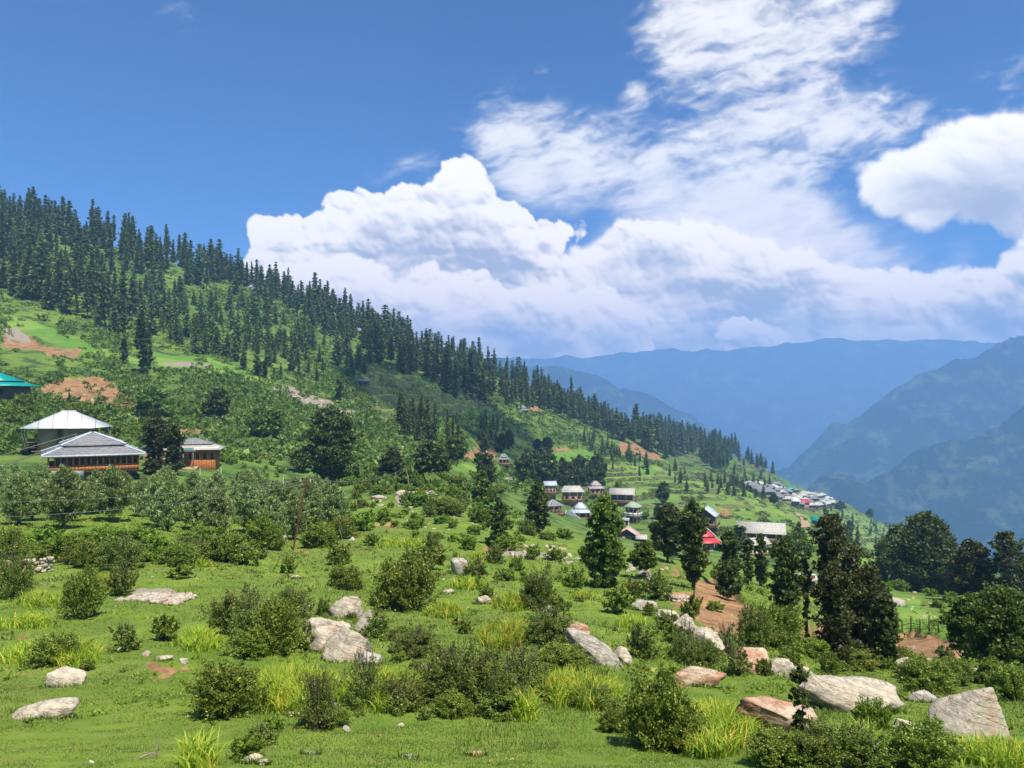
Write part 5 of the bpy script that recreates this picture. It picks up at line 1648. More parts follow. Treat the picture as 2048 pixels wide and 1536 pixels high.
# ------------------------------------------------------------------ iris beds, tall blades
def blades(M, X, Y, hgt, wid, rng, curl=0.45, seg=3, rnd=None):
    n = len(X)
    Z = ground_np(X, Y) - 0.01
    a = rng.uniform(0, 2 * np.pi, n)
    c = curl * rng.random(n) ** 0.8 + 0.05
    H = hgt * rng.uniform(0.6, 1.15, n)
    ld = np.stack([np.cos(a), np.sin(a), np.zeros(n)], -1)
    b = rng.uniform(0, 2 * np.pi, n)
    sd = np.stack([np.cos(b), np.sin(b), np.zeros(n)], -1)
    base = np.stack([X, Y, Z], -1)
    ts = np.linspace(0, 1, seg + 1)
    pts = []
    for t in ts:
        cpt = base + ld * (H * c * t ** 2)[:, None] + np.array([0, 0, 1.0]) * (H * (t - 0.45 * c * t ** 3))[:, None]
        w = wid * (1 - t ** 2.2) * 0.5 + 0.0006
        pts.append(cpt - sd * w)
        pts.append(cpt + sd * w)
    v = np.stack(pts, 1)
    k = 2 * (seg + 1)
    o = (np.arange(n) * k)[:, None]
    q = np.concatenate([np.stack([o[:, 0] + 2 * s_, o[:, 0] + 2 * s_ + 1, o[:, 0] + 2 * s_ + 3, o[:, 0] + 2 * s_ + 2], -1) for s_ in range(seg)])
    r = rng.random(n) if rnd is None else rnd
    M.add(v.reshape(-1, 3), q, np.repeat(r, k))


IRIS = [  # centre u, v, width, depth rows, blade height px, label, n
    (395, 1292, 92, 26, 40, 'bright green iris clump right of the pyramid shaped shrub', 500),
    (585, 1395, 210, 66, 62, 'large bed of yellow green iris right of the big dense shrub', 2300),
    (1150, 1398, 190, 58, 58, 'central bed of yellow green iris before the slanting slab', 1700),
    (1010, 1278, 104, 50, 40, 'bright yellow green iris bed alone on the central grass', 1300),
    (888, 1228, 74, 20, 26, 'pale green iris clump below the square grey rock', 420),
    (1262, 1248, 66, 18, 22, 'small yellow iris bed on the open grass right of the centre', 360),
    (50, 1250, 106, 18, 26, 'long yellowish iris bed at the left edge', 560),
    (78, 1208, 90, 22, 28, 'green iris bed above the yellowish one at the left edge', 420),
    (205, 1172, 70, 18, 24, 'iris bed behind the upright dark shrub', 360),
    (395, 1132, 74, 8, 16, 'thin iris strip in front of the hedge', 220),
    (110, 1318, 208, 40, 42, 'long iris bed around the rounded shrub on the left', 1300),
    (1425, 1476, 170, 84, 66, 'tall green iris bed in the right foreground', 2100),
    (398, 1526, 76, 22, 66, 'iris clump with orange tips at the bottom left', 230),
    (1975, 1520, 200, 40, 52, 'iris bed in the lower right corner', 900),
    (1050, 1436, 46, 12, 62, 'fresh green iris tuft in front of the low dark shrub', 130),
    (520, 1306, 60, 16, 40, 'broad leaved iris tuft below the shrub group by the outcrop', 170),
    (938, 1174, 70, 14, 26, 'yellow iris strip below the square grey rock', 260),
    (1022, 1212, 72, 26, 30, 'iris bed left of the tall loose shrub', 480),
    (770, 1392, 150, 70, 52, 'yellow iris bed between the bare sticks and the brownish mass', 1300),
    (1720, 1490, 90, 26, 50, 'iris tufts below the big flat boulder', 220),
    (1565, 1520, 120, 24, 50, 'iris tufts at the bottom edge beside the dark shrub', 260),
    (800, 1088, 120, 16, 14, 'thin yellow green iris strip on the far side of the meadow', 420),
    (960, 1120, 90, 16, 14, 'faint iris strip near the dark bushes of the central grass', 300),
    (1165, 1196, 60, 8, 14, 'iris strip at the foot of the feathery tree', 160),
    (700, 1300, 60, 40, 30, 'iris tufts around the right foot of the white outcrop', 200),
]
rngI = np.random.default_rng(77)
for (u, v, w, d, hp, label, n) in IRIS:
    n = int(n * 2.1)
    r = rngI.random(n) ** 0.55; a = rngI.uniform(0, 6.283, n)
    uu, vv = u + np.cos(a) * r * w / 2, np.minimum(v + np.sin(a) * r * d / 2, 1560)
    keep = fbm(uu / (w * .16), vv / (d * .35 + 2), 900 + int(u), 2) > -0.18
    uu, vv, r = uu[keep], vv[keep], r[keep]
    pts = [spot(x, min(y, 1535)) for x, y in zip(uu, vv)]
    X = np.array([p.x for p in pts]); Y = np.array([p.y for p in pts])
    Y0 = float(np.median(Y))
    ok = np.abs(Y - Y0) < Y0 * 0.25
    X, Y, r = X[ok], Y[ok], r[ok]
    X = X + rngI.normal(0, 0.04, len(X)); Y = Y + rngI.normal(0, 0.08, len(X))
    M = Mesh()
    blades(M, X, Y, hp * Y0 / FPX * 1.18 * (1 - .5 * r ** 2.2), max(0.026, 2.3 * Y0 / FPX), rngI, 0.8)
    o = M.build('iris_bed' if n > 250 else 'iris_clump', L['iris'])
    tag(o, label, 'iris')


# ------------------------------------------------------------------ short grass of the meadow
def grass():
    rng = np.random.default_rng(3)
    M = Mesh()
    for (y0, y1, dens, h, w) in ((8.2, 13, 950, 0.045, 0.010), (13, 22, 330, 0.06, 0.016), (22, 40, 70, 0.09, 0.03), (40, 75, 12, 0.16, 0.07)):
        area = 0.5 * (y1 ** 2 - y0 ** 2) * 2250 / FPX
        n = int(area * dens)
        Y = np.sqrt(rng.uniform(y0 ** 2, y1 ** 2, n))
        X = (rng.uniform(-100, 2150, n) - 1024) / FPX * Y
        cl = fbm(X / 0.5, Y / 0.5, 44, 3) + 0.6 * fbm(X / 3.0, Y / 3.0, 45, 2)
        k = (cl > -0.36) & (field_np(soil, X, Y) < 0.3) & (field_np(scree, X, Y) < 0.3)
        X, Y, cl = X[k], Y[k], cl[k]
        hh = h * (0.6 + np.clip(cl + 0.3, 0, 1.2))
        blades(M, X, Y, hh, w, rng, 0.9, 2)
    print('grass quads', sum(len(q) for q in M.q))
    tag(M.build('grass', L['grass']), 'short green grass of the grazed meadow', 'grass', None, 'stuff')


grass()


def weeds():
    """small leafy weeds and taller tufts dotted through the turf"""
    rng = np.random.default_rng(8)
    for nm, lab, n, y0, y1, hh, mat, kd in (('weeds', 'small leafy weeds dotted through the meadow grass', 6500, 14, 80, 0.13, L['fresh'], 0), ('dark_weeds', 'little dark green plants dotted over the meadow', 3000, 15, 95, 0.20, L['juniper'], 1)):
        M = Mesh()
        Y = y0 * (y1 / y0) ** rng.random(n) ** 0.8
        X = (rng.uniform(-100, 2150, n) - 1024) / FPX * Y
        cl = fbm(X / 3.2, Y / 3.2, 61 + kd, 4)
        k = (cl > 0.10) & (field_np(soil, X, Y) < 0.5)
        X, Y = X[k], Y[k]
        Z = ground_np(X, Y)
        for x, y, z in zip(X, Y, Z):
            s = hh * rng.uniform(.4, 1.5) * (1 + y / 90)
            m = 22
            d = norm(rng.normal(0, 1, (m, 3)) * np.array([1, 1, .8]) + np.array([0, 0, .5]))
            d[:, 2] = np.abs(d[:, 2])
            leaves(M, np.array([x, y, z]) + d * s * rng.random((m, 1)) * .8, d, s * 0.20, rng, 2.4, .5)
        tag(M.build(nm, mat), lab, 'weeds', None, 'stuff')


weeds()


# ------------------------------------------------------------------ rocks
def rock_material(name, pale, mid, rust, dark=(0.045, 0.038, 0.032), rustw=0.5):
    m, nt = newmat(name)
    tc = nt.nodes.new('ShaderNodeTexCoord')
    p = V(nt, tc.outputs['Object'])
    oi = nt.nodes.new('ShaderNodeObjectInfo')
    p = comb(nt, *[a + V(nt, oi.outputs['Random']) * k for a, k in zip(sep(nt, p), (11.0, 7.0, 5.0))])
    n1 = noise(nt, p, 1.3, 5, 0.6, 0.4)
    n2 = noise(nt, p, 5.0, 6, 0.68)
    n3 = noise(nt, p, 26.0, 4, 0.7)
    x, y, z = sep(nt, p)
    st = noise(nt, comb(nt, x * 0.8, y * 0.8, z * 5.0 + x * 1.5), 1.6, 5, 0.6, 0.6)
    c = mix(nt, ss(n2, 0.35, 0.65), mid, pale)
    c = mix(nt, ss(n1, 0.62 - 0.22 * rustw, 0.72 - 0.14 * rustw) * 0.8, c, rust)
    c = mix(nt, ss(n3, 0.55, 0.78) * 0.4, c, (0.22, 0.20, 0.17))
    crack = ss((st - 0.5).abs(), 0.012, 0.0)
    c = mix(nt, ss(noise(nt, p, 9.0, 4, 0.75), 0.60, 0.68) * 0.65, c, (0.13, 0.12, 0.10))
    c = mix(nt, crack * ss(n1, 0.45, 0.6) * 0.7, c, dark)
    c = mix(nt, ss(st, 0.68, 0.74) * 0.4, c, (0.10, 0.085, 0.07))
    finish(nt, c, 0.9, 0.25, n2 * 1.0 + n3 * 0.3 + ss((st - 0.5).abs(), 0.0, 0.03) * 0.4, 0.8, 0.05)
    return m


M_ROCK = rock_material('pale_rock', (0.55, 0.48, 0.38), (0.35, 0.31, 0.25), (0.42, 0.28, 0.19), rustw=0.45)
M_ROCK_RED = rock_material('rusty_rock', (0.56, 0.45, 0.34), (0.36, 0.26, 0.19), (0.42, 0.20, 0.12), rustw=0.9)
M_ROCK_GREY = rock_material('grey_rock', (0.48, 0.44, 0.38), (0.28, 0.26, 0.22), (0.30, 0.22, 0.16), rustw=0.2)
rngR = np.random.default_rng(91)


def noise3(p, sc, seed):
    out = np.empty(len(p))
    for i, q in enumerate(p):
        out[i] = mnoise.fractal(Vector((q[0] * sc + seed, q[1] * sc - seed, q[2] * sc)), 1.0, 2.0, 4)
    return out


def rock_shape(seed, cuts=7, rough=0.16, nu=56, nv=34, sq=0.75, planes=()):
    rng = np.random.default_rng(seed)
    th = np.linspace(0, 2 * np.pi, nu, endpoint=False)
    ph = np.linspace(-0.5 * np.pi, 0.5 * np.pi, nv)
    T, Pp = np.meshgrid(th, ph)
    sp = lambda a, e: np.sign(a) * np.abs(a) ** e
    x = sp(np.cos(Pp), sq) * sp(np.cos(T), sq)
    y = sp(np.cos(Pp), sq) * sp(np.sin(T), sq)
    z = sp(np.sin(Pp), sq)
    v = np.stack([x, y, z], -1).reshape(-1, 3)
    pl = [(norm(rng.normal(0, 1, 3) * np.array([1, 1, 0.8]) + np.array([0, 0, 0.25])), rng.uniform(0.55, 0.85)) for _ in range(cuts)] + \
         [(norm(np.array(n, float)), d) for n, d in planes]
    v = v * (1 + rough * 1.3 * noise3(v, 0.9, seed * 1.7))[:, None]
    for n, d in pl:
        h = v @ n - d
        v = v - np.outer(np.clip(h, 0, None) * 0.93, n)
    v = v * (1 + rough * 0.35 * noise3(v, 3.2, seed * 3.1) + rough * 0.10 * noise3(v, 11.0, seed))[:, None]
    i = np.arange(nv - 1)[:, None] * nu
    j = np.arange(nu)[None]
    k = (j + 1) % nu
    q = np.stack([i + j, i + k, i + nu + k, i + nu + j], -1).reshape(-1, 4)
    return v, q


def rock(u, v, w, h, label, mat=None, seed=1, depth=0.8, tilt=0.0, pitch=0.0, cuts=7, rough=0.16, planes=(), name='boulder', cat='boulder', sink=0.22, rz=None, sq=0.75, group=None, fine=True, slab=None):
    p = spot(u, min(v, 1530))
    k = p.y / FPX
    W, H = w * k, h * k
    vv, q = rock_shape(seed, cuts, rough, 56 if fine else 22, 34 if fine else 14, sq, planes)
    mx, mn = vv.max(0), vv.min(0)
    vv = (vv - (mx + mn) / 2) / (mx - mn)
    if slab:
        vv = vv * np.array([math.hypot(W, H), W * depth, slab * k])
    else:
        vv = vv * np.array([W, W * depth, H / (1 - sink)])
    rz = rngR.uniform(-0.3, 0.3) if rz is None else rz
    Rm = np.array((Matrix.Rotation(rz, 3, 'Z') @ Matrix.Rotation(tilt, 3, 'Y') @ Matrix.Rotation(pitch, 3, 'X')))
    vv = vv @ Rm.T
    ext = vv.max(0) - vv.min(0)
    vv = vv * (W / ext[0]) if slab else vv * np.array([W / ext[0], 1.0, (H / (1 - sink)) / ext[2]])
    vv[:, 2] += H - vv[:, 2].max()
    me = npmesh(name, vv, q, mat or M_ROCK, True)
    o = obj(name, me, None, p + Vector((0, W * depth * 0.28, 0)))
    o.location.z = min(ground(p.x, p.y), ground(o.location.x, o.location.y)) - .05 * H
    if w > 24: ROCKS.append((o.location.x, o.location.y, W, W * depth))
    return tag(o, label, cat, group)


ROCKS = []
rock(118, 1374, 76, 36, 'rounded pale boulder with pinkish left side on the left lawn', M_ROCK, 3, 0.7, cuts=5, rough=.2)
rock(82, 1436, 122, 34, 'low smooth whale backed pale boulder at the lower left', M_ROCK, 6, 0.55, tilt=-0.16, cuts=1, rough=.12)
rock(918, 1150, 36, 36, 'square upright grey rock on the meadow with a dark left side', M_ROCK_GREY, 8, 0.8, cuts=5, sq=.5, rough=.08)
rock(684, 1236, 74, 46, 'white jagged rock at the top of the outcrop left of the centre', M_ROCK, 11, 0.7, cuts=9, rough=.3, name='outcrop_rock', cat='rock')
rock(645, 1300, 96, 64, 'left block of the broad pale outcrop behind the large iris bed', M_ROCK, 12, 0.9, tilt=0.2, cuts=8, rough=.26, name='outcrop_rock', cat='rock')
rock(692, 1322, 96, 66, 'right block of the broad pale outcrop behind the large iris bed', M_ROCK, 15, 0.8, tilt=0.35, cuts=8, rough=.26, name='outcrop_rock', cat='rock')
rock(738, 1330, 56, 30, 'grey tail end of the broad outcrop sloping to the right', M_ROCK_GREY, 16, 0.8, tilt=0.4, cuts=7, rough=.2, name='outcrop_rock', cat='rock')
rock(730, 1262, 36, 44, 'slanting narrow stone at the upper right of the outcrop', M_ROCK_GREY, 18, 0.5, tilt=0.7, cuts=6, name='outcrop_rock', cat='rock')
rock(605, 1222, 30, 14, 'small white stone between the shrubs left of the outcrop', M_ROCK, 19, 0.8, name='stone', cat='stone')
rock(1152, 1288, 56, 44, 'pink blocky head of the long slanting slab', M_ROCK_RED, 21, 0.8, cuts=9, rough=.25)
rock(1192, 1330, 122, 72, 'long grey slab slanting down to the right in the centre', M_ROCK_GREY, 22, 0.30, tilt=0.56, cuts=6, rough=.16, slab=46)
rock(1246, 1330, 40, 36, 'rounded white stone at the lower end of the slanting slab', M_ROCK, 23, 0.8)
rock(1390, 1372, 134, 44, 'long layered reddish boulder lying like a log', M_ROCK_RED, 31, 0.42, tilt=-0.10, cuts=4, rough=.22)
rock(1500, 1346, 88, 52, 'pinkish boulder right of the log like one', M_ROCK_RED, 33, 0.8, cuts=7, rough=.22)
rock(1560, 1352, 60, 40, 'cracked whitish boulder at the right end of the red rocks', M_ROCK, 35, 0.8, cuts=9, rough=.28)
rock(1606, 1352, 56, 20, 'flat white stone right of the red rocks', M_ROCK, 36, 0.6, name='stone', cat='stone')
rock(1578, 1462, 186, 70, 'pointed rusty slab slanting down to the right with a dark left end', M_ROCK_RED, 41, 0.45, tilt=0.26, slab=52, cuts=8, rough=.16, planes=[((-1, -.6, -.15), .55), ((0, -.3, 1), .5)])
rock(1710, 1424, 206, 70, 'broad flat pale boulder, the largest on the right', M_ROCK, 43, 0.6, tilt=0.05, cuts=6, rough=.18)
rock(1952, 1480, 150, 116, 'big pale boulder with a steep peak on its right side', M_ROCK, 47, 0.7, tilt=0.0, cuts=4, rough=.10, planes=[((-.78, -.1, .72), .42), ((1, -.1, .3), .68), ((0, -1, .25), .6)])
rock(1850, 1406, 62, 20, 'small flat boulder with a dark shadowed face', M_ROCK_GREY, 51, 0.7)
rock(1812, 1460, 52, 22, 'small white blocky rock before the pointed boulder', M_ROCK, 52, 0.8, cuts=9)
rock(1628, 1534, 70, 46, 'half buried pale boulder at the bottom edge', M_ROCK, 53, 0.8, cuts=6)
rock(1822, 1336, 52, 20, 'small pale rock below the orange field', M_ROCK, 54, 0.8)
rock(1100, 1246, 34, 36, 'pale rock with dark streaks under the tall loose shrub', M_ROCK, 55, 0.8, cuts=9)
rock(965, 1208, 36, 18, 'flat cream rock face on the bank below the square rock', M_ROCK, 56, 0.6)
rock(985, 1198, 20, 14, 'small grey stone beside the flat cream one', M_ROCK_GREY, 57, 0.8, name='stone', cat='stone')
rock(1292, 1222, 56, 22, 'white slab at the top of the stone ridge', M_ROCK_GREY, 58, 0.5, tilt=0.35)
rock(1336, 1240, 46, 22, 'second white slab of the stone ridge', M_ROCK, 59, 0.5, tilt=0.4)
rock(1372, 1290, 70, 62, 'upper part of the pale rock face on the right of the centre', M_ROCK, 61, 0.7, tilt=0.5, cuts=9, rough=.25, name='outcrop_rock', cat='rock')
rock(1412, 1312, 80, 56, 'lower part of the pale rock face on the right of the centre', M_ROCK, 62, 0.7, tilt=0.4, cuts=9, rough=.25, name='outcrop_rock', cat='rock')
rock(670, 1438, 32, 34, 'small pointed grey stone in the large iris bed', M_ROCK_GREY, 63, 0.5, cuts=6)
rock(1290, 1155, 30, 22, 'white broken rocks at the foot of the round headed tree', M_ROCK, 64, 0.8, cuts=9)
rock(1262, 1140, 24, 14, 'white rock left of the round headed tree', M_ROCK, 65, 0.8, cuts=9)
rock(1305, 1164, 22, 12, 'grey rock right of the round headed tree', M_ROCK_GREY, 66, 0.8)
rock(805, 992, 34, 12, 'pale flat rock slab beside the stone heap', M_ROCK, 67, 0.8)
rock(757, 998, 36, 8, 'low white slab left of the stone heap', M_ROCK, 68, 0.8)
rock(500, 1528, 50, 22, 'long low stone at the bottom edge', M_ROCK, 70, 0.4, tilt=-0.3)
rock(590, 1158, 26, 8, 'flat grey stone below the isolated bush', M_ROCK_GREY, 71, 0.6, name='stone', cat='stone')
rock(703, 1083, 14, 9, 'small white stone under the bushes at the end of the orchard', M_ROCK, 72, 0.8, name='stone', cat='stone', fine=False)
rock(618, 1096, 16, 9, 'rusty stone right of the foot of the leaning pole', M_ROCK_RED, 73, 0.8, name='stone', cat='stone', fine=False)
rock(241, 1302, 26, 8, 'white stone at the foot of the dark shrub', M_ROCK, 74, 0.7, name='stone', cat='stone', fine=False)
rock(291, 1312, 18, 10, 'roundish cream stone, left of three above the bare path', M_ROCK, 75, 0.8, name='stone', cat='stone')
rock(325, 1322, 36, 10, 'flat cream stone, middle of three above the bare path', M_ROCK, 76, 0.6, name='stone', cat='stone')
rock(364, 1328, 20, 10, 'pointed white stone, right of three above the bare path', M_ROCK, 77, 0.6, name='stone', cat='stone')
rock(370, 1196, 16, 7, 'large stone at the right end of the low ruin', M_ROCK, 78, 0.8, name='stone', cat='stone', fine=False)
rock(896, 1188, 26, 8, 'pale stone under the shrub by the square rock', M_ROCK, 79, 0.7, name='stone', cat='stone', fine=False)
rock(1950, 1345, 26, 8, 'pale stone under the leafy trees on the right', M_ROCK, 80, 0.7, name='stone', cat='stone', fine=False)
rock(1245, 1312, 22, 18, 'white stone left of the roundish shrub', M_ROCK, 82, 0.7, name='stone', cat='stone', fine=False)
rock(1794, 1212, 40, 20, 'pile of flat grey stone slabs at the top of the small green field', M_ROCK_GREY, 83, 0.8, cuts=10, name='stone', cat='stone', fine=False)
BOT = [(180, 1527, 13, 8, 'tiny pale stone near the bottom left corner'), (525, 1534, 26, 12, 'cream stone cut by the bottom edge'), (818, 1518, 38, 10, 'flat pale stone on the bottom lawn'),
       (950, 1513, 40, 9, 'long thin stone lying on the bottom lawn'), (620, 1510, 36, 7, 'thin pale stone on the bottom lawn right of the fern'), (800, 1453, 18, 8, 'small white stone above the bottom lawn'),
       (694, 1462, 18, 12, 'white stone right of the pointed grey one'), (885, 1428, 24, 8, 'small stone at the foot of the brownish mass'), (760, 1474, 10, 6, 'tiny reddish stone on the bottom lawn'),
       (1025, 1521, 10, 6, 'tiny reddish brown stone in the middle of the bottom lawn'), (585, 1432, 36, 6, 'flat rusty stone under the large iris bed')]
for i, (u, v, w, h, lab) in enumerate(BOT):
    rock(u, v, w, h, lab, [M_ROCK, M_ROCK, M_ROCK_GREY, M_ROCK_RED][i % 4] if 'red' not in lab and 'rusty' not in lab else M_ROCK_RED, 100 + i, 0.6, name='stone', cat='stone', sink=.35)
# small stones lying about, in groups
PROTO_ST = []
for i in range(6):
    v_, q_ = rock_shape(200 + i, 7, .2, 18, 11, .7)
    PROTO_ST.append(npmesh('stone', v_ * np.array([.5, .42, .36]), q_, [M_ROCK, M_ROCK_GREY, M_ROCK, M_ROCK_RED][i % 4], True))
for poly, n, (a, b), label, group in [
    ([(980, 1088), (1110, 1092), (1180, 1120), (1130, 1130), (1000, 1112)], 34, (6, 18), 'pale stone of the bouldery ledge in the middle distance', 'stones of the bouldery ledge'),
    ([(790, 985), (880, 988), (960, 1050), (900, 1080), (800, 1040), (740, 1000)], 30, (5, 16), 'pale stone strewn over the stony bank beyond the meadow', 'stones of the stony bank'),
    ([(560, 772), (700, 822), (704, 836), (560, 785)], 46, (3, 8), 'grey stone of the scree on the hillside', 'stones of the hillside scree'),
    ([(1230, 1120), (1350, 1130), (1340, 1180), (1240, 1170)], 14, (5, 14), 'white stone around the round headed tree', 'stones around the round headed tree'),
    ([(300, 1140), (560, 1130), (660, 1200), (420, 1220), (300, 1180)], 16, (3, 8), 'tiny white stone dotted over the left meadow', 'tiny stones of the left meadow'),
    ([(1400, 1170), (1560, 1230), (1640, 1300), (1480, 1290)], 14, (5, 12), 'stone on the orange earth bank', 'stones of the orange bank'),
    ([(1560, 1180), (1780, 1210), (1760, 1260), (1560, 1220)], 12, (4, 12), 'stone on the slope behind the giant tree', 'stones behind the giant tree'),
    ([(1780, 1290), (1930, 1310), (1920, 1345), (1740, 1330)], 10, (6, 16), 'stone at the lower edge of the orange field', 'stones by the orange field'),
    ([(150, 790), (200, 788), (180, 812), (130, 808)], 6, (5, 14), 'white stone in the bare earth on the left', 'stones in the bare earth'),
    ([(1650, 1150), (1860, 1190), (1900, 1260), (1840, 1230), (1760, 1190)], 16, (4, 12), 'grey stone along the edge of the small green field', 'stones along the small green field'),
    ([(760, 1100), (1000, 1200), (1280, 1260), (1280, 1300), (800, 1280)], 22, (3, 9), 'small stone in the grass of the central meadow', 'small stones of the central meadow'),
]:
    for (u, v) in pick(poly, n, rngR, max(3, a * .6)):
        p = spot(u, v)
        w = rngR.uniform(a, b) * p.y / FPX
        o = obj('stone', PROTO_ST[rngR.integers(6)], None, p)
        o.scale = (w, w, w * rngR.uniform(.6, 1.1))
        o.rotation_euler = (rngR.uniform(-.4, .4), rngR.uniform(-.4, .4), rngR.uniform(0, 6.28))
        tag(o, '%s %s %s' % ('larger' if w * FPX / p.y > (a + b) / 2 else 'smaller', 'scree stone' if 'scree' in group else 'loose stone', near(u, v)), 'stone', group)


# dry stone walls and heaps: many stones, one wall
def stone_wall(pts, h, t, label, n_per_m=5.5, name='stone_wall', cat='stone wall', size=0.28, mat=None):
    M = Mesh()
    P = [spot(*q) for q in pts]
    tot = 0
    base = P[0].copy()
    for a, b in zip(P[:-1], P[1:]):
        ln = (b - a).length
        rows = max(1, int(h / (size * .62)))
        for r in range(rows):
            n = int(ln / size * (1.3 if r < rows - 1 else .9)) + 1
            for i in range(n):
                f = (i + rngR.uniform(.1, .9)) / n
                x, y = a.x + (b.x - a.x) * f, a.y + (b.y - a.y) * f
                for tt in range(max(1, int(t / size))):
                    v_, q_ = ROCKLETS[rngR.integers(len(ROCKLETS))]
                    s = size * rngR.uniform(.6, 1.25)
                    an = rngR.uniform(0, 6.28)
                    c, s_ = math.cos(an), math.sin(an)
                    vv = v_ * np.array([s * .62, s * .5, s * .36])
                    vv = np.stack([vv[:, 0] * c - vv[:, 1] * s_, vv[:, 0] * s_ + vv[:, 1] * c, vv[:, 2]], -1)
                    X, Y = x + rngR.normal(0, .05), y + (tt - t / size / 2) * size + rngR.normal(0, .06)
                    M.add(vv + np.array([X, Y, ground(X, Y) + (r + .4) * size * .6]) - np.array(base), q_)
    o = obj(name, M.mesh(name, mat or M_ROCK, False), None, base)
    return tag(o, label, cat)


ROCKLETS = [rock_shape(300 + i, 6, .15, 9, 6, .6) for i in range(8)]
stone_wall([(8, 1150), (70, 1146), (110, 1140)], 0.95, 0.5, 'dry stone wall of rounded stones at the left edge under the bushes')
stone_wall([(266, 1196), (330, 1199), (374, 1202)], 0.2, 2.6, 'low ruined heap of flat pale stones on the left meadow', name='stone_heap', cat='stone heap')
stone_wall([(800, 994), (835, 992), (872, 999)], 1.2, 0.8, 'long heap of brownish stones at the far end of the meadow', name='stone_heap', cat='stone heap', size=.55)
stone_wall([(545, 1082), (575, 1085)], 0.6, 0.4, 'short piece of stone wall in the bushes left of the pole', size=.3)
stone_wall([(1328, 1196), (1352, 1204), (1376, 1200)], 0.5, 0.4, 'short stone wall holding up the grass edge under the column tree', size=.3)


def rough_grass():
    """uneven longer grass: round the feet of the boulders and in the rough bands of the meadow"""
    rng = np.random.default_rng(14)
    M = Mesh()
    for (x, y, w, d) in ROCKS:
        n = int(min(420, 130 * w + 60)) if y < 60 else 60
        a = rng.uniform(0, 6.283, n)
        k = rng.uniform(.86, 1.22, n)
        X, Y = x + np.cos(a) * w * .5 * k, y + np.sin(a) * d * .5 * k
        front = Y < y + .1 * d
        blades(M, X[front], Y[front], 0.10 + 0.0035 * y, 0.010 + .0008 * y, rng, .9, 2)
    for (y0, y1, n, h, w) in ((11, 17, 16000, .16, .012), (17, 30, 20000, .20, .02), (30, 62, 20000, .26, .045)):
        Y = rng.uniform(y0, y1, n)
        X = (rng.uniform(-100, 2150, n) - 1024) / FPX * Y
        m = fbm(X / 2.6, Y / 2.6, 71, 4) + .5 * fbm(X / 9, Y / 9, 72, 2)
        k = (m > .20) & (field_np(soil, X, Y) < .3)
        blades(M, X[k], Y[k], h, w, rng, .9, 2)
    tag(M.build('rough_grass', L['grass']), 'longer rough grass round boulders and in uneven patches', 'grass', None, 'stuff')


rough_grass()


# ------------------------------------------------------------------ buildings
def wallmat(name, c1, c2, band=None, sc=2.0):
    m, nt = newmat(name)
    tc = nt.nodes.new('ShaderNodeTexCoord')
    p = V(nt, tc.outputs['Object'])
    x, y, z = sep(nt, p)
    n = noise(nt, p, sc, 5, 0.65)
    c = mix(nt, ss(n, 0.35, 0.65), c1, c2)
    if band:      # timber courses in a stone wall, or planks
        f = (z * band[0]).frac() if band[2] == 'z' else ((x + y) * band[0]).frac()
        c = mix(nt, ss(f, 0.80, 0.86) * 0.8, c, band[1])
    finish(nt, c, 0.85, 0.2, n, 0.5, 0.03)
    return m


def roofmat(name, c1, c2, courses=3.2, stripe=None, metallic=0.0, rough=0.7):
    m, nt = newmat(name)
    tc = nt.nodes.new('ShaderNodeTexCoord')
    p = V(nt, tc.outputs['Object'])
    x, y, z = sep(nt, p)
    n = noise(nt, p, 1.6, 5, 0.7)
    n2 = noise(nt, p, 7.0, 3, 0.6)
    c = mix(nt, ss(n * 0.5 + n2 * 0.5, 0.38, 0.62), c1, c2)
    if courses:
        f = (z * courses + (n2 - 0.5) * 0.3).frac()
        c = mix(nt, ss(f, 0.74, 0.92) * 0.75, c, tuple(a * 0.35 for a in c1))
    if stripe:
        f = ((x + y * 0.35) * stripe[0] + (n2 - .5) * .08).frac()
        c = mix(nt, ss(f, 0.93, 0.955) * 0.7, c, stripe[1])
    finish(nt, c, rough, 0.4, n2, 0.4, 0.02, metallic=metallic)
    return m


W_ORANGE = wallmat('orange_timber', (0.46, 0.15, 0.045), (0.62, 0.24, 0.08), (2.2, (0.14, 0.05, 0.02), 'h'))
W_BROWN = wallmat('brown_timber', (0.17, 0.10, 0.055), (0.30, 0.19, 0.11), (3.0, (0.06, 0.035, 0.02), 'h'))
W_STONE = wallmat('stone_and_timber', (0.26, 0.19, 0.125), (0.42, 0.32, 0.22), (1.6, (0.10, 0.06, 0.035), 'z'))
W_TAN = wallmat('tan_plaster', (0.32, 0.215, 0.12), (0.44, 0.31, 0.19), None, 1.0)
W_WHITE = wallmat('white_plaster', (0.60, 0.60, 0.58), (0.74, 0.73, 0.70), None, 1.0)
W_CONC = wallmat('concrete', (0.24, 0.24, 0.23), (0.36, 0.36, 0.34), None, 1.5)
W_GREEN = wallmat('green_paint', (0.02, 0.20, 0.16), (0.03, 0.26, 0.20), None, 1.0)
R_SLATE = roofmat('slate_roof', (0.15, 0.15, 0.165), (0.28, 0.28, 0.295), 4.0)
R_SLATE_PALE = roofmat('pale_slate_roof', (0.36, 0.34, 0.30), (0.60, 0.57, 0.52), 2.6)
R_SLATE_DARK = roofmat('dark_slate_roof', (0.11, 0.11, 0.125), (0.20, 0.20, 0.22), 3.0)
R_METAL = roofmat('white_metal_roof', (0.46, 0.50, 0.52), (0.62, 0.65, 0.66), 0, (0.40, (0.25, 0.12, 0.06)), 0.0, 0.45)
R_METAL_BLUE = roofmat('pale_blue_metal_roof', (0.38, 0.45, 0.52), (0.50, 0.56, 0.62), 0, (0.9, (0.26, 0.34, 0.42)), 0.0, 0.45)
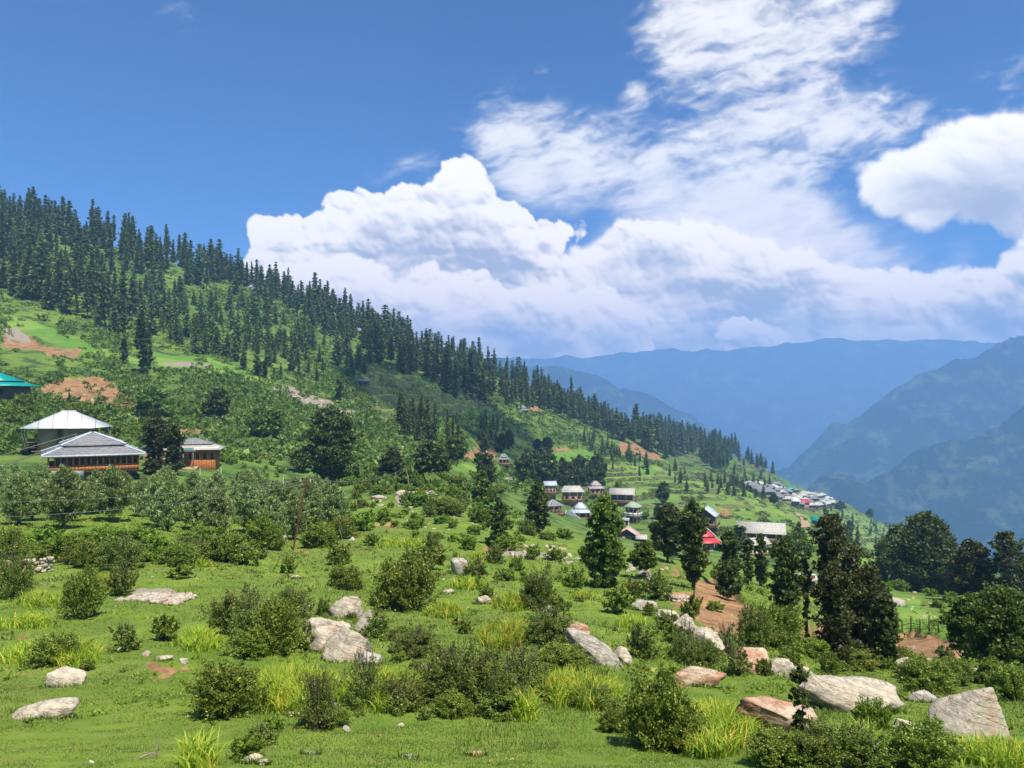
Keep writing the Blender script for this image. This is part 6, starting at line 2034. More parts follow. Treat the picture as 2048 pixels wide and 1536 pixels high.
R_TEAL = roofmat('teal_metal_roof', (0.0, 0.22, 0.21), (0.01, 0.33, 0.31), 0, (1.1, (0.0, 0.14, 0.14)), 0.0, 0.4)
R_RED = roofmat('red_metal_roof', (0.42, 0.030, 0.045), (0.55, 0.055, 0.07), 0, (1.0, (0.28, 0.03, 0.04)), 0.0, 0.45)
R_PINK = roofmat('pink_slate_roof', (0.36, 0.25, 0.26), (0.50, 0.39, 0.40), 3.0)
R_RUST = roofmat('rusty_metal_roof', (0.40, 0.20, 0.13), (0.62, 0.52, 0.46), 0, (1.1, (0.30, 0.12, 0.07)))
R_GREEN = roofmat('green_grey_roof', (0.28, 0.38, 0.27), (0.44, 0.50, 0.40), 3.0)
M_RIDGE = plain('ridge_cap', (0.40, 0.45, 0.52), (0.55, 0.60, 0.66), 3.0, 0.5)
M_GLASS = plain('window_dark', (0.012, 0.013, 0.015), (0.03, 0.03, 0.035), 1.0, 0.15, 0.0, 0.0, spec=0.5)
M_POST = plain('weathered_wood', (0.15, 0.12, 0.09), (0.30, 0.26, 0.21), 5.0, stretch=(1, 1, .2))
M_WOODD = plain('dark_wood', (0.05, 0.028, 0.015), (0.11, 0.06, 0.035), 5.0)


def box(M, x0, x1, y0, y1, z0, z1):
    v = [(x, y, z) for x in (x0, x1) for y in (y0, y1) for z in (z0, z1)]
    M.add(v, [(0, 1, 3, 2), (4, 6, 7, 5), (0, 4, 5, 1), (2, 3, 7, 6), (0, 2, 6, 4), (1, 5, 7, 3)])


def hip(M, w, d, z0, h, ridge, th=0.12, top=None):
    """hipped roof, or a skirt when top=(w2, d2) is given; th thick"""
    w2, d2 = (top if top else (ridge, 0.02))
    b = [(-w / 2, -d / 2), (w / 2, -d / 2), (w / 2, d / 2), (-w / 2, d / 2)]
    t = [(-w2 / 2, -d2 / 2), (w2 / 2, -d2 / 2), (w2 / 2, d2 / 2), (-w2 / 2, d2 / 2)]
    v = [(x, y, z0) for x, y in b] + [(x, y, z0 + h) for x, y in t] + [(x, y, z0 - th) for x, y in b]
    q = [(0, 1, 5, 4), (1, 2, 6, 5), (2, 3, 7, 6), (3, 0, 4, 7), (4, 5, 6, 7), (8, 9, 1, 0), (9, 10, 2, 1), (10, 11, 3, 2), (11, 8, 0, 3), (11, 10, 9, 8)]
    M.add(v, q)


def gable(M, w, d, z0, h, th=0.12, along='x'):
    if along == 'x':
        v = [(-w / 2, -d / 2, z0), (w / 2, -d / 2, z0), (w / 2, 0, z0 + h), (-w / 2, 0, z0 + h), (w / 2, d / 2, z0), (-w / 2, d / 2, z0)]
    else:
        v = [(-w / 2, d / 2, z0), (-w / 2, -d / 2, z0), (0, -d / 2, z0 + h), (0, d / 2, z0 + h), (w / 2, -d / 2, z0), (w / 2, d / 2, z0)]
    n = len(v)
    v = v + [(x, y, z - th) for x, y, z in v]
    q = [(0, 1, 2, 3), (3, 2, 4, 5), (n + 1, n, n + 3, n + 2), (n + 2, n + 3, n + 5, n + 4)]
    q += [(0, n, n + 1, 1), (4, n + 4, n + 5, 5), (1, n + 1, n + 2, 2), (2, n + 2, n + 4, 4), (3, n + 3, n, 0), (5, n + 5, n + 3, 3)]
    M.add(v, q)


def gable_wall(M, w, d, z0, h, along='x', sides=(-1, 1)):
    for s in sides:
        if along == 'x':
            x0, x1 = s * w / 2, s * (w / 2 - 0.2)
            v = [(x0, -d / 2, z0), (x0, d / 2, z0), (x0, 0, z0 + h), (x0, 0, z0 + h), (x1, -d / 2, z0), (x1, d / 2, z0), (x1, 0, z0 + h), (x1, 0, z0 + h)]
        else:
            y0, y1 = s * d / 2, s * (d / 2 - 0.2)
            v = [(-w / 2, y0, z0), (w / 2, y0, z0), (0, y0, z0 + h), (0, y0, z0 + h), (-w / 2, y1, z0), (w / 2, y1, z0), (0, y1, z0 + h), (0, y1, z0 + h)]
        M.add(v, [(0, 1, 2, 3), (4, 7, 6, 5), (0, 2, 6, 4), (1, 5, 6, 2)])


def part(name, mat, parent, fn):
    M = Mesh()
    fn(M)
    return M.build(name, mat, parent)


def window(root, face, c, z, w, h, D, frame_mat, depth=0.06):
    """window on a wall face: 'f' front (-y), 'r' right (+x), 'l' left; c = place along the wall, D = half size of the wall"""
    def place(M, a0, a1, z0, z1, o0, o1):
        if face == 'f': box(M, a0, a1, -D - o1, -D - o0, z0, z1)
        elif face == 'r': box(M, D + o0, D + o1, a0, a1, z0, z1)
        else: box(M, -D - o1, -D - o0, a0, a1, z0, z1)
    def fr(M):
        t = max(0.07, w * 0.09)
        place(M, c - w / 2, c - w / 2 + t, z, z + h, 0.003, depth)
        place(M, c + w / 2 - t, c + w / 2, z, z + h, 0.003, depth)
        place(M, c - w / 2 + t, c + w / 2 - t, z + h - t, z + h, 0.003, depth)
        place(M, c - w / 2 + t, c + w / 2 - t, z, z + t, 0.003, depth)
    t = max(0.07, w * 0.09)
    f = part('window', frame_mat, root, fr)
    part('pane', M_GLASS, f, lambda M: place(M, c - w / 2 + t, c + w / 2 - t, z + t, z + h - t, 0.003, 0.02))


def house(u, v, wpx, label, wall=None, roof=None, kind='hip', storeys=2, sh=2.5, depth=0.8, rot=0.0, over=0.9, rh=None, balcony=True, ridge=0.35, upper=None, group=None, name='house', zoff=0.0, dist=None,
          windows=3, tiers=1, postm=None, hscale=1.0):
    p = spot(u, v) if dist is None else at_dist(u, dist)
    k = p.y / FPX
    wt = wpx * k / (math.cos(rot) + depth * abs(math.sin(rot)))
    over = min(over, wt * .11)
    w = wt - 2 * over
    d = w * depth
    zs = [ground(p.x + a * w / 2, p.y + b * d + d / 2) for a in (-1, 1) for b in (-.5, .5)]
    z = min(min(zs), p.z) + zoff
    r = empty(name, (p.x, p.y + d * 0.5, z), rot)
    H = storeys * sh
    sh = min(sh, w * .8) if storeys == 1 else sh
    H = storeys * sh
    base = max(zs) - z + 0.2
    part('wall', wall, r, lambda M: (box(M, -w / 2, w / 2, -d / 2, d / 2, -1.0, H)))
    if kind == 'gx' or kind == 'gy':
        gh = min(rh or 0.28 * (d + 2 * over), 0.34 * (d + 2 * over))
        for sd_ in (-1, 1):
            part('gable', W_BROWN if wall is not W_WHITE else W_WHITE, r, lambda M: gable_wall(M, w, d, H + 0.002, gh * (d if kind == 'gx' else w) / ((d if kind == 'gx' else w) + 2 * over) - .14, 'x' if kind == 'gx' else 'y', (sd_,)))
    # storey bands, balcony with posts, windows
    if balcony:
        zb = H - sh
        bo = min(1.0, over + .25)
        part('balcony', postm or W_BROWN, r, lambda M: (box(M, -w / 2 - bo, w / 2 + bo, -d / 2 - bo, -d / 2 - .003, zb - .18, zb), box(M, w / 2 + .003, w / 2 + bo, -d / 2, d / 2, zb - .18, zb),
                                                    box(M, -w / 2 - bo, w / 2 + bo, -d / 2 - bo, -d / 2 - bo + .08, zb + .002, zb + .85), box(M, w / 2 + bo - .08, w / 2 + bo, -d / 2 - bo + .083, d / 2, zb + .002, zb + .85)))
        n = max(3, int(w / 2.2))
        for i in range(n + 1):
            x = -w / 2 - bo + .1 + (w + 2 * bo - .2) * i / n
            part('post', M_POST, r, lambda M: box(M, x - .07, x + .07, -d / 2 - bo - .075, -d / 2 - bo - .003, zb, H - .1))
        for i in range(1, 3):
            y = -d / 2 - bo + (d + bo) * i / 2
            part('post', M_POST, r, lambda M: box(M, w / 2 + bo + .003, w / 2 + bo + .075, y - .14, y, zb, H - .1))
    for s in range(storeys):
        zz = s * sh + 0.75
        for i in range(windows):
            c = -w / 2 + w * (i + .5) / windows
            if s == 0 and i == windows // 2:
                dd = part('door', M_WOODD, r, lambda M: box(M, c - .45, c + .45, -d / 2 - .05, -d / 2 - .003, 0.0, 1.95))
                part('handle', M_POST, dd, lambda M: box(M, c + .28, c + .34, -d / 2 - .10, -d / 2 - .053, .95, 1.1))
            else:
                window(r, 'f', c, zz, min(1.1, w / windows * .5), 1.1, d / 2, W_BROWN if wall is not W_BROWN else M_POST)
        for i in range(2):
            window(r, 'r', -d / 2 + d * (i + .5) / 2, zz, min(1.0, d / 4), 1.1, w / 2, W_BROWN if wall is not W_BROWN else M_POST)
    W, D_ = w + 2 * over, d + 2 * over
    rh = min(rh or 0.28 * D_, (0.42 if kind == 'tier' else 0.34) * D_)
    if kind == 'hip':
        rf = part('roof', roof, r, lambda M: hip(M, W, D_, H, rh, W * ridge))
        hw = W * ridge / 2
        def caps(M):
            for sx in (-1, 1):
                for sy in (-1, 1):
                    tube(M, [(sx * W / 2, sy * D_ / 2, H + .02), (sx * hw, 0, H + rh + .02)], [.09, .09], 5)
            tube(M, [(-hw, 0, H + rh + .03), (hw, 0, H + rh + .03)], [.1, .1], 5)
        part('ridge_cap', M_RIDGE if roof in (R_SLATE, R_SLATE_DARK, R_METAL, R_METAL_BLUE, R_SLATE_PALE) else roof, rf, caps)
    elif kind == 'tier':
        lw = .56
        h1 = rh * .42
        rf = part('roof', roof, r, lambda M: hip(M, W, D_, H, h1, 0, .12, (W * lw, D_ * lw)))
        step = .28
        up = part('upper_roof', upper or roof, r, lambda M: (hip(M, W * (lw + .06), D_ * (lw + .06), H + h1 + step, rh * .75, W * ridge * .4)))
        part('neck', W_BROWN, r, lambda M: box(M, -W * lw / 2 + .1, W * lw / 2 - .1, -D_ * lw / 2 + .1, D_ * lw / 2 - .1, H + h1 - .1, H + h1 + step - .125))
        def caps(M):
            for sx in (-1, 1):
                for sy in (-1, 1):
                    tube(M, [(sx * W / 2, sy * D_ / 2, H + .03), (sx * W * lw / 2, sy * D_ * lw / 2, H + h1 + .03)], [.12, .12], 5)
        def caps2(M):
            a, b = W * (lw + .06) / 2, D_ * (lw + .06) / 2
            hw = W * ridge * .2
            for sx in (-1, 1):
                for sy in (-1, 1):
                    tube(M, [(sx * a, sy * b, H + h1 + step + .03), (sx * hw, 0, H + h1 + step + rh * .75 + .03)], [.12, .12], 5)
        part('ridge_cap', M_RIDGE, rf, caps)
        part('ridge_cap', M_RIDGE, up, caps2)
    else:
        part('roof', roof, r, lambda M: gable(M, W, D_, H + .02, rh, .12, 'x' if kind == 'gx' else 'y'))
    return tag(r, label, 'house', group), w, d, H, r


# --- the farm on the left
def farm_house():
    """two storeys, closed orange gallery with arches, slate roof in two tiers"""
    p = at_dist(164, 121)
    w, d, rot = 12.4, 11.2, R(-31)
    H0, H1 = 2.2, 4.75
    zc = (HOR - 914) / FPX * 113 - H1       # eave corner lies on this row
    r = empty('farmhouse', (p.x + .6, 123, zc), -rot)
    part('wall', W_STONE, r, lambda M: box(M, -w / 2 + 1.2, w / 2 - 1.2, -d / 2 + 1.2, d / 2 - 1.2, -2.5, H0 - .2))
    part('floor_slab', M_WOODD, r, lambda M: box(M, -w / 2, w / 2, -d / 2, d / 2, H0 - .18, H0))
    part('upper_wall', W_BROWN, r, lambda M: box(M, -w / 2 + 1.0, w / 2 - 1.0, -d / 2 + 1.0, d / 2 - 1.0, H0 + .002, H1))
    part('gallery_panel', W_ORANGE, r, lambda M: (box(M, -w / 2, w / 2, -d / 2, -d / 2 + .12, H0 + .002, H0 + 1.05), box(M, -w / 2, w / 2, d / 2 - .12, d / 2, H0 + .002, H0 + 1.05),
                                                  box(M, w / 2 - .12, w / 2, -d / 2 + .123, d / 2 - .123, H0 + .002, H0 + 1.05), box(M, -w / 2, -w / 2 + .12, -d / 2 + .123, d / 2 - .123, H0 + .002, H0 + 1.05)))
    part('gallery_lintel', W_ORANGE, r, lambda M: (box(M, -w / 2, w / 2, -d / 2 - .02, -d / 2 + .14, H1 - .38, H1 - .1), box(M, -w / 2, w / 2, d / 2 - .14, d / 2 + .02, H1 - .38, H1 - .1),
                                                   box(M, w / 2 - .14, w / 2 + .02, -d / 2 + .143, d / 2 - .143, H1 - .38, H1 - .1), box(M, -w / 2 - .02, -w / 2 + .14, -d / 2 + .143, d / 2 - .143, H1 - .38, H1 - .1)))
    n = 15
    for i in range(n + 1):
        x = -w / 2 + .14 + (w - .28) * i / n
        part('pillar', W_ORANGE, r, lambda M: box(M, x - .12, x + .12, -d / 2 + .003, -d / 2 + .117, H0 + 1.053, H1 - .383))
    for i in range(1, 13):
        y = -d / 2 + d * i / 13
        for sx in (-1, 1):
            part('pillar', W_ORANGE, r, lambda M: box(M, sx * (w / 2 - .06) - .057, sx * (w / 2 - .06) + .057, y - .12, y + .12, H0 + 1.053, H1 - .383))
    for i in range(3):
        window(r, 'f', -w / 4 + i * w / 4, .5, 1.0, 1.1, d / 2 - 1.2, M_WOODD)
    dd = part('door', W_WHITE, r, lambda M: box(M, w / 2 - 1.197, w / 2 - 1.12, -1.0, .1, -.2, 1.75))
    part('handle', M_WOODD, dd, lambda M: box(M, w / 2 - 1.117, w / 2 - 1.07, -.85, -.8, .7, .85))
    W, D = w + 1.7, d + 1.7
    a = .60
    rf = part('roof', R_SLATE, r, lambda M: hip(M, W, D, H1, 1.15, 0, .16, (W * a, D * a)))
    up = part('upper_roof', R_SLATE, r, lambda M: hip(M, W * (a + .04), D * (a + .04), H1 + 1.40, 1.75, .4, .12))
    part('neck', W_BROWN, r, lambda M: box(M, -W * a / 2 + .1, W * a / 2 - .1, -D * a / 2 + .1, D * a / 2 - .1, H1 + 1.0, H1 + 1.27))
    for par, W0, D0, z0, W1, D1, z1 in ((rf, W, D, H1 + .04, W * a, D * a, H1 + 1.19), (up, W * (a + .04), D * (a + .04), H1 + 1.44, .4, .02, H1 + 3.19)):
        for sx in (-1, 1):
            for sy in (-1, 1):
                part('ridge_cap', M_RIDGE, par, lambda M: tube(M, [(sx * W0 / 2, sy * D0 / 2, z0), (sx * W1 / 2, sy * D1 / 2, z1)], [.16, .16], 5))
    part('eave_board', M_RIDGE, rf, lambda M: (box(M, -W / 2, W / 2, -D / 2 - .05, -D / 2 - .003, H1 - .22, H1 + .03), box(M, W / 2 + .003, W / 2 + .05, -D / 2, D / 2, H1 - .22, H1 + .03)))
    tag(r, 'orange galleried house with two tiered grey slate roof, the largest of the left farm', 'house')


farm_house()


def barn():
    p = at_dist(143, 150)
    H, w, d = 4.2, 8.2, 7.0
    zc = (HOR - 856) / FPX * 145 - H
    r = empty('open_barn', (p.x, 149, zc), R(8))
    part('wall', W_TAN, r, lambda M: (box(M, -w / 2, -.9, -d / 2, d / 2, -1.5, H), box(M, .5, w / 2, -d / 2, d / 2, -1.5, H), box(M, -.897, .497, -d / 2 + 1.5, d / 2, -1.5, H)))
    for x in (-w / 2 - 1.9, -w / 2 - 1.4, w / 2 + 1.0, w / 2 + 1.9):
        for y in (-d / 2 - 1.2, d / 2 + .8):
            part('post', M_POST, r, lambda M: box(M, x - .1, x + .1, y - .1, y + .1, .6, H - .05))
    part('railing', M_POST, r, lambda M: (box(M, -w / 2 - 1.9, -w / 2, -d / 2 - 1.25, -d / 2 - 1.15, 1.5, 1.62), box(M, w / 2, w / 2 + 1.9, -d / 2 - 1.25, -d / 2 - 1.15, 1.5, 1.62)))
    part('deck', M_WOODD, r, lambda M: (box(M, -w / 2 - 2.1, -w / 2 - .003, -d / 2 - 1.4, d / 2, .42, .6), box(M, w / 2 + .003, w / 2 + 2.1, -d / 2 - 1.4, d / 2, .42, .6)))
    rf = part('roof', R_METAL, r, lambda M: hip(M, w + 4.3, d + 4.2, H, 3.1, 2.5, .08))
    part('ridge_cap', R_METAL, rf, lambda M: tube(M, [(-1.35, 0, H + 3.13), (1.35, 0, H + 3.13)], [.12, .12], 5))
    tag(r, 'tan walled barn under a broad white metal hipped roof with rust streaks', 'barn')
    # ramp of poles beside it
    q = at_dist(60, 132)
    def rails(M):
        zz = (HOR - 900) / FPX * 132
        for a, b in (((-6, 0, -1.2), (6.5, 0, 3.0)), ((-6, 1.6, -1.2), (6.5, 1.6, 3.0)), ((-6.5, 0, .3), (6.3, 0, 4.0)), ((0.6, 0, -3), (.6, 0, 1.4)), ((6.4, 0, -2), (6.4, 0, 4.2)), ((3.2, 1.6, -3), (3.2, 1.6, 3.2)), ((-1.2, 0, 1.0), (11, 0, 1.3))):
            tube(M, [a, b], [.085, .07], 5)
    o = part('pole_ramp', M_POST, None, rails)
    o.location = (q.x + 1.5, 132, (HOR - 915) / FPX * 132)
    tag(o, 'rickety ramp of wooden poles leading up to the barn', 'ramp')


barn()


def teal_house():
    p = at_dist(0, 205)
    H = 3.4
    zc = (HOR - 771) / FPX * 198 - H
    w, d = 14.0, 9.0
    r = empty('teal_roofed_house', (p.x - 1.0, 204, zc), R(-6))
    part('wall', W_BROWN, r, lambda M: box(M, -w / 2, w / 2, -d / 2, d / 2, -3.0, H))
    part('gallery', W_ORANGE, r, lambda M: box(M, -w / 2, w / 2 - 2.6, -d / 2 - .9, -d / 2 - .003, -.3, .5))
    for i in range(9):
        x = -w / 2 + .1 + (w - 2.9) * i / 8
        part('post', W_TAN, r, lambda M: box(M, x - .09, x + .09, -d / 2 - .9, -d / 2 - .72, .503, H - .05))
        if i < 8: window(r, 'f', x + .7, .9, 1.1, 1.9, d / 2, W_TAN)
    window(r, 'f', w / 2 - 1.3, 1.1, 1.3, 1.4, d / 2, M_WOODD)
    a = .58
    W, D = w + 4.4, d + 4.4
    part('roof', R_TEAL, r, lambda M: hip(M, W, D, H, 1.05, 0, .12, (W * a, D * a)))
    part('neck', W_BROWN, r, lambda M: box(M, -W * a / 2 + .1, W * a / 2 - .1, -D * a / 2 + .1, D * a / 2 - .1, H + .95, H + 1.25))
    part('upper_roof', R_TEAL, r, lambda M: hip(M, W * (a + .05), D * (a + .05), H + 1.37, 2.3, 3.0, .1))
    tag(r, 'timber house with bright teal two tiered roof cut by the left edge', 'house')


teal_house()


def right_farm():
    p = at_dist(386, 150)
    H = 3.3
    zc = (HOR - 899) / FPX * 146 - H
    r = empty('right_farmhouse', (p.x, 150, zc), R(14))
    w, d = 9.0, 6.8
    part('wall', W_ORANGE, r, lambda M: box(M, -w / 2, w / 2, -d / 2, d / 2, -2.0, H))
    for i in range(7):
        x = -w / 2 + .6 + (w - 1.2) * i / 6
        window(r, 'f', x, 1.35, .62, 1.2, d / 2, W_TAN)
    for i in range(5):
        window(r, 'r', -d / 2 + .7 + (d - 1.4) * i / 4, 1.35, .62, 1.2, w / 2, W_TAN)
    a = .62
    W, D = w + 2.0, d + 2.0
    part('roof', R_SLATE_PALE, r, lambda M: hip(M, W, D, H, .75, 0, .12, (W * a, D * a)))
    part('neck', W_BROWN, r, lambda M: box(M, -W * a / 2 + .1, W * a / 2 - .1, -D * a / 2 + .1, D * a / 2 - .1, H + .65, H + .85))
    part('upper_roof', R_SLATE, r, lambda M: hip(M, W * (a + .05), D * (a + .05), H + .97, 1.05, 1.0, .1))
    tag(r, 'small orange house with tiered grey slate roof at the right end of the left farm', 'house')
    # porch with teal awning
    q = empty('porch', (at_dist(368, 144).x, 144, (HOR - 912) / FPX * 144 - 1.2), R(14))
    part('awning', R_TEAL, q, lambda M: box(M, -1.6, 1.5, -1.4, 1.5, 2.55, 2.65))
    part('slate_edge', R_SLATE, q, lambda M: box(M, -1.7, 2.3, -2.3, -1.403, 2.15, 2.3))
    for x in (-1.4, .2, 1.9):
        part('post', M_POST, q, lambda M: box(M, x - .08, x + .08, -2.2, -2.04, -.8, 2.148))
    part('floor_slab', W_TAN, q, lambda M: box(M, -1.8, 2.4, -2.4, 1.6, -1.5, -.8))
    tag(q, 'open porch with a bright teal awning between the two lopped trees and the right farmhouse', 'porch')
    # pale blue roofed outbuilding
    s = empty('outbuilding', (at_dist(316, 146).x, 147, (HOR - 893) / FPX * 146 - 2.6), R(20))
    part('wall', W_TAN, s, lambda M: box(M, -2.8, 2.8, -2.2, 2.2, -2, 2.4))
    for sd_ in (-1, 1):
        part('gable', W_BROWN, s, lambda M: gable_wall(M, 5.6, 4.4, 2.402, 1.3, 'y', (sd_,)))
    part('roof', R_METAL_BLUE, s, lambda M: gable(M, 6.6, 5.6, 2.42, 1.65, .1, 'y'))
    tag(s, 'outbuilding with a pale blue metal gable roof behind the two lopped trees', 'shed')


right_farm()
q = at_dist(122, 113)
o = part('concrete_terrace', W_CONC, None, lambda M: box(M, -3.0, 3.0, -1.2, 1.2, -1.1, .25))
o.location = (q.x, 112.5, (HOR - 946) / FPX * 112.5)
tag(o, 'grey concrete terrace at the front left foot of the galleried house', 'terrace')

# --- the village in the middle
house(1100, 1001, 30, 'tall narrow village house with flat looking pale blue metal roof, leftmost of the back row', W_STONE, R_METAL_BLUE, 'gx', 2, 2.9, 0.8, R(10), 0.5, 1.6)
house(1145, 1014, 48, 'wide two storey stone house with whitish slate roof and balcony', W_STONE, R_SLATE_PALE, 'hip', 2, 3.2, 0.6, R(6), 0.7, 2.0, ridge=.7)
house(1192, 1000, 36, 'tall house with pink two tiered roof in front of the dark grove', W_STONE, R_PINK, 'tier', 2, 2.7, 0.8, R(14), 0.6, 4.0)
house(1246, 1012, 56, 'long timber house with broad whitish roof, rightmost of the back row', W_BROWN, R_SLATE_PALE, 'gx', 2, 3.1, 0.55, R(-12), 0.9, 2.2)
house(1106, 1024, 42, 'house with pyramid shaped grey slate roof left of the lower village rows', W_BROWN, R_SLATE, 'hip', 1, 2.8, 0.8, R(25), 0.9, 3.4, ridge=.15)
house(1162, 1034, 44, 'low house with pale grey tiered roof in the middle of the village', W_BROWN, R_METAL_BLUE, 'tier', 1, 2.4, 0.8, R(8), 0.9, 3.0)
house(1268, 1046, 38, 'small two storey white and tan house with greenish hipped roof', W_TAN, R_GREEN, 'hip', 2, 2.7, 0.9, R(-28), 0.5, 2.4, ridge=.3, postm=W_WHITE)
house(1098, 1050, 34, 'low house with rusty white metal roof behind the dark pointed tree', W_WHITE, R_RUST, 'hip', 1, 2.2, 0.8, R(-10), 0.6, 2.6, balcony=False, dist=226, zoff=-1.6)
house(1138, 1066, 76, 'low house with wide dark slate two tiered roof at the front of the village', dist=235, zoff=-3.6, wall=W_BROWN, roof=R_SLATE_DARK, kind='tier', storeys=1, sh=2.0, depth=0.75, rot=R(18), over=1.2, rh=3.6, balcony=False)
house(1258, 1080, 56, 'brown gabled house with grey and red roof at the meadow edge', dist=205, zoff=-.5, wall=W_TAN, roof=R_RUST, kind='gy', storeys=1, sh=2.3, depth=0.9, rot=R(-14), over=0.7, rh=2.4, balcony=False)
house(1284, 1080, 26, 'lean to with whitish slate roof beside the brown gabled house', dist=202, zoff=-.8, wall=W_TAN, roof=R_SLATE_PALE, kind='gx', storeys=1, sh=2.0, depth=0.9, rot=R(-8), over=0.4, rh=1.3, balcony=False)
house(1252, 1050, 18, 'tiny white shed before the greenish roofed house', W_WHITE, R_SLATE_PALE, 'gx', 1, 2.0, 0.7, R(-20), 0.2, 0.7, balcony=False, name='shed', windows=2)
house(1417, 1100, 62, 'timber house with large pale blue gable roof behind the column tree', dist=232, zoff=-.5, wall=W_BROWN, roof=R_METAL_BLUE, kind='gy', storeys=2, sh=2.9, depth=1.1, rot=R(-24), over=0.9, rh=2.6)
house(1413, 1137, 66, 'house with bright crimson metal roof between the dark trees', dist=190, zoff=-3.0, wall=W_TAN, roof=R_RED, kind='tier', storeys=2, sh=2.7, depth=0.8, rot=R(8), over=0.9, rh=4.6, upper=R_RED, postm=W_GREEN)
house(1528, 1092, 104, 'long barn like house with broad whitish slate roof on the right of the village', dist=216, zoff=-1, wall=W_BROWN, roof=R_SLATE_PALE, kind='gx', storeys=2, sh=2.1, depth=0.5, rot=R(-16), over=1.0, rh=2.6)
house(1516, 1124, 58, 'white plastered house with pale roof behind the slender trees', dist=186, zoff=-2.2, wall=W_WHITE, roof=R_SLATE_PALE, kind='gx', storeys=2, sh=2.7, depth=0.6, rot=R(22), over=0.6, rh=2.0)
house(1614, 1180, 46, 'low shed with weathered pale slate roof just left of the giant brown tree', W_BROWN, R_SLATE_PALE, 'gx', 1, 2.0, 0.6, R(-8), 0.4, 1.3, balcony=False, name='shed', windows=2)
house(1007, 936, 26, 'lone dark timber house with grey tiered roof above the village', W_BROWN, R_SLATE, 'tier', 2, 2.2, 0.8, R(12), 0.8, 2.4)
house(720, 771, 38, 'long low dark hut high on the hillside beside the terraces', W_BROWN, R_SLATE, 'gx', 1, 2.4, 0.45, R(4), 0.6, 1.1, balcony=False, name='hut')
house(1043, 822, 32, 'dark hut with slate roof at the lower edge of the forest belt', W_BROWN, R_SLATE, 'tier', 1, 2.4, 0.7, R(10), 0.9, 3.0, balcony=False, name='hut')
house(1018, 963, 13, 'tiny white hut in the field left of the village grove', W_WHITE, R_SLATE_PALE, 'gx', 1, 2.0, 0.8, R(0), 0.2, 0.6, balcony=False, name='hut', windows=2)
house(950, 999, 14, 'little shed with teal roof behind the bushes of the stony bank', W_BROWN, R_TEAL, 'gx', 1, 1.9, 0.8, R(8), 0.3, 0.8, balcony=False, name='shed', windows=2)
house(1636, 1052, 28, 'house with teal roof on the terraces below the distant village', W_BROWN, R_TEAL, 'gx', 1, 3.2, 0.7, R(-20), 0.6, 2.6, balcony=False)
house(1678, 1084, 34, 'house with whitish roof partly behind the brown topped tree', W_TAN, R_SLATE_PALE, 'hip', 1, 3.0, 0.7, R(20), 0.6, 2.4, balcony=False)
house(428, 842, 14, 'tiny reddish hut on the bushy bank of the left slope', W_TAN, R_RUST, 'gx', 1, 1.6, 0.7, R(0), 0.2, 0.5, balcony=False, name='hut', windows=2)

# --- the distant village: many small houses, each with wall and roof
VP = []
for i, (rm, wm, kd) in enumerate([(R_SLATE_PALE, W_BROWN, 'h'), (R_SLATE, W_STONE, 'g'), (R_METAL, W_BROWN, 'h'), (R_SLATE_PALE, W_STONE, 'g'), (R_SLATE, W_BROWN, 'h'), (R_METAL_BLUE, W_BROWN, 'g'), (R_TEAL, W_BROWN, 'h'), (R_RED, W_STONE, 'g')]):
    F = Mesh()
    w, d, h = 8.5, 6.5, 4.6
    box(F, -w / 2, w / 2, -d / 2, d / 2, -2.5, h)
    wm_ = F.mesh('wall', wm)
    G = Mesh()
    (hip(G, w + 2.4, d + 2.4, h + .01, 2.6, 3.0, .3) if kd == 'h' else gable(G, w + 2, d + 2, h + .01, 2.4, .3))
    rm_ = G.mesh('roof', rm)
    VP.append((wm_, rm_))
VIL = [(1493, 978), (1540, 974), (1572, 976), (1600, 990), (1640, 992), (1672, 1004), (1668, 1016), (1610, 1020), (1560, 1006), (1500, 986)]
RN = ['pale slate', 'grey slate', 'white metal', 'pale slate', 'grey slate', 'blue metal', 'teal', 'red']
nv = 0
for (u, v) in pick(VIL, 74, rngR, 5.5):
    i = int(rngR.choice(6, p=[.14, .32, .07, .11, .32, .04]))
    if nv == 3: i = 6
    if nv == 8: i = 7
    p = spot(u, v)
    r = empty('far_house', p, rngR.uniform(-.5, .5))
    obj('wall', VP[i][0], r)
    obj('roof', VP[i][1], r)
    s = rngR.uniform(.62, 1.05)
    r.scale = (s, s, s * rngR.uniform(.85, 1.15))
    nv += 1
    tag(r, {6: 'only teal roofed house of the distant village', 7: 'only red roofed house of the distant village'}.get(i, '%s %s roofed house in the %s of the distant village, %s row' % ('wide' if s > .86 else 'tiny', RN[i], 'left end' if u < 1535 else 'left middle' if u < 1575 else 'right middle' if u < 1620 else 'right end',
        'upper' if v < 986 + (u - 1500) * .08 else 'lower')), 'house', None if i > 5 else 'houses of the distant village')

# ------------------------------------------------------------------ poles, cables, fences
M_RUSTY = plain('rusty_pole', (0.10, 0.035, 0.02), (0.20, 0.075, 0.04), 6.0, 0.6)
M_CABLE = plain('cable', (0.16, 0.17, 0.18), (0.24, 0.25, 0.26), 6.0, 0.4)
M_INSUL = plain('insulator', (0.5, 0.5, 0.48), (0.65, 0.65, 0.62), 6.0, 0.3)
pb = spot(584, 1100)
ptop = Vector(((613 - 1024) / FPX * pb.y, pb.y, (HOR - 955) / FPX * pb.y))
r = empty('leaning_pole', pb)
part('shaft', M_RUSTY, r, lambda M: tube(M, [(0, 0, -.5), tuple((ptop - pb) * .5 + Vector((.05, 0, 0))), tuple(ptop - pb)], [.075, .065, .05], 8))
part('crossarm', M_RUSTY, r, lambda M: tube(M, [tuple(ptop - pb + Vector((-.5, 0, -.35))), tuple(ptop - pb + Vector((.35, 0, -.25)))], [.035, .035], 5))
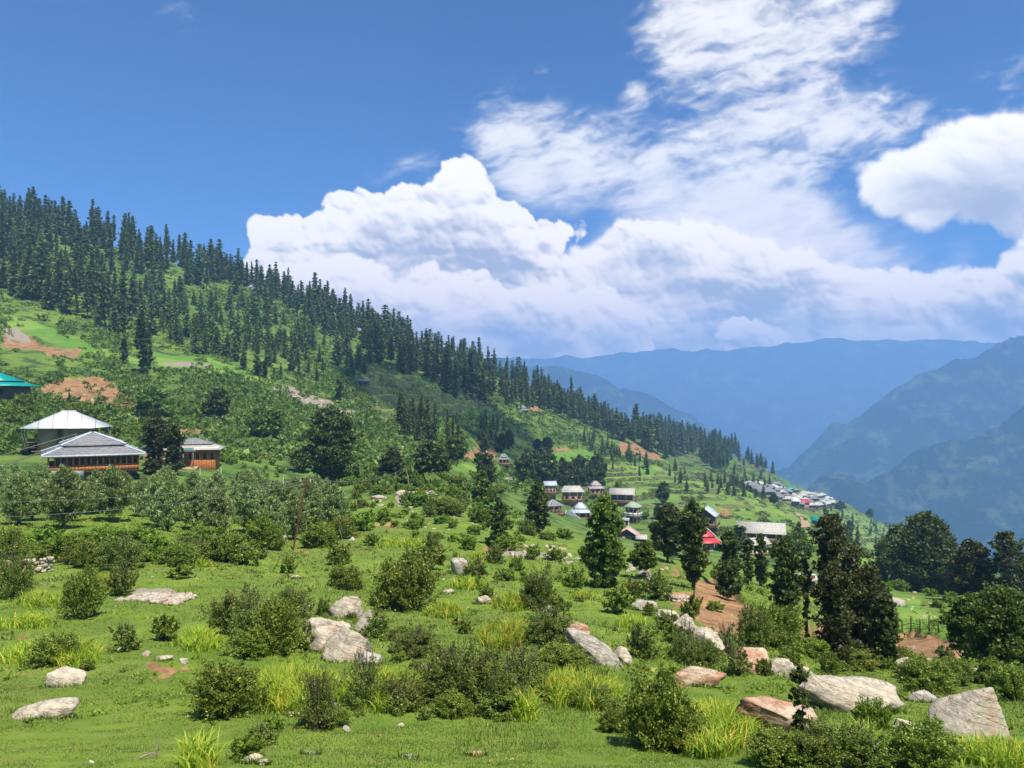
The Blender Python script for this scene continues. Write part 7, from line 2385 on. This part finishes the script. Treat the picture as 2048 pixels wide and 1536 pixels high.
for dx in (-.45, .3):
    part('insulator', M_INSUL, r, lambda M: tube(M, [tuple(ptop - pb + Vector((dx, 0, -.32))), tuple(ptop - pb + Vector((dx, 0, -.12)))], [.05, .035], 6))
tag(r, 'thin rusty red power pole leaning to the right at the end of the orchard', 'power pole')


def cable(a, b, sag, label, r_=0.013):
    a, b = Vector(a), Vector(b)
    pts = [a.lerp(b, t) - Vector((0, 0, 4 * sag * t * (1 - t))) for t in np.linspace(0, 1, 24)]
    o = part('cable', M_CABLE, None, lambda M: tube(M, [tuple(p) for p in pts], [r_] * 24, 5))
    tag(o, label, 'cable')


yp = pb.y
cable(((-700 - 1024) / FPX * 52, 52, (HOR - 985) / FPX * 52), tuple(ptop + Vector((-.45, 0, -.15))), 1.25, 'upper of the two thin power cables sagging across the orchard')
cable(((-700 - 1024) / FPX * 50, 50, (HOR - 1020) / FPX * 50), tuple(ptop + Vector((-.2, 0, -.55))), 1.5, 'lower of the two thin power cables sagging across the orchard')
p2 = spot(822, 986)
t2 = Vector(((812 - 1024) / FPX * p2.y, p2.y, (HOR - 936) / FPX * p2.y))
r = empty('thin_pole', p2)
part('shaft', M_POST, r, lambda M: tube(M, [(0, 0, -.5), tuple(t2 - p2)], [.12, .09], 6))
part('crossarm', M_POST, r, lambda M: tube(M, [tuple(t2 - p2 + Vector((-.6, 0, -.2))), tuple(t2 - p2 + Vector((.6, 0, -.2)))], [.05, .05], 5))
tag(r, 'thin grey power pole beside the layered cedar', 'power pole')
cable(tuple(ptop + Vector((.3, 0, -.15))), tuple(t2 + Vector((-.5, 0, -.1))), .9, 'thin power cable running from the leaning pole back to the grey pole', .02)
p3 = spot(694, 1128)
t3 = Vector(((678 - 1024) / FPX * p3.y, p3.y, (HOR - 1052) / FPX * p3.y))
o = part('stick', M_POST, None, lambda M: tube(M, [tuple(p3 - Vector((0, 0, .1))), tuple((p3 + t3) / 2 + Vector((.04, 0, 0))), tuple(t3)], [.03, .025, .012], 5))
tag(o, 'thin bare stick leaning to the left beside the round shrub on the grass', 'stick')
# little fence on the far green field
r = None
fp = [spot(u, 1266) for u in (1804, 1822, 1840, 1858, 1877)]
r = empty('fence', fp[0])
for i, p in enumerate(fp):
    part('post', M_WOODD, r, lambda M: box(M, p.x - fp[0].x - .04, p.x - fp[0].x + .04, p.y - fp[0].y - .04, p.y - fp[0].y + .04, p.z - fp[0].z - .2, p.z - fp[0].z + 1.15 + .2 * (i % 2)))
part('rail', M_WOODD, r, lambda M: tube(M, [tuple(p - fp[0] + Vector((0, -.09, .75))) for p in fp[:3]], [.035] * 3, 4))
part('rail', M_WOODD, r, lambda M: tube(M, [tuple(p - fp[0] + Vector((0, -.09, .35))) for p in fp], [.03] * 5, 4))
tag(r, 'short rough fence of dark posts across the small green field', 'fence')
# posts of the garden fence between farm and orchard
for (u, v, h) in ((516, 968, 30), (566, 974, 22), (442, 948, 14), (400, 950, 12)):
    p = spot(u, v)
    k = p.y / FPX
    o = part('fence_post', M_INSUL, None, lambda M: tube(M, [(0, 0, -.3), (.03, 0, h * k)], [.09, .08], 6))
    o.location = p
    tag(o, {516: 'tallest white post behind the right end of the orchard', 566: 'white post nearest to the leaning pole behind the orchard', 442: 'short white post right of the small orange house', 400: 'short white post below the small orange house'}[u], 'post')
# fallen branches
for i, (u, v, l_, an) in enumerate([(300, 1519, 42, .1), (310, 1515, 22, 1.1), (1800, 1452, 60, .3)][:2]):
    p = spot(u, v)
    k = p.y / FPX
    o = part('fallen_branch', M_BARK_PALE, None, lambda M: tube(M, [(-l_ * k / 2, 0, .02), (0, .06, .05), (l_ * k / 2 * math.cos(an), l_ * k / 2 * math.sin(an), .04 + .2 * i)], [.014, .011, .005], 5))
    o.location = p
    tag(o, ['thin dry branch lying on the lower left lawn', 'short forked twig standing up beside the dry branch on the lawn'][i], 'branch')

# ------------------------------------------------------------------ track on the far hillside
def track():
    uv = [(1600, 1058), (1612, 1046), (1606, 1038), (1598, 1032), (1602, 1026)]
    P = [spot(*q) for q in uv]
    pts = []
    for a, b in zip(P[:-1], P[1:]):
        for t in np.linspace(0, 1, 14, endpoint=False):
            pts.append(a.lerp(b, t))
    pts = np.array([tuple(p) for p in pts])
    for _ in range(6): pts[1:-1] = (pts[:-2] + pts[1:-1] * 2 + pts[2:]) / 4
    dxy = np.gradient(pts[:, :2], axis=0)
    dxy /= np.maximum(np.linalg.norm(dxy, axis=1, keepdims=True), 1e-6)
    nrm = np.stack([-dxy[:, 1], dxy[:, 0]], -1)
    rows = []
    for s in (-2.0, -.7, .7, 2.0):
        xy = pts[:, :2] + nrm * s
        z = ground_np(xy[:, 0], xy[:, 1]) + .25
        rows.append(np.concatenate([xy, z[:, None]], 1))
    v = np.stack(rows, 1)
    n = len(pts)
    idx = np.arange(n * 4).reshape(n, 4)
    q = np.stack([idx[:-1, :-1], idx[1:, :-1], idx[1:, 1:], idx[:-1, 1:]], -1).reshape(-1, 4)
    m = plain('track_earth', (0.30, 0.20, 0.12), (0.45, 0.33, 0.22), .6, 0.95)
    tag(obj('road', npmesh('road', v.reshape(-1, 3), q, m, True)), kind='structure')


track()


# ------------------------------------------------------------------ a low cloud above the valley, higher than the frame, that shades part of the hillside
def cloud_over(target, size, height, seed):
    t = (height - target.z) / sdir.z
    c = target + sdir * t
    rng = np.random.default_rng(seed)
    v, q = rock_shape(seed, 0, 0.30, 96, 54, 1.0)
    v = v * (1 + 0.20 * noise3(v, 2.6, seed + 3.0) + 0.08 * noise3(v, 7.0, seed + 5.0))[:, None]
    v = v * np.array(size)
    v[:, 2] = np.where(v[:, 2] < 0, v[:, 2] * 0.35, v[:, 2])
    m, nt = newmat('cloud_body')
    d_ = nt.nodes.new('ShaderNodeBsdfDiffuse')
    d_.inputs[0].default_value = (0.9, 0.9, 0.9, 1)
    t_ = nt.nodes.new('ShaderNodeBsdfTransparent')
    x_ = nt.nodes.new('ShaderNodeMixShader')
    x_.inputs[0].default_value = 0.42
    nt.links.new(t_.outputs[0], x_.inputs[1])
    nt.links.new(d_.outputs[0], x_.inputs[2])
    o_ = nt.nodes.new('ShaderNodeOutputMaterial')
    nt.links.new(x_.outputs[0], o_.inputs[0])
    o = obj('cloud', npmesh('cloud', v, q, m, True), None, c)
    tag(o, kind='structure')


cloud_over(spot(900, 800), (62, 90, 30), 900, 5)
